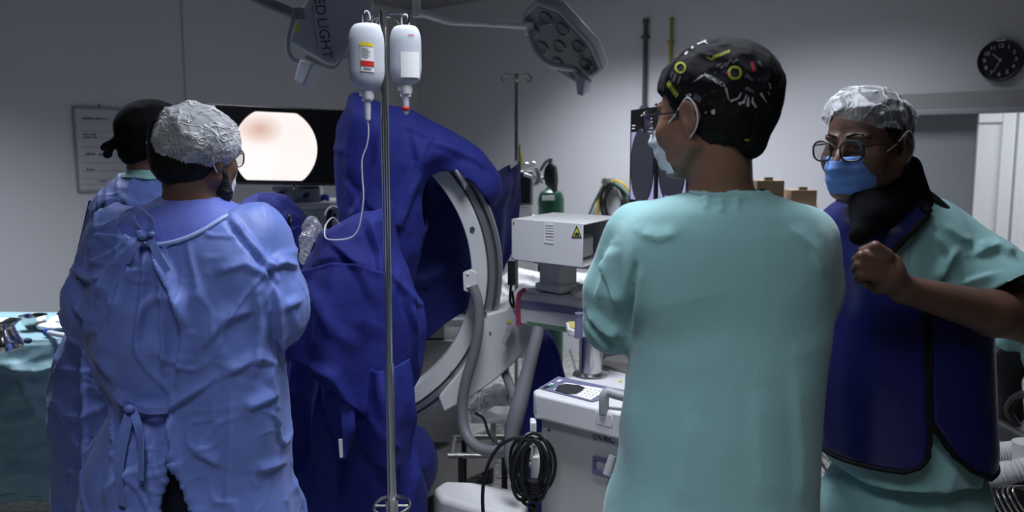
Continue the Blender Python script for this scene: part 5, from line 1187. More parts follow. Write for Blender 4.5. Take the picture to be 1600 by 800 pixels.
# hollow: open towards the arc, below the flap
S.ell(P(722, 352, yt), (.135, .30, .235), Matrix.Rotation(-.38, 3, 'Y'), .01, 's'); S.ell(P(698, 430, yt), (.13, .40, .34), Matrix.Rotation(.22, 3, 'Y'), .01, 's')
crT = [([(556, 160), (545, 230), (548, 330)], 14, .014), ([(600, 175), (590, 260), (560, 330), (548, 345)], 16, .018), ([(640, 190), (655, 250), (620, 330), (600, 420)], 14, .020), ([(690, 205), (672, 240), (640, 300), (612, 400)], 12, .016), ([(660, 225), (700, 232), (742, 250), (765, 268)], 8, .018), ([(535, 270), (560, 300), (575, 330)], 10, -.014), ([(560, 300), (600, 340), (640, 360)], 14, .014), ([(520, 230), (540, 240)], 8, .008), ([(655, 290), (640, 330), (606, 390)], 8, -.014), ([(620, 190), (665, 215), (712, 222)], 9, .012)]
ob = sdf_obj('c_arm_drape', S, 'drape', None, 3, clothfold(crT, .008, (5, 5, 2), .004)); tag(ob, 'royal blue cloth cover draped over the top of the silver arc', 'drape')
def sheet(name, rows_, mt, lab, cat, nu=90, nv=90, fold=None, solid=.004, closed=False):
    """hanging cloth through rows of (px, py, Y) control points"""
    R_ = [catmull([P(*q) for q in r], 10) for r in rows_]; n = len(R_[0]); C_ = [catmull([r[i] for r in R_], 10) for i in range(n)]
    G = [[C_[i][j] for i in range(n)] for j in range(len(C_[0]))]; V = np.array([[tuple(p) for p in r] for r in G]); h, w_, _ = V.shape; V = V.reshape(-1, 3)
    ii = np.arange((h - 1) * (w_ - 1)); j, i = ii // (w_ - 1), ii % (w_ - 1); Fq = np.stack([j * w_ + i, (j + 1) * w_ + i, (j + 1) * w_ + i + 1, j * w_ + i + 1], 1)
    N = normals(V, Fq); fl = N[:, 1] > 0; N[fl] *= -1
    if fold is not None: V = V + N * fold(V, N)[:, None]
    me = np_mesh(name, V, Fq); o = link(name, me, mt, None, ang=0, solid=solid); 
    if lab: tag(o, lab, cat)
    return o
# cloth hanging behind the arc, pinned to the far infusion stand
sheet('hanging_drape', [[(600, 262, 3.53), (670, 270, 3.53), (730, 280, 3.56), (768, 272, 3.7), (792, 258, 3.9), (808, 252, 4.0)], [(600, 300, 3.53), (670, 300, 3.53), (730, 310, 3.56), (770, 305, 3.7), (795, 300, 3.9), (811, 292, 4.0)], [(590, 380, 3.53), (650, 380, 3.53), (710, 380, 3.54), (760, 380, 3.7), (790, 375, 3.9), (811, 340, 4.0)], [(590, 440, 3.53), (640, 440, 3.53), (700, 440, 3.53), (745, 440, 3.6), (778, 430, 3.85), (796, 400, 3.9)], [(580, 520, 3.52), (630, 560, 3.52), (668, 530, 3.53), (705, 500, 3.53), (740, 480, 3.6), (775, 440, 3.8)]],
      'drape2', 'dark blue cloth hanging behind the silver arc, its corner pinned up at right', 'drape', fold=clothfold([([(790, 262), (775, 330), (770, 420)], 8, .02), ([(808, 258), (780, 300), (745, 330)], 8, .02), ([(620, 455), (670, 440), (735, 408)], 12, .03)], .016, (5, 5, 2.5), .004, seed=5))
mb = MB(); mb.prism([P(*q) for q in ((797, 258, 3.90), (808, 250, 3.90), (809, 256, 3.90), (798, 264, 3.90))], (0, -.01, 0)); ob = mb.build('cloth_clamp', 'paper', bevel=.001); tag(ob, 'small white tape holding the corner of the hanging blue cloth', 'tape')
# front drape over patient and tube head down to the floor
yf = 2.90
rowsL = [(326, 556, 580, yf, .03), (336, 542, 596, yf, .07), (356, 524, 610, yf, .12), (385, 500, 622, yf, .16), (415, 478, 640, yf, .19), (440, 466, 650, yf, .20), (475, 452, 664, yf, .20), (505, 444, 668, yf, .20), (545, 440, 664, yf, .20), (600, 438, 654, yf, .20), (650, 440, 645, yf, .19), (690, 444, 652, yf, .18), (760, 452, 660, yf, .18), (830, 456, 655, yf, .18), (900, 460, 650, yf, .18)]
crL = [([(548, 328), (500, 390), (470, 440)], 10, .012), ([(565, 330), (590, 400), (596, 500), (590, 640)], 14, .024), ([(520, 380), (560, 420), (590, 480)], 12, .016), ([(490, 450), (520, 520), (560, 545)], 10, .020), ([(475, 440), (500, 500), (490, 570)], 12, .016), ([(478, 570), (520, 590), (545, 640), (540, 720)], 10, .026), ([(620, 430), (650, 520), (655, 620)], 12, .022), ([(600, 420), (640, 470), (690, 480)], 10, .014), ([(585, 560), (610, 700), (600, 800)], 14, .022), ([(500, 600), (490, 700), (470, 780)], 12, .024), ([(520, 620), (530, 720), (520, 800)], 8, -.020), ([(540, 500), (600, 520)], 8, .010), ([(560, 620), (600, 690), (620, 700)], 8, .012), ([(455, 500), (450, 600), (465, 720)], 10, .014), ([(640, 620), (650, 700), (640, 800)], 10, .014), ([(470, 415), (540, 405), (600, 430)], 14, .008)]
ob = loft('patient_drape', rowsL, 'drape', None, 260, 220, clothfold(crL, .034, (5.5, 5.5, .9), .010, (12, 12, 3), seed=2)); tag(ob, 'royal blue surgical drape hanging to the floor behind the chrome infusion stand', 'drape')
pdr = ob
for rw in ([[(470, 428, 2.69), (520, 412, 2.62), (575, 418, 2.64), (600, 432, 2.70)], [(458, 480, 2.66), (512, 470, 2.58), (562, 482, 2.60), (600, 500, 2.68)], [(446, 530, 2.66), (490, 545, 2.575), (540, 575, 2.57), (598, 610, 2.66)], [(443, 552, 2.67), (476, 576, 2.59), (528, 618, 2.565), (594, 668, 2.65)]],
           [[(500, 575, 2.63), (530, 585, 2.60), (552, 600, 2.63)], [(508, 620, 2.61), (532, 630, 2.57), (550, 640, 2.61)], [(520, 670, 2.60), (534, 676, 2.56), (546, 672, 2.60)], [(528, 714, 2.61), (536, 720, 2.57), (542, 708, 2.61)]],
           [[(548, 560, 2.67), (590, 580, 2.62), (640, 560, 2.70)], [(552, 620, 2.66), (595, 640, 2.60), (645, 620, 2.70)], [(560, 680, 2.66), (600, 700, 2.60), (642, 690, 2.72)], [(566, 700, 2.67), (600, 728, 2.61), (640, 716, 2.72)]]):
    fo_ = sheet('drape_flap', rw, 'drape', None, None, fold=clothfold(crL, .010, (8, 8, 2), .004, seed=7), solid=.003)
    fo_.parent = pdr; fo_.location = fo_.location - pdr.location
ob = loft('gathered_hem', [(668, 600, 646, 3.0, .08), (684, 585, 664, 3.0, .13), (704, 580, 676, 3.0, .14), (730, 582, 678, 3.0, .14), (760, 585, 668, 3.0, .14), (810, 590, 655, 3.0, .13), (900, 590, 650, 3.0, .13)], 'drape2', pdr, 120, 90, clothfold([], .016, (7, 7, 3), .006, seed=8))
mb = MB(); mb.prism(pp(((529, 686), (535, 686), (536, 714), (531, 715)), 2.535), (0, -.002, 0)); ob = mb.build('drape_tag', 'paper'); tag(ob, 'small white cloth tag on the blue floor length drape', 'tag')
# cloth falling to the right of the cradle
ob = loft('cart_drape', [(512, 842, 852, 3.4, .03), (530, 836, 862, 3.4, .07), (560, 828, 872, 3.4, .09), (600, 815, 882, 3.4, .10), (650, 807, 885, 3.4, .10), (830, 805, 885, 3.4, .10)], 'drape', None, 100, 80, clothfold([([(850, 515), (840, 560), (835, 600)], 8, .02), ([(852, 515), (870, 560), (880, 610)], 7, .016)], .012, (6, 6, 2), .004, seed=12)); tag(ob, 'blue cloth hanging behind the white control console', 'drape')
# covered knees / equipment at left of the monitor cart
yk_ = 3.62
ob = loft('knee_drape', [(303, 404, 428, yk_, .04), (309, 392, 443, yk_, .09), (322, 376, 458, yk_, .14), (340, 362, 474, yk_, .17), (362, 350, 494, yk_, .18), (390, 342, 520, yk_, .18), (440, 335, 530, yk_, .18), (478, 332, 530, yk_, .18)], 'drape', None, 160, 120, clothfold([([(380, 345), (420, 338), (470, 352)], 7, .016), ([(440, 335), (452, 380), (450, 420)], 6, -.016), ([(405, 305), (395, 340), (380, 360)], 8, .012), ([(425, 306), (450, 335), (476, 352)], 9, .012), ([(470, 355), (450, 362), (425, 380)], 6, .014)], .008, (7, 7, 4), .004, seed=21)); tag(ob, 'blue draped knee of the patient beside the gowned shoulder', 'drape')
mb = MB(); mb.tube([P(451, 338, 3.36), P(452, 342, 3.36), P(453, 374, 3.38)], .006, 10); ob = mb.build('instrument_rod', 'cable'); 
tag(ob, 'thin black camera cable rod clipped on the draped knee', 'cable')
mb = MB(); mb.tube([P(448, 336, 3.34), P(451, 335, 3.34), P(454, 340, 3.34), P(453, 346, 3.34)], .005, 8, sm=4); ob = mb.build('towel_clip', 'chrome'); tag(ob, 'tiny chrome towel clip on the draped knee', 'clip')
S = SDF(axis((P(455, 370, 3.0).x, P(510, 370, 3.0).x, .004)), axis((2.92, 3.12, .005)), axis((pz(420, 3.0), pz(335, 3.0), .004)))
S.cap(P(487, 352, 3.02), P(480, 375, 3.0), .020, .021, .02); S.cap(P(480, 375, 3.0), P(473, 408, 2.98), .021, .014, .02); S.cap(P(484, 349, 3.02), P(496, 362, 3.02), .016, .012, .03)
ob = sdf_obj('plastic_sleeve', S, 'clearwrap', None, 1, lambda V, N: .006 * ridge(V * [40, 40, 18]) + .004 * ridge(V * 70)); tag(ob, 'crinkled clear plastic camera sleeve between gowned shoulder and blue drape', 'sleeve')

# ================================================================== infusion stand in front
YI = 2.5; xi = P(605, 400, YI).x
iv = thing('infusion_stand', (xi, YI, 0), 'tall chrome infusion stand carrying two bottles in front of the blue drape', 'infusion stand')
zt = pz(20, YI)
mb = MB(); mb.cyl((xi, YI, .9), (xi, YI, zt), .0115, n=24); mb.cyl((xi, YI, .14), (xi, YI, .98), .0145, n=24); mb.lathe([(.013, 0), (.013, .006), (0, .009)], (xi, YI, zt)); mb.build('pole', 'steel', iv)
mb = MB()
hooks = {'l': ((598, 24), (590, 20), (580, 19), (575, 28), (572, 34), (569, 30)), 'r': ((612, 22), (622, 22), (630, 23), (633, 33), (637, 38), (639, 22))}
h1 = [P(x, y, YI) for x, y in ((602, 24), (586, 28), (579, 33), (577, 40), (572, 42), (569, 36), (568, 15))]; h2 = [P(x, y, YI) for x, y in ((608, 22), (622, 22), (629, 24), (631, 33), (634, 40), (638, 37), (639, 20))]
for h in (h1, h2): mb = MB(); mb.tube(h, .0032, 8, sm=6); mb.build('hook', 'chrome', iv)
for s_ in (-1, 1):
    mb = MB(); mb.tube([Vector((xi, YI, zt - .01)), Vector((xi + s_ * .02, YI + .06, zt - .005)), Vector((xi + s_ * .035, YI + .09, zt - .015)), Vector((xi + s_ * .037, YI + .095, zt - .035)), Vector((xi + s_ * .045, YI + .11, zt - .03)), Vector((xi + s_ * .05, YI + .115, zt + .01))], .0032, 8, sm=5); mb.build('hook', 'chrome', iv)
mb = MB(); zr_ = pz(790, YI); mb.tube([Vector((xi + .055 * math.cos(a), YI + .075 * math.sin(a), zr_ + .0 * math.sin(a))) for a in [2 * PI * k / 12 for k in range(12)]], .0055, 8, closed=True, sm=4); mb.lathe([(.012, -.02), (.02, -.02), (.02, .02), (.012, .02)], (xi, YI, zr_)); mb.cyl((xi + .01, YI, zr_), (xi + .055, YI, zr_), .004); mb.cyl((xi - .01, YI, zr_), (xi - .055, YI, zr_), .004); mb.build('collar_ring', 'steel', iv)
for k in range(4):
    a = PI / 4 + k * PI / 2; d = Vector((math.cos(a), math.sin(a), 0)); o = Vector((xi, YI, 0))
    mb = MB(); mb.tube([o + UP * .17, o + d * .12 + UP * .14, o + d * .27 + UP * .075], .011, 10, sm=5); l_ = mb.build('leg', 'steel', iv)
    mb = MB(); q = o + d * .27 + UP * .028; mb.cyl(q - d.cross(UP) * .01, q + d.cross(UP) * .01, .028, n=18); mb.cyl(q, q + UP * .045, .008); mb.build('castor', 'wheel', l_)
fluid = mat('saline', (.66, .70, .82), .12, trans=.55, spec=.6, ior=1.2)
plast = mat('milky_plastic', (.76, .79, .86), .2, trans=.35, spec=.7, ior=1.15)
def bottle(name, cx, cy, lab, kind):
    """hangs upside down; pixel centre of the body"""
    C_ = P(cx, cy, YI); k = YI / 1300; b = thing(name, C_, lab, 'infusion bottle', 'infusion bottles')
    h = 112 if kind == 0 else 100; w_ = 28.5 if kind == 0 else 24
    prof = [(0, .5), (.35, .5), (.62, .485), (.82, .44), (.94, .36), (1, .25), (1, .0), (1, -.22), (.93, -.36), (.80, -.44) if kind == 0 else (.85, -.44), (.60, -.50), (.34, -.545), (.27, -.57), (.27, -.63)]
    P_ = [(r * w_ * k, z * h * k) for r, z in prof]
    P_ = [(r, z if z > 0 else z * .745) for r, z in P_]
    t = np.linspace(0, len(P_) - 1, 60); rs = smooth_interp(t, np.arange(len(P_)), [q[0] for q in P_]); zs = smooth_interp(t, np.arange(len(P_)), [q[1] for q in P_])
    mb = MB(); mb.lathe(list(zip(np.maximum(rs, 0), zs)), C_, n=44, sy=.62, X=(1, 0, 0), caps=True); bd = mb.build('bottle_body', plast, b)
    mb = MB(); z1_ = .30; sel = [(r * .965, z) for r, z in zip(rs, zs) if z < z1_ * h * k]; mb.lathe([(0, z1_ * h * k)] + [(sel[0][0], z1_ * h * k)] + sel + [(0, sel[-1][1])], C_, n=44, sy=.60, X=(1, 0, 0)); mb.build('liquid', fluid, bd)
    mb = MB(); mb.tube([C_ + Vector((s_ * .010, 0, z * h * k)) for s_, z in ((-1, .49), (-1, .58), (-.6, .64), (0, .66), (.6, .64), (1, .58), (1, .49))], .0028, 8, sm=4); mb.build('hanging_eyelet', 'tube', b)
    zc_ = -.455 * h * k; mb = MB(); mb.lathe([(.0, zc_ + .012), (.017, zc_ + .012), (.018, zc_ - .004), (.016, zc_ - .014), (0, zc_ - .014)], C_, n=28, caps=True); mb.box(C_ + Vector((-.018, -.006, zc_ + .002)), (.012, .01, .014)); mb.build('cap', 'paper', b)
    return b, C_, k, h
def ell_front(C_, w_, x, z, lift=.0012):   # point on the flattened bottle wall
    u = max(-.98, min(.98, x / w_)); return C_ + Vector((x, -.62 * w_ * math.sqrt(1 - u * u) - lift, z))
def label_patch(root, name, mt, C_, w_, x0, x1, z0, z1, lift=.0012, sk=0):
    mb = MB(); n = 10; G = []
    for j in (0, 1): G.append([ell_front(C_, w_, x0 + (x1 - x0) * i / n, (z0 if j == 0 else z1) + sk * i / n, lift) for i in range(n + 1)])
    mb.grid(G); return mb.build(name, mt, root, smooth=False, solid=.0004)
b1, Cb, k, h = bottle('infusion_bottle', 574, 95, 'left infusion bottle with a red and yellow printed label', 0)
w1 = 28.5 * k
lb = label_patch(b1, 'paper_label', 'paper', Cb, w1, -7 * k, 13 * k, -17 * k, 23 * k, sk=-.004)
label_patch(lb, 'yellow_stripe', 'yellow', Cb, w1, -9 * k, 12 * k, 21 * k, 26 * k, .002, -.004); label_patch(lb, 'red_band', 'redlab', Cb, w1, -7 * k, 13 * k, -9 * k, -1 * k, .002, -.004)
for i in range(6): label_patch(lb, 'printed_line', 'ink', Cb, w1, -5.5 * k, (4 + (i * 7) % 5) * k, (17 - i * 2.6) * k, (17.5 - i * 2.6) * k, .002, -.003)
for i in range(2): label_patch(lb, 'printed_line', 'ink', Cb, w1, -3 * k, 9 * k, (-12 - i * 2.2) * k, (-11.5 - i * 2.2) * k, .002, -.003)
b2, Cb2, k, h2_ = bottle('infusion_bottle', 634, 92, 'right infusion bottle with a blank white paper label', 1)
b2.location.y += 0; lb2 = label_patch(b2, 'paper_label', 'paper', Cb2, 24 * k, -6 * k, 21.5 * k, -29 * k, 9 * k)
label_patch(b2, 'small_print', 'redlab', Cb2, 24 * k, 6 * k, 15 * k, 33 * k, 34.5 * k)
# drip sets
def dripset(lab, cx, y0, mt_band=None, ln=26):
    z0 = pz(y0, YI); x = P(cx, y0, YI).x; t = thing('drip_set', (x, YI, z0 - .05), lab, 'drip set')
    mb = MB(); mb.cyl((x, YI, z0 + .012), (x, YI, z0), .009, n=18); mb.box((x, YI, z0 + .002), (.03, .02, .008)); mb.build('spike', 'paper', t)
    mb = MB(); L_ = ln * YI / 1300; mb.lathe([(0, 0), (.0095, 0), (.0105, -.004), (.0085, -L_), (.003, -L_ - .006), (0, -L_ - .006)], (x, YI, z0), n=22, caps=True); mb.build('drip_chamber', plast, t)
    if mt_band: mb = MB(); mb.lathe([(.0112, -L_ * .62), (.0112, -L_ * .86)], (x, YI, z0), n=22); mb.build('red_label', mt_band, t, solid=.0006)
    return t
d1_ = dripset('drip chamber and thin tube hanging from the left infusion bottle', 574, 157, None, 29)
mb = MB(); mb.tube([P(574, 187, YI), P(576, 205, YI), P(573, 228, YI), P(566, 248, YI), P(566, 275, YI), P(568, 305, YI), P(565, 335, YI), P(559, 360, YI), P(546, 372, YI), P(520, 375, YI), P(508, 370, YI + .02), P(509, 352, YI + .05), P(520, 340, YI + .1), P(530, 350, YI + .14)], .0024, 8, sm=8); mb.build('drip_tube', 'tube', d1_)
d2_ = dripset('drip chamber with a red band below the right infusion bottle', 634, 150, 'redlab', 26)
# far infusion stand
Yf2 = 4.30; xf = P(807, 200, Yf2).x; zt2 = pz(115, Yf2)
iv2 = thing('infusion_stand', (xf, Yf2, 0), 'empty infusion stand with curled hooks standing behind the arc', 'infusion stand')
mb = MB(); mb.cyl((xf, Yf2, .1), (xf, Yf2, zt2), .0105, n=18); mb.build('pole', 'steel2', iv2)
for s_ in (-1, 1):
    mb = MB(); k2 = Yf2 / 1300; mb.tube([Vector((xf + s_ * x * k2, Yf2, zt2 - y * k2)) for x, y in ((0, 3), (8, 2), (14, 0), (20, 3), (23, 8), (20, 13), (16, 9))], .0045, 8, sm=6); mb.build('hook', 'steel2', iv2)
for s_ in (-1, 1): mb = MB(); mb.tube([Vector((xf, Yf2, zt2 - .01)), Vector((xf, Yf2 + s_ * .05, zt2 - .01)), Vector((xf, Yf2 + s_ * .08, zt2 - .03)), Vector((xf, Yf2 + s_ * .06, zt2 - .045))], .0045, 8, sm=5); mb.build('hook', 'steel2', iv2)
for k in range(4):
    a = k * PI / 2 + .5; d = Vector((math.cos(a), math.sin(a), 0)); o = Vector((xf, Yf2, 0)); mb = MB(); mb.tube([o + UP * .14, o + d * .08 + UP * .12, o + d * .17 + UP * .05], .011, 8, sm=4); mb.ell(o + d * .17 + UP * .03, (.03, .03, .03), None, 10); mb.build('leg', 'steel2', iv2)
# ================================================================== endoscopy monitor and its cart
YM = 4.35
cart = thing('endoscopy_cart', (P(480, 350, 4.5).x, 4.55, 0), 'white equipment cart standing under the big endoscopy monitor', 'equipment cart')
def qbox(mb, x0, x1, y0, y1, Y, dp, mi=0):   # box whose front face fills the pixel rectangle at depth Y
    a, b_ = P(x0, y1, Y), P(x1, y0, Y); mb.box(((a.x + b_.x) / 2, Y + dp / 2, (a.z + b_.z) / 2), (b_.x - a.x, dp, b_.z - a.z), None, mi)
mb = MB(); qbox(mb, 440, 538, 317, 326, 4.38, .5); mb.build('shelf', 'mach', cart, bevel=.006)
mb = MB(); qbox(mb, 446, 532, 326, 680, 4.42, .42); mb.build('cabinet', 'mach', cart, bevel=.008)
mb = MB(); qbox(mb, 511, 518, 328, 372, 4.40, .03); mb.build('dark_slot', 'dgrey', cart)
mb = MB(); qbox(mb, 478, 497, 340, 400, 4.38, .04); mb.build('side_unit', 'mgrey', cart, bevel=.01)
mb = MB(); q = P(524, 336, 4.42); mb.cyl(q, q + Vector((0, -.02, 0)), .009, n=16); mb.build('knob', 'dgrey', cart)
mb = MB(); qbox(mb, 425, 500, 291, 299, 4.44, .05); qbox(mb, 430, 462, 299, 316, 4.44, .08); qbox(mb, 462, 500, 296, 318, 4.44, .08); qbox(mb, 466, 498, 280, 296, 4.44, .04); mb.build('monitor_bracket', 'mach2', cart, bevel=.004)
mb = MB()
for x, y in ((440, 303), (479, 305)): q = P(x, y, 4.44); mb.cyl(q, q + Vector((0, -.03, 0)), .013, n=18)
mb.build('bracket_knob', 'dgrey', cart)
for x in (452, 526):
    for dy in (.05, .35): mb = MB(); q = Vector((P(x, 700, 4.4).x, 4.45 + dy, .05)); mb.cyl(q - Vector((.015, 0, 0)), q + Vector((.015, 0, 0)), .05, n=20); mb.cyl(q, q + UP * .08, .012); mb.build('castor', 'wheel', cart)
mon = thing('endoscopy_monitor', P(432, 226, YM), 'wide black monitor showing a bright round endoscopy picture', 'monitor')
TL, TR, BR, BL = P(322, 161, YM + .02), P(540, 172, YM - .06), P(537, 290, YM - .10), P(320, 287, YM - .02)
un = (TR - TL).cross(BL - TL).normalized(); un = un if un.y < 0 else -un
def mp_(u, v, off=0):
    a = TL.lerp(TR, u); b_ = BL.lerp(BR, u); return a.lerp(b_, v) + un * off
mb = MB(); mb.prism([mp_(0, 0), mp_(1, 0), mp_(1, 1), mp_(0, 1)], -un * .045); mb.build('housing', 'black', mon, bevel=.006)
mb = MB(); mb.prism([mp_(.012, .02, .0008), mp_(.988, .02, .0008), mp_(.988, .965, .0008), mp_(.012, .965, .0008)], un * .0006); scn = mb.build('screen', mat('screen_black', (.004, .004, .005), .22), mon)
# the round picture, cut flat at top and bottom
em = bpy.data.materials.new('endoscopy_picture'); em.use_nodes = True; nt = em.node_tree; b = nt.nodes['Principled BSDF']; b.inputs['Base Color'].default_value = (.02, .02, .02, 1); b.inputs['Roughness'].default_value = .3
tc = nt.nodes.new('ShaderNodeTexCoord'); n = nt.nodes.new('ShaderNodeTexNoise'); n.inputs['Scale'].default_value = 3.2; n.inputs['Detail'].default_value = 2
gr = nt.nodes.new('ShaderNodeTexGradient'); gr.gradient_type = 'SPHERICAL'; mpn = nt.nodes.new('ShaderNodeMapping'); mpn.inputs['Location'].default_value = (.55, 0, -.95); mpn.inputs['Scale'].default_value = (7, 7, 11)
nt.links.new(tc.outputs['Object'], mpn.inputs[0]); nt.links.new(mpn.outputs[0], gr.inputs[0]); nt.links.new(tc.outputs['Object'], n.inputs['Vector'])
cr = nt.nodes.new('ShaderNodeValToRGB'); cr.color_ramp.elements[0].color = (1, .95, .94, 1); cr.color_ramp.elements[1].color = (.66, .42, .34, 1); cr.color_ramp.elements[0].position = .05
nt.links.new(gr.outputs['Fac'], cr.inputs[0]); mx = nt.nodes.new('ShaderNodeMix'); mx.data_type = 'RGBA'; mx.blend_type = 'MULTIPLY'; mx.inputs[0].default_value = .5
cr2 = nt.nodes.new('ShaderNodeValToRGB'); cr2.color_ramp.elements[0].position = .35; cr2.color_ramp.elements[0].color = (.98, .84, .78, 1); cr2.color_ramp.elements[1].position = .6; cr2.color_ramp.elements[1].color = (1, 1, 1, 1)
nt.links.new(n.outputs['Fac'], cr2.inputs[0]); nt.links.new(cr.outputs[0], mx.inputs[6]); nt.links.new(cr2.outputs[0], mx.inputs[7])
nt.links.new(mx.outputs[2], b.inputs['Emission Color']); b.inputs['Emission Strength'].default_value = 1.02
cx, cy, rx = .505, .545, .302; asp = (TR - TL).length / (BL - TL).length
pts = []
for k_ in range(72):
    a = 2 * PI * k_ / 72; u, v = cx + rx * math.cos(a), cy + rx * asp * math.sin(a); v = max(.075, min(.945, v)); pts.append(mp_(u, v, .0022))
mb = MB(); mb.prism(pts, un * .0003); mb.build('picture', em, scn, smooth=False)
mb = MB(); mb.tube([P(459, 289, 4.3), P(460, 300, 4.28), P(462, 311, 4.30), P(456, 316, 4.34), P(450, 315, 4.37)], .004, 8, sm=6); ob = mb.build('power_lead', 'cable', mon)
S = SDF(axis((P(468, 312, 4.45).x, P(520, 312, 4.45).x, .0035)), axis((4.38, 4.54, .004)), axis((pz(320, 4.46), pz(300, 4.46), .0035)))
for x, y, r in ((482, 314, .008), (492, 312, .011), (500, 311, .012), (506, 308, .014), (509, 307, .009), (498, 309, .009), (512, 312, .007), (488, 313, .008)): S.ell(P(x, y, 4.46), (r * 1.6, r, r), None, .01)
ob = sdf_obj('blue_cable_bundle', S, 'bluebit', None, 1, lambda V, N: .003 * ridge(V * 90)); tag(ob, 'small crumpled blue plastic lying on the white cart shelf', 'plastic wrap')
mb = MB(); mb.tube([P(508, 336, 3.25), P(512, 327, 3.25), P(522, 322, 3.25), P(532, 328, 3.22), P(536, 336, 3.2)], .004, 8, sm=6); mb.tube([P(508, 352, 3.25), P(508, 372, 3.22), P(506, 392, 3.2)], .004, 8, sm=6); ob = mb.build('suction_tube', 'tube'); tag(ob, 'thin white tube looping in front of the white cart', 'tube')
# ================================================================== wall board
wb = thing('notice_board', on_left(180, 235, .01), 'pale whiteboard ruled with dark lines on the left wall', 'whiteboard')
def lp(u, v, off): return on_left(115 + (285 - 115) * u, 167 + (300 - 167) * v, off)
tl = on_left(115, 167, .02); bl_ = on_left(122, 300, .02); zt_b, zb_b = tl.z, bl_.z; sl0 = (sL(tl) + sL(bl_)) / 2; sl1 = sL(on_left(292, 180, .02))
def wp(s_, z, off): return C0 + RA * s_ + NL * off + UP * (z - C0.z)
mb = MB(); mb.prism([wp(sl0, zb_b, .001), wp(sl1, zb_b, .001), wp(sl1, zt_b, .001), wp(sl0, zt_b, .001)], NL * .012); mb.build('board', mat('board_white', (.50, .50, .53), .3), wb)
mb = MB(); fr = .012 * (1 if sl1 > sl0 else -1)
for a, b_, c_, d_ in ((sl0, sl1, zt_b - .012, zt_b), (sl0, sl1, zb_b, zb_b + .012), (sl0, sl0 + fr, zb_b, zt_b), (sl1 - fr, sl1, zb_b, zt_b)): mb.prism([wp(a, c_, .001), wp(b_, c_, .001), wp(b_, d_, .001), wp(a, d_, .001)], NL * .018)
mb.build('frame', 'mgrey', wb)
mb = MB()
for v in (.17, .28, .36, .47, .57, .66, .76, .85, .92):
    z = zt_b + (zb_b - zt_b) * v; a = sl0 + (sl1 - sl0) * .05; b_ = sl0 + (sl1 - sl0) * .97; mb.prism([wp(a, z, .0131), wp(b_, z, .0131), wp(b_, z + .003, .0131), wp(a, z + .003, .0131)], NL * .0006)
mb.build('ruled_lines', mat('rule_grey', (.22, .22, .24), .6), wb)
rnd = random.Random(5)
for v, u0, u1 in ((.14, .07, .28), (.325, .07, .18), (.36, .07, .19), (.56, .08, .16), (.565, .19, .28), (.745, .08, .15), (.885, .17, .24), (.16, .74, .84), (.29, .72, .80), (.69, .60, .66)):
    mb = MB(); z = zt_b + (zb_b - zt_b) * v; n_ = max(2, int((u1 - u0) * 70))
    for i in range(n_):
        a = sl0 + (sl1 - sl0) * (u0 + (u1 - u0) * i / n_); b_ = sl0 + (sl1 - sl0) * (u0 + (u1 - u0) * (i + .75) / n_); hh = .006 + .008 * rnd.random(); mb.prism([wp(a, z, .0131), wp(b_, z, .0131), wp(b_, z + hh, .0131), wp(a, z + hh, .0131)], NL * .0008)
    mb.build('handwriting', 'ink', wb)
mb = MB(); q = wp(sl0 + (sl1 - sl0) * .22, zt_b + .004, .012); mb.cyl(q, q + UP * .022, .004, n=10); mb.build('hanging_peg', 'dgrey', wb)
# ================================================================== clock
cc_ = on_right(1563, 94, .02); kc = (cc_ - camp).y / 1300 * 1.0; rc = 31.5 * cc_.y / 1300
ck = thing('wall_clock', cc_, 'round black wall clock with white numerals above the sliding door', 'clock')
mb = MB(); mb.lathe([(0, -.018), (rc, -.018), (rc * 1.0, .008), (rc * .96, .016), (rc * .90, .014), (rc * .88, .006), (0, .006)], cc_, NR, n=56); mb.build('case', 'black', ck)
XR = RB.copy()  # viewed from the room the wall's right is +RB
pwc = mat('clock_print', (.45, .45, .46), .6)
for k_ in range(12):
    a = PI / 2 - 2 * PI * (k_ + 1) / 12; q = cc_ + NR * .0075 + (XR * math.cos(a) + UP * math.sin(a)) * rc * .68
    nm = text_mesh('numeral', str(k_ + 1), rc * .26, pwc, q, XR, UP, ck, bold=True)
for a, L_, w_ in ((math.radians(137), .46, .028), (math.radians(247), .62, .020)):
    d = XR * math.cos(a) + UP * math.sin(a); s_ = XR * -math.sin(a) + UP * math.cos(a); q = cc_ + NR * .010; mb = MB(); mb.prism([q - d * rc * .1 + s_ * rc * w_, q - d * rc * .1 - s_ * rc * w_, q + d * rc * L_ - s_ * rc * w_ * .5, q + d * rc * L_ + s_ * rc * w_ * .5], NR * .001); mb.build('hand', pwc, ck)
mb = MB(); q = cc_ + UP * rc * .93 + NR * .014; mb.prism([q - XR * rc * .2 - UP * .003, q + XR * rc * .2 - UP * .003, q + XR * rc * .2 + UP * .003, q - XR * rc * .2 + UP * .003], NR * .002); mb.build('rim_badge', 'paper', ck)
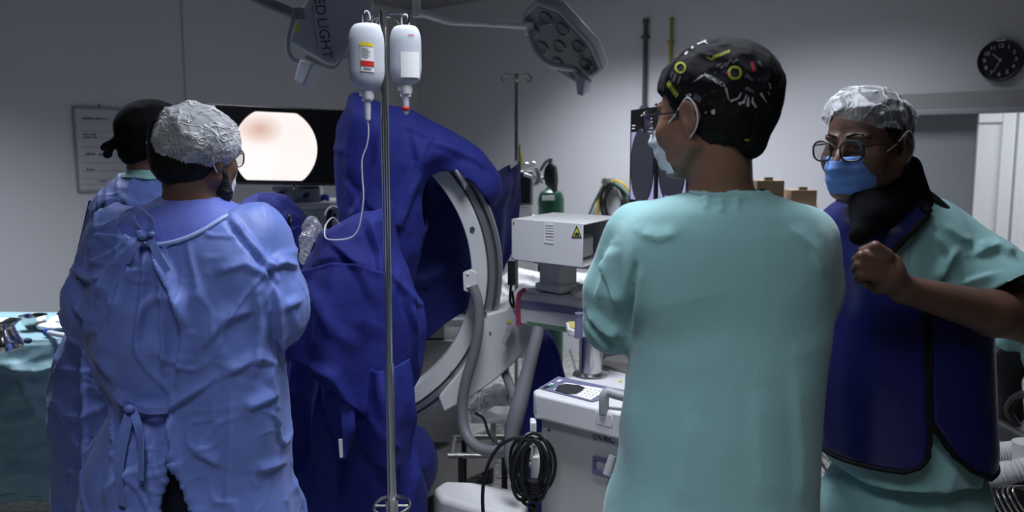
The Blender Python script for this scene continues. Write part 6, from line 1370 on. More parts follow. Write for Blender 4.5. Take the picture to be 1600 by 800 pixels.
# ================================================================== C-arm monitors
YL, YMi, YR = 3.50, 3.23, 2.98
mc = thing('monitor_cart', (P(1030, 300, 3.3).x, 3.3, 0), 'black twin portrait monitors showing round X-ray images, beside the black printed cap', 'monitor cart')
def mquad(x0, Y0, x1, Y1, ya, yb, ya2, yb2): return P(x0, ya, Y0), P(x1, ya2, Y1), P(x1, yb2, Y1), P(x0, yb, Y0)
xm = screen_mat('xray_lilac', (.42, .42, .72), .75); xd = screen_mat('xray_dark', (.05, .055, .08), .5); xw = screen_mat('xray_text', (.8, .8, .9), .8)
for k_, q4 in enumerate((mquad(985, YL, 1026.5, YMi, 172, 329, 160, 331), mquad(1028.5, YMi - .01, 1078, YR, 160, 331, 146, 334))):
    a, b_, c_, d_ = q4; nrm = (b_ - a).cross(d_ - a).normalized(); nrm = nrm if nrm.y < 0 else -nrm
    zt_, zb_ = a.z, d_.z; b_.z, c_.z = zt_, zb_
    def f_(u, v, off=0): return a.lerp(b_, u) + UP * ((zb_ - zt_) * v) + nrm * off
    mb = MB(); mb.prism([f_(0, 0), f_(1, 0), f_(1, 1), f_(0, 1)], -nrm * .05); hs = mb.build('monitor', 'black', mc, bevel=.004)
    # bright corners left round the dark disc
    for (u0, u1) in ((.07, .48), (.95, .52)):
        mb = MB(); up_, lo_ = [], []
        for i in range(13):
            v = .22 + (.88 - .22) * i / 12; s_ = math.sqrt(max(0, 1 - ((v - .55) / .37) ** 2)); ue = .5 + (.44 * s_ + .02) * (-1 if u0 < .5 else 1); ue = max(ue, u0) if u0 < .5 else min(ue, u0); up_.append(f_(u0, v, .0012)); lo_.append(f_(ue, v, .0012))
        mb.grid([up_, lo_]); mb.build('xray_field', xm, hs, smooth=False)
    mb = MB(); mb.prism([f_(.5 + .42 * math.cos(2 * PI * i / 40), .55 + .37 * math.sin(2 * PI * i / 40), .0016) for i in range(40)], nrm * .0003); mb.build('xray_disc', xd, hs, smooth=False)
    mb = MB()
    for u, v, w_, h_ in ((.44, .06, .16, .012), (.10, .15, .12, .01), (.80, .10, .1, .01), (.80, .13, .12, .01), (.10, .18, .1, .01), (.78, .19, .14, .008), (.12, .94, .06, .008), (.2, .945, .06, .008), (.78, .93, .1, .008), (.78, .95, .12, .008), (.49, .2, .02, .01)): mb.prism([f_(u, v, .0018), f_(u + w_, v, .0018), f_(u + w_, v + h_, .0018), f_(u, v + h_, .0018)], nrm * .0003)
    mb.build('screen_text', xw, hs, smooth=False)
    if k_ == 1:
        mb = MB()
        for v in (.84, .90): mb.prism([f_(.3, v, .002), f_(.9, v, .002), f_(.9, v + .03, .002), f_(.3, v + .03, .002)], nrm * .0003)
        mb.build('screen_window', xm, hs, smooth=False)
q = P(1035, 345, 3.33); mb = MB(); mb.box((q.x, q.y, q.z), (.3, .16, .05), rotz(-.9)); mb.cyl((q.x, q.y, .9), (q.x, q.y, q.z), .035); mb.build('monitor_mount', 'mgrey', mc, bevel=.005)
mb = MB(); mb.box((q.x + .02, q.y, .52), (.50, .55, .78), rotz(-.4)); mb.build('cart_body', 'mach2', mc, bevel=.02)
for dx, dy in ((-.2, -.2), (.2, -.2), (-.2, .2), (.2, .2)): mb = MB(); mb.cyl((q.x + dx - .015, q.y + dy, .06), (q.x + dx + .015, q.y + dy, .06), .06, n=20); mb.cyl((q.x + dx, q.y + dy, .06), (q.x + dx, q.y + dy, .16), .015); mb.build('castor', 'wheel', mc)
# ================================================================== hoses on the wall
o_ = on_right(959, 300, .05)
hk = thing('hose_rack', o_, 'wall hook with black, green and yellow gas hoses in loops', 'gas hoses')
mb = MB(); q = on_right(955, 284, .003); mb.cyl(q, q + NR * .08, .016, n=16); mb.cyl(q + NR * .08, q + NR * .09, .03, n=18); mb.box(q + NR * .032 + UP * -.01, (.06, .05, .07), rotz(ROOM_ANG)); mb.build('hook', 'steel2', hk)
def hoseloops(name, mt, r, loops, off):
    for pts in loops:
        mb = MB(); mb.tube([on_right(x, y, off + .02 * math.sin(i * 1.7)) for i, (x, y) in enumerate(pts)], r, 9, sm=7); mb.build(name, mt, hk)
hoseloops('black_hose', 'cable', .013, [[(955, 286), (942, 298), (939, 322), (948, 345), (962, 348), (974, 330), (973, 302), (957, 286)], [(952, 288), (946, 305), (947, 330), (957, 352), (970, 345), (980, 322), (975, 298), (960, 287)], [(958, 287), (950, 300), (944, 318), (952, 338), (966, 338), (972, 316), (966, 296)]], .06)
hoseloops('green_hose', 'ghose', .010, [[(956, 285), (944, 290), (932, 310), (922, 332), (916, 352)], [(960, 286), (976, 298), (985, 320), (984, 350)]], .05)
hoseloops('yellow_hose', 'yhose', .010, [[(958, 283), (944, 288), (936, 305), (932, 340)], [(960, 282), (972, 286), (983, 298), (990, 312), (992, 340)]], .04)
# ================================================================== anaesthesia machine beyond the arc
YA_ = 5.0
am = thing('anaesthesia_machine', (P(835, 330, YA_).x, YA_ + .25, 0), 'anaesthesia machine with dark screen and gauges beyond the arc', 'anaesthesia machine')
mb = MB(); qbox(mb, 808, 833, 267, 322, YA_, .10); mb.build('screen_housing', 'alu', am, bevel=.006)
mb = MB(); qbox(mb, 811, 829, 270, 318, YA_ - .003, .02); mb.build('screen', 'black', am)
mb = MB(); qbox(mb, 800, 832, 324, 345, YA_ - .02, .4); mb.build('tray', 'mach', am, bevel=.005)
mb = MB(); qbox(mb, 740, 840, 345, 560, YA_, .5); mb.build('cabinet', 'mach2', am, bevel=.01)
mb = MB(); qbox(mb, 742, 838, 470, 520, YA_ - .03, .1); mb.build('dark_bay', 'dgrey', am)
for x in (748, 832): mb = MB(); q = Vector((P(x, 600, YA_).x, YA_ + .1, .06)); mb.cyl(q - Vector((.02, 0, 0)), q + Vector((.02, 0, 0)), .06, n=18); mb.cyl(q, q + UP * .4, .015); mb.build('castor', 'wheel', am)
for x, y in ((822, 259), (833, 258)):
    mb = MB(); q = P(x, y, YA_ + .05); mb.cyl(q, q + Vector((0, -.04, 0)), .021, n=22); gg = mb.build('gauge', 'chrome', am, bevel=.003); mb = MB(); mb.cyl(q + Vector((0, -.041, 0)), q + Vector((0, -.043, 0)), .016, n=22); mb.build('dial', 'paper', gg)
mb = MB(); mb.lathe([(0, 0), (.020, 0), (.022, .03), (.022, .08), (.008, .13), (.007, .17), (0, .17)], P(812, 270, YA_ + .1), caps=True); mb.build('yellow_vaporizer', mat('vaporiser_olive', (.18, .17, .03), .4), am)
mb = MB(); mb.tube([P(818, 272, YA_), P(830, 276, YA_), P(842, 280, YA_), P(850, 278, YA_)], .012, 10, sm=5); mb.tube([P(838, 262, YA_), P(842, 275, YA_), P(838, 288, YA_)], .015, 10, sm=5); mb.tube([P(834, 290, YA_), P(842, 284, YA_), P(850, 286, YA_)], .010, 10, sm=5); mb.build('breathing_connectors', 'alu', am)
oc_ = thing('oxygen_cylinder', (P(860, 330, 5.05).x, 5.1, 0), 'dark green oxygen cylinder with white label beyond the white control box', 'gas cylinder')
q = Vector((P(861, 320, 5.1).x, 5.1, 0)); zt3 = pz(295, 5.1)
mb = MB(); mb.lathe([(0, .0), (.076, .0), (.08, .02), (.08, zt3 - .06), (.066, zt3 - .02), (.03, zt3), (.018, zt3 + .02), (0, zt3 + .02)], q, n=36, caps=True); mb.build('cylinder_body', 'cyl', oc_)
mb = MB(); q2 = q + Vector((-.02, -.082, pz(308, 5.1))); mb.box(q2, (.075, .006, .03)); mb.build('label', 'paper', oc_)
mb = MB(); mb.cyl(q + UP * (zt3 + .01), q + UP * (zt3 + .05), .02, n=16); mb.cyl(q + Vector((-.035, 0, zt3 + .035)), q + Vector((.035, 0, zt3 + .035)), .012, n=12); mb.build('valve', 'steel2', oc_)
bg = thing('breathing_bag', P(861, 272, 4.95), 'black rubber breathing bag hanging above the green cylinder', 'breathing bag')
S = SDF(axis((P(840, 270, 4.95).x, P(885, 270, 4.95).x, .006)), axis((4.86, 5.04, .006)), axis((pz(305, 4.95), pz(245, 4.95), .006)))
S.ell(P(861, 274, 4.95), (.040, .036, .062), None, .01); S.cap(P(861, 262, 4.95), P(860, 254, 4.95), .022, .012, .03); S.cap(P(863, 285, 4.95), P(866, 296, 4.95), .03, .02, .03)
sdf_obj('bag', S, mat('black_rubber', (.025, .025, .028), .35), bg, 1, lambda V, N: .005 * ridge(V * [22, 22, 8]))
mb = MB(); q = P(860, 254, 4.95); mb.cyl(q, q + UP * .025, .016, n=16); mb.tube([q + UP * .02, q + Vector((-.03, 0, .0)), q + Vector((-.06, 0, -.05))], .009, 8, sm=5); mb.build('neck', 'steel2', bg)
# white sheeted stretcher behind the console
st = thing('stretcher', (P(830, 500, 4.6).x, 4.6, 0), 'stretcher with rumpled white sheets between the arc and the console', 'stretcher')
S = SDF(axis((P(690, 450, 4.6).x, P(990, 450, 4.6).x, .012)), axis((4.32, 4.9, .014)), axis((pz(490, 4.6), pz(415, 4.6), .010)))
S.ell(P(780, 470, 4.6), (.30, .20, .07), None, .05); S.ell(P(820, 452, 4.6), (.14, .16, .10), None, .06); S.ell(P(735, 462, 4.55), (.10, .12, .06), None, .05); S.ell(P(880, 455, 4.6), (.12, .14, .10), None, .06); S.ell(P(935, 452, 4.6), (.14, .14, .10), None, .06)
sdf_obj('sheet', S, 'sheet', st, 1, lambda V, N: .02 * ridge(V * 7) + .008 * ridge(V * 17))
mb = MB(); mb.box((P(835, 490, 4.6).x, 4.6, pz(492, 4.6)), (1.0, .46, .05)); mb.build('bed_frame', 'mgrey', st, bevel=.01)
for dx in (-.45, .45):
    for dy in (-.2, .2): mb = MB(); q = Vector((P(835, 490, 4.6).x + dx, 4.6 + dy, 0)); mb.cyl(q + UP * .06, q + UP * pz(492, 4.6), .018, n=14); mb.ell(q + UP * .05, (.05, .03, .05), None, 12); mb.build('leg', 'steel2', st)
# ================================================================== operating table
ot = thing('operating_table', (P(640, 640, 3.75).x, 3.75, 0), 'stainless steel operating table base behind the cradle of the arc', 'operating table')
zc0, zc1 = pz(690, 3.75), pz(560, 3.75)
mb = MB(); x0, x1 = P(640, 650, 3.75).x, P(742, 650, 3.75).x; mb.box(((x0 + x1) / 2 - .03, 3.76, (.33 + .80) / 2), (x1 - x0, .30, .80 - .33)); mb.build('column', mat('column_stainless', (.30, .30, .29), .35, .4), ot, bevel=.006)
tbs = mat('table_stainless', (.40, .40, .38), .35, .35)
mb = MB(); mb.prism([onz(x, y, .30) for x, y in ((652, 712), (774, 664), (762, 640), (640, 680))], (0, 0, -.22)); mb.build('base', tbs, ot, bevel=.015)
mb = MB(); mb.box((-.95, 3.86, .84), (1.3, .48, .07)); mb.build('table_frame', 'steel2', ot, bevel=.005)
mb = MB(); mb.box((-.95, 3.86, .91), (1.3, .50, .07)); mb.build('mattress', 'dgrey', ot, bevel=.02)
for x, y in ((668, 698), (762, 662), (655, 685), (752, 648)):
    mb = MB(); q = onz(x, y, .30); mb.cyl((q.x, q.y, 0), (q.x, q.y, .09), .03, n=16); mb.build('base_foot', 'dgrey', ot)
# wrapped packet and leads on the base
mb = MB(); q = onz(757, 625, .42) if False else P(762, 622, 3.42); S = SDF(axis((q.x - .13, q.x + .13, .006)), axis((q.y - .12, q.y + .12, .008)), axis((q.z - .08, q.z + .08, .006))); S.ell(q, (.09, .07, .035), Matrix.Rotation(-.5, 3, 'Y'), .01)
pk = sdf_obj('wrapped_packet', S, 'clearwrap', None, 1, lambda V, N: .008 * ridge(V * 30)); tag(pk, 'crumpled clear plastic packet lying between the cradle and the console', 'packet')
uc = thing('utility_cart', (P(745, 700, 3.4).x, 3.42, 0), 'low steel trolley with black castors under the arc', 'trolley')
mb = MB(); z_ = pz(712, 3.3)
for y in (3.3, 3.52): mb.cyl((P(700, 700, 3.3).x, y, z_), (P(795, 700, 3.3).x, y, z_), .012)
mb.cyl((P(704, 700, 3.3).x, 3.3, z_), (P(704, 700, 3.3).x, 3.52, z_), .012); mb.cyl((P(792, 700, 3.3).x, 3.3, z_), (P(792, 700, 3.3).x, 3.52, z_), .012)
mb.cyl((P(792, 700, 3.52).x, 3.52, pz(570, 3.52)), (P(792, 700, 3.52).x, 3.52, z_), .011); mb.build('frame', 'steel2', uc)
mb = MB(); mb.box((P(770, 640, 3.4).x, 3.42, pz(648, 3.42)), (.18, .18, .02)); mb.cyl((P(770, 640, 3.4).x, 3.42, pz(648, 3.42)), (P(770, 640, 3.4).x, 3.42, z_), .012); mb.build('tray', 'mach', uc, bevel=.004)
for px_, y in ((720, 3.3), (720, 3.52), (788, 3.3), (788, 3.52)):
    mb = MB(); q = Vector((P(px_, 700, 3.3).x, y, .05)); mb.cyl(q - Vector((.016, 0, 0)), q + Vector((.016, 0, 0)), .05, n=20); mb.cyl(q, (q.x, q.y, z_), .012); mb.build('castor', 'wheel', uc)
mb = MB(); mb.tube([P(742, 645, 3.26), P(756, 655, 3.26), P(765, 680, 3.24), P(785, 700, 3.22), P(800, 720, 3.2)], .006, 8, sm=6); ob = mb.build('black_lead', 'cable'); tag(ob, 'thin black lead hanging from the low steel trolley', 'cable')
# ================================================================== surgical lamps
def lamp_arm(mb, pts, r): mb.tube(pts, r, 14)
lr = thing('surgical_lamp', P(878, 68, 4.6), 'grey surgical lamp head on a white arm, tilted towards the right', 'surgical lamp', 'ceiling surgical lamps')
nf = Vector((-.56, -.52, -.64)).normalized(); uu = Vector((.70, .12, -.70)); uu = (uu - nf * uu.dot(nf)).normalized(); vv = nf.cross(uu).normalized()
Cl = P(880, 66, 4.6)
def lpt(u, v, n=0): return Cl + uu * u * .93 + vv * v * .93 + nf * n
hexo = [(-.28, -.10), (-.28, .10), (-.16, .20), (.12, .20), (.27, .12), (.27, -.12), (.12, -.20), (-.16, -.20)]
mb = MB(); mb.prism([lpt(u, v, -.045) for u, v in hexo], nf * .075); lh = mb.build('lamp_head', 'lampgrey', lr, bevel=.014, seg=3)
mb = MB(); mb.prism([lpt(u * .9, v * .88, .031) for u, v in hexo], nf * .004); mb.build('lens_cover', mat('lamp_glass', (.16, .17, .19), .18, .2), lh)
for k_, (u, v) in enumerate([(-.17, -.08), (-.17, .08), (-.06, -.12), (-.06, .12), (.07, -.12), (.07, .12), (.18, -.06), (.18, .06), (0, 0)]):
    mb = MB(); o = lpt(u, v, .034); mb.lathe([(0, .0), (.038, 0), (.040, .007), (.034, .010), (.030, .004), (0, .003)], o, nf, n=20); mb.build('led_cluster', 'trackdark', lh)
for u, v in ((-.22, -.02), (-.1, .0), (.0, .1)): mb = MB(); o = lpt(u, v, -.046); mb.cyl(o, o - nf * .006, .008, n=10); mb.build('screw', 'dgrey', lh)
ya = 4.6; elb = P(828, 44, ya)
mb = MB(); mb.tube([elb, P(831, 62, ya - .05), P(838, 80, ya - .1), P(855, 98, ya - .12), P(872, 104, ya - .10), P(893, 107, ya - .03)], .016, 12, sm=7); mb.build('yoke', 'lampgrey', lr)
mb = MB(); mb.tube([P(704, 34, ya), P(765, 37, ya), P(828, 41, ya)], .017, 14); mb.cyl(P(770, 34, ya), P(770, 42, ya), .02, n=14); mb.cyl(P(828, 36, ya), P(828, 54, ya), .024, n=18); mb.build('swing_arm', 'white_lac', lr)
top_ = P(651, 18, ya); mb = MB(); mb.tube([top_, P(675, 25, ya), P(704, 34, ya)], .020, 14); mb.cyl((top_.x, ya, top_.z - .03), (top_.x, ya, CEIL), .022, n=18); mb.cyl((top_.x, ya, CEIL - .08), (top_.x, ya, CEIL), .11, n=30); mb.build('ceiling_arm', 'white_lac', lr)
mb = MB(); a = P(903, 110, ya - .06); b_ = P(909, 148, ya - .14)
hx = [P(897, 112, ya - .08), P(915, 124, ya - .10), P(926, 126, ya - .02), P(908, 112, ya)]; hx2 = [P(901, 148, ya - .08), P(910, 151, ya - .10), P(922, 143, ya - .03), P(914, 140, ya)]
mb.ring([hx, hx2]); mb.build('sterile_handle', 'lamppale', lr, bevel=.006)
# the nearer lamp, seen from its back
YLm = 3.7
ll = thing('surgical_lamp', P(505, 50, YLm), 'grey surgical lamp lettered LED LIGHT hanging above the black monitor', 'surgical lamp', 'ceiling surgical lamps')
n2 = Vector((.10, -.90, -.25)).normalized(); u2 = (P(545, 104, YLm) - P(500, -20, YLm)).normalized(); u2 = (u2 - n2 * u2.dot(n2)).normalized(); v2 = n2.cross(u2)
if v2.x < 0: v2 = -v2
pl_ = [(462, 22), (486, -8), (560, -30), (585, 10), (560, 60), (545, 92), (528, 104), (510, 101), (447, 66)]
base_ = onplane(505, 50, P(505, 50, YLm), n2)
pts = [onplane(x, y, base_, n2) for x, y in pl_]
mb = MB(); mb.prism(pts, -n2 * .09); hd2 = mb.build('lamp_head', mat('lamp_back', (.46, .465, .50), .4), ll, bevel=.02, seg=3)
tx = onplane(505, 30, base_ + n2 * .002, n2); td = (onplane(513, 86, base_, n2) - onplane(500, 0, base_, n2)).normalized()
pm = mat('lamp_print', (.07, .07, .08), .6)
for wd_, y_ in (('LED', 4), ('LIGHT', 60)): text_mesh('lettering', wd_, .062, pm, onplane(503 + (y_ - 33) * .15, y_, base_ + n2 * .002, n2), td, td.cross(n2) * -1, hd2)
mb = MB(); mb.tube([onplane(x, y, base_ + n2 * .012, n2) for x, y in ((488, 8), (490, 40), (496, 72))], .003, 8); mb.build('seam', 'mgrey', hd2)
ty = YLm - .12
mb = MB(); mb.tube([P(466, 20, ty), P(456, 40, ty), P(450, 62, ty), P(451, 82, ty), P(460, 94, ty), P(474, 98, ty)], .011, 12, sm=7); mb.tube([P(478, 88, ty), P(498, 98, ty), P(515, 105, ty), P(526, 102, ty), P(536, 86, ty), P(546, 60, ty), P(560, 34, ty)], .009, 12, sm=7); mb.build('yoke', 'lampgrey', ll)
mb = MB(); mb.tube([P(380, -14, ty), P(420, 6, ty), P(464, 24, ty)], .024, 14); mb.cyl(P(464, 14, ty), P(466, 32, ty), .03, n=18)
q = P(380, -14, ty); mb.cyl(q, (q.x, q.y, CEIL), .025, n=18); mb.cyl((q.x, q.y, CEIL - .07), (q.x, q.y, CEIL), .10, n=30); mb.build('ceiling_arm', mat('arm_grey', (.22, .22, .24), .4), ll)
mb = MB(); mb.prism([P(x, y, ty - .02) for x, y in ((464, 38), (470, 36), (466, 51), (460, 49))], (0, -.004, 0)); mb.build('yellow_tag', 'yellow', ll)
mb = MB(); h1_ = [P(468, 92, ty - .03), P(490, 96, ty - .05), P(503, 108, ty + .03), P(476, 96, ty + .05)]; h2_ = [P(459, 124, ty - .03), P(473, 136, ty - .05), P(488, 140, ty + .03), P(470, 128, ty + .05)]; mb.ring([h1_, h2_]); mb.build('sterile_handle', 'lamppale', ll, bevel=.008)
# ================================================================== instrument table at the left
YT = 3.45; ztb = .885
itb = thing('instrument_table', (P(-40, 600, 3.5).x, 3.55, 0), 'steel instrument table under the teal drape at the far left', 'table')
xr_ = P(112, 520, 3.3).x; xl_ = xr_ - 1.15
mb = MB(); mb.box(((xl_ + xr_) / 2, 3.52, ztb - .03), (xr_ - xl_ - .06, .50, .03)); mb.build('table_top', 'steel2', itb)
for x in (xl_ + .06, xr_ - .08):
    for y in (3.32, 3.72): mb = MB(); mb.cyl((x, y, .05), (x, y, ztb - .03), .014, n=14); mb.ell((x, y, .035), (.035, .02, .035), None, 12); mb.build('leg', 'steel2', itb)
n_ = 200; rowsZ = [(ztb, 0), (ztb - .02, .012), (ztb - .12, .03), (ztb - .3, .035), (ztb - .5, .05), (.22, .06)]
V = []; t = np.linspace(0, len(rowsZ) - 1, 90); zz = np.interp(t, range(len(rowsZ)), [r[0] for r in rowsZ]); oo = np.interp(t, range(len(rowsZ)), [r[1] for r in rowsZ])
cx_, cy_ = (xl_ + xr_) / 2, 3.52; hx_, hy_ = (xr_ - xl_) / 2, .29
th = np.linspace(0, 2 * PI, n_, endpoint=False); c_, s__ = np.cos(th), np.sin(th); ex_ = np.sign(c_) * np.abs(c_) ** .28; ey_ = np.sign(s__) * np.abs(s__) ** .28
for i in range(14): f_2 = (i + .3) / 14; V.append(np.stack([cx_ + hx_ * ex_ * f_2, cy_ + hy_ * ey_ * f_2, np.full(n_, ztb + .004)], 1))
for z, o in zip(zz, oo): V.append(np.stack([cx_ + (hx_ + o) * ex_, cy_ + (hy_ + o) * ey_, np.full(n_, z)], 1))
V = np.concatenate(V); nz_ = len(V) // n_; a = np.arange((nz_ - 1) * n_); j, i = a // n_, a % n_; i2 = (i + 1) % n_; Fq = np.stack([j * n_ + i, (j + 1) * n_ + i, (j + 1) * n_ + i2, j * n_ + i2], 1)
Nn = normals(V, Fq); w_ = V + .07 * np.stack([vnoise(V * 4 + 3), vnoise(V * 4 + 12), vnoise(V * 4 + 33)], 1)
low = np.clip((ztb - .01 - V[:, 2]) / .08, 0, 1)
px_, py_ = proj(V)
crI = [([(0, 575), (60, 582), (105, 570)], 9, .03), ([(0, 620), (50, 612), (100, 625)], 8, .022), ([(0, 665), (60, 650), (100, 672)], 9, .026), ([(0, 700), (40, 712), (100, 690)], 9, .026), ([(0, 745), (50, 738), (100, 750)], 10, .022), ([(20, 560), (40, 600), (60, 640)], 8, .015)]
V = V + Nn * (low * (.018 * ridge(w_ * [3, 3, 7]) + .006 * ridge(w_ * 13) + seg_crease(px_, py_, crI)) + (1 - low) * .003 * ridge(w_ * 9))[:, None]
V[:, 2] += (V[:, 2] < .26) * .03 * np.sin(V[:, 0] * 9)
me = np_mesh('table_drape', V, Fq); tdp = link('table_drape', me, 'tealdrape', None, ang=0, solid=.003); tag(tdp, 'creased teal surgical drape over the instrument table at the left edge', 'drape')
zt4 = ztb + .012
def bowl(name, px, py, r, h, lab, rim=1.0, foot=.5):
    o = onz(px, py, zt4); b_ = MB(); pr = [(0, .003), (r * foot, .003), (r * foot * 1.02, .0), (r * .78, h * .35), (r * .95, h * .75), (r * rim, h), (r * rim * 1.04, h + .001), (r * rim * 1.03, h - .003), (r * rim * .98, h - .002), (r * .92, h * .75), (r * .74, h * .38), (r * foot * .9, .006), (0, .006)]
    b_.lathe(pr, o, n=48); ob = b_.build(name, 'chrome'); return tag(ob, lab, 'bowl')
bowl('steel_bowl', 53, 513, .052, .055, 'steel bowl standing beside the white gauze on the teal drape')
kt = thing('steel_basin', onz(6, 548, zt4), 'steel basin with a flared rim at the left edge of the teal drape', 'basin')
o = onz(6, 545, zt4); mb = MB(); mb.lathe([(0, 0), (.062, 0), (.068, .012), (.066, .03), (.048, .062), (.040, .078), (.046, .09), (.064, .104), (.066, .106), (.060, .104), (.042, .09), (.036, .078), (0, .05)], o, n=48); mb.build('basin_body', 'chrome', kt)
mb = MB(); mb.tube([o + Vector((.048, -.01, .088)), o + Vector((.062, -.015, .06)), o + Vector((.082, -.02, .028)), o + Vector((.086, -.02, .024))], .0045, 8, sm=5); mb.build('handle', 'chrome', kt)
gz = onz(90, 512, zt4)
S = SDF(axis((gz.x - .14, gz.x + .14, .005)), axis((gz.y - .12, gz.y + .12, .005)), axis((gz.z - .01, gz.z + .09, .004)))
S.ell(gz + Vector((.02, 0, .014)), (.095, .075, .013), None, .02); S.ell(gz + Vector((.03, .02, .025)), (.055, .05, .03), Matrix.Rotation(-.4, 3, 'Y'), .03); S.cap(gz + Vector((-.02, 0, .012)), gz + Vector((.06, .03, .045)), .012, .016, .03)
ob = sdf_obj('gauze', S, 'gauze', None, 1, lambda V, N: .006 * ridge(V * 22) + .003 * ridge(V * 50)); tag(ob, 'crumpled white gauze lying between steel bowl and gowned person', 'gauze')
sy = thing('syringe', onz(80, 526, zt4), 'clear syringe lying in front of the white gauze', 'syringe')
a, b_ = onz(74, 524, zt4) + UP * .012, onz(106, 530, zt4) + UP * .012; mb = MB(); mb.cyl(a, b_, .011, n=20); mb.build('barrel', plast, sy); mb = MB(); mb.cyl(a - (b_ - a) * .03, a + (b_ - a) * .08, .016, n=20); mb.build('flange', 'bluebit', sy)
mb = MB(); q = onz(44, 537, zt4); mb.ell(q + UP * .012, (.016, .012, .012), None, 14); mb.tube([q + UP * .01, q + Vector((-.03, .0, .012)), q + Vector((-.055, .01, .006))], .0018, 6, sm=4); ob = mb.build('swab_stick', mat('dark_blue_swab', (.03, .07, .16), .6)); tag(ob, 'dark blue swab on a thin stick lying on the teal drape', 'swab')
# ================================================================== boxes on a side cabinet
sc_ = thing('side_cabinet', (P(1235, 400, 4.6).x, 4.8, 0), 'white side cabinet against the wall behind the two people at right', 'cabinet')
mb = MB(); qbox(mb, 1170, 1300, 331, 345, 4.5, .30); mb.build('cabinet_top', 'mach', sc_, bevel=.004)
mb = MB(); qbox(mb, 1175, 1296, 345, 695, 4.52, .26); mb.build('cabinet_body', 'mach2', sc_, bevel=.004)
def carton(cx0, cx1, cy0, cy1, Y, lab, nick):
    t = thing('cardboard_box', P((cx0 + cx1) / 2, cy1, Y), lab, 'box'); mb = MB(); qbox(mb, cx0, cx1, cy0, cy1, Y, .14); mb.build('carton', 'card', t, bevel=.002)
    mb = MB(); qbox(mb, cx0 + 14, cx0 + 27, cy0 - 5, cy0 + 1, Y + .003, .02); mb.build('flap', 'card', t)
    mb = MB(); qbox(mb, cx1 - (16 if nick else 30), cx1 + .5, cy1 - 8, cy1 - 2, Y - .002, .01); mb.build('label_strip', 'orange', t)
carton(1181, 1226, 282, 330, 4.52, 'brown cardboard box beside the black printed cap', False); carton(1235, 1277, 297, 330, 4.55, 'smaller brown cardboard box with an orange strip, nearer the blue apron', True)
# ================================================================== right-hand bottom corner
oc2 = thing('office_chair', (P(1600, 600, 3.4).x + .1, 3.4, 0), 'black office chair behind the person in the blue apron', 'chair')
S = SDF(axis((P(1530, 600, 3.4).x, P(1530, 600, 3.4).x + .62, .012)), axis((3.12, 3.7, .012)), axis((.42, pz(515, 3.4) + .05, .012)))
bx0 = P(1600, 560, 3.4).x
S.cap((bx0 - .08, 3.4, pz(560, 3.4)), (bx0 + .30, 3.4, pz(560, 3.4)), .07, .07, .04, fl=((0, 1, 0), .6)); S.cap((bx0 - .08, 3.4, pz(560, 3.4)), (bx0 - .04, 3.4, pz(650, 3.4)), .06, .06, .04, fl=((0, 1, 0), .6)); S.cap((bx0 + .30, 3.4, pz(560, 3.4)), (bx0 + .26, 3.4, pz(650, 3.4)), .06, .06, .04, fl=((0, 1, 0), .6))
sdf_obj('backrest', S, 'dgrey', oc2, 1)
mb = MB(); mb.box((bx0 + .12, 3.25, .47), (.48, .46, .09)); mb.build('seat', 'dgrey', oc2, bevel=.03, seg=3)
mb = MB(); mb.tube([(bx0 + .12, 3.25, .43), (bx0 + .12, 3.25, .12)], .028, 14); mb.build('gas_lift', 'steel2', oc2)
mb = MB(); mb.tube([(bx0 - .06, 3.3, .5), (bx0 - .10, 3.32, .58), (bx0 - .09, 3.25, .66), (bx0 - .06, 3.12, .67)], .016, 10, sm=5); mb.build('armrest', 'dgrey', oc2)
for k_ in range(5):
    a = 2 * PI * k_ / 5 + .3; d = Vector((math.cos(a), math.sin(a), 0)); o = Vector((bx0 + .12, 3.25, 0)); mb = MB(); mb.tube([o + UP * .12, o + d * .26 + UP * .075], .018, 10); lg_ = mb.build('leg', 'dgrey', oc2); mb = MB(); mb.ell(o + d * .26 + UP * .03, (.03, .022, .03), None, 12); mb.build('castor', 'wheel', lg_)
S = SDF(axis((bx0 - .16, bx0 + .30, .009)), axis((3.26, 3.56, .010)), axis((pz(600, 3.4), pz(505, 3.4), .009)))
S.cap((bx0 - .09, 3.4, pz(535, 3.4)), (bx0 + .25, 3.4, pz(528, 3.4)), .035, .05, .03); S.ell((bx0 + .03, 3.36, pz(560, 3.4)), (.05, .035, .07), Matrix.Rotation(-.6, 3, 'Y'), .04); S.ell((bx0 + .10, 3.35, pz(560, 3.4)), (.08, .04, .09), None, .04)
ob = sdf_obj('folded_scrub', S, 'scrub', None, 1, lambda V, N: .012 * ridge(V * 12) + .005 * ridge(V * 26)); tag(ob, 'mint green cloth thrown over the back of the black office chair', 'cloth')
S_ = thing('suction_unit', (P(1590, 700, 2.7).x + .12, 2.75, 0), 'low black trolley holding white corrugated hose at the right edge', 'trolley')
qx = P(1560, 700, 2.7).x
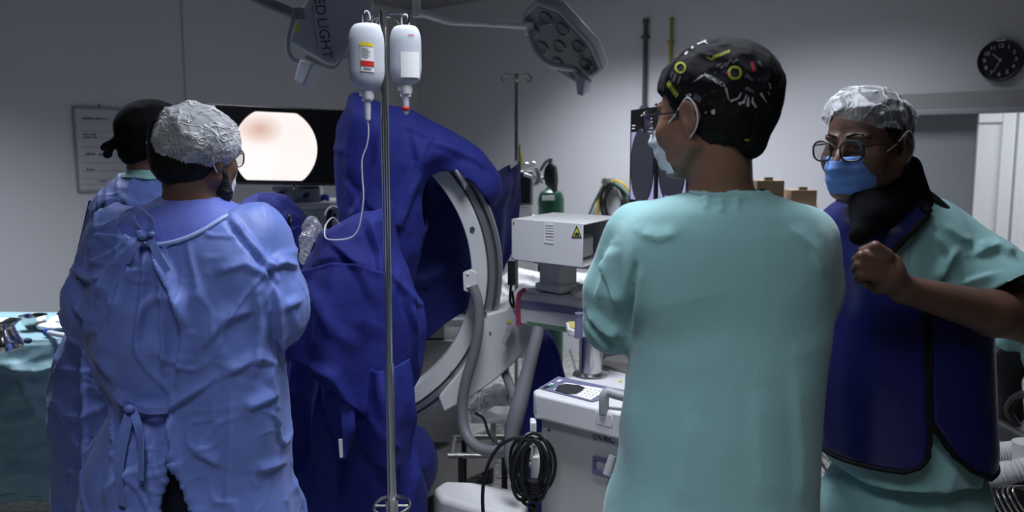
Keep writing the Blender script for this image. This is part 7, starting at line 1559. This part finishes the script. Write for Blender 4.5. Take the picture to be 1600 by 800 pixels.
mb = MB(); mb.box((qx + .26, 2.88, .30), (.42, .18, .44)); mb.build('trolley_body', 'dgrey', S_, bevel=.015)
for dx in (.1, .42): mb = MB(); mb.cyl((qx + dx - .012, 2.85, .04), (qx + dx + .012, 2.85, .04), .04, n=18); mb.cyl((qx + dx, 2.85, .04), (qx + dx, 2.85, .1), .012); mb.build('castor', 'wheel', S_)
hz = thing('corrugated_hose', P(1590, 725, 2.6), 'white corrugated breathing hose looped at the right edge', 'hose')
pts = catmull([P(1545, 745, 2.62), P(1555, 742, 2.6), P(1585, 736, 2.55), P(1620, 728, 2.55), P(1650, 712, 2.62), P(1640, 700, 2.7), P(1600, 704, 2.74), P(1565, 708, 2.74), P(1540, 712, 2.74)], 40)
mb = MB(); n_p = len(pts); mb.tube(pts, lambda t: .034 + .0035 * math.sin(t * n_p * 1.05), 16); mb.build('hose', 'white_hose', hz)
mb = MB(); mb.cyl(P(1603, 690, 2.6), P(1603, 740, 2.6), .04, n=20); mb.build('connector', 'mach', hz)
wr_ = MB()
for k_ in range(5): wr_.tube([P(1552 + k_ * 8, 762, 2.6), P(1556 + k_ * 9, 785, 2.55), P(1575 + k_ * 10, 812, 2.55), P(1600 + k_ * 12, 808, 2.6), P(1612 + k_ * 8, 775, 2.65), P(1590 + k_ * 6, 762, 2.66)], .0035, 8, closed=True, sm=6)
ob = wr_.build('wire_basket', 'steel'); tag(ob, 'looped bare metal wires below the white corrugated hose', 'wire basket')
for k_, (pts, lab) in enumerate((([onz(1262, 690, .008), onz(1285, 725, .008), onz(1300, 745, .008), onz(1330, 765, .008), onz(1380, 775, .008)], 'black cable on the floor between the two people at right'), ([onz(1255, 790, .008), onz(1290, 793, .008), onz(1320, 803, .008), onz(1380, 815, .008)], 'thicker black cable crossing the floor nearest the camera'))):
    mb = MB(); mb.tube(pts, .007 if k_ == 0 else .012, 8, sm=6); ob = mb.build('floor_cable', 'cable'); tag(ob, lab, 'cable')
# neat colouring of trousers etc. finished; group all remaining top-level meshes
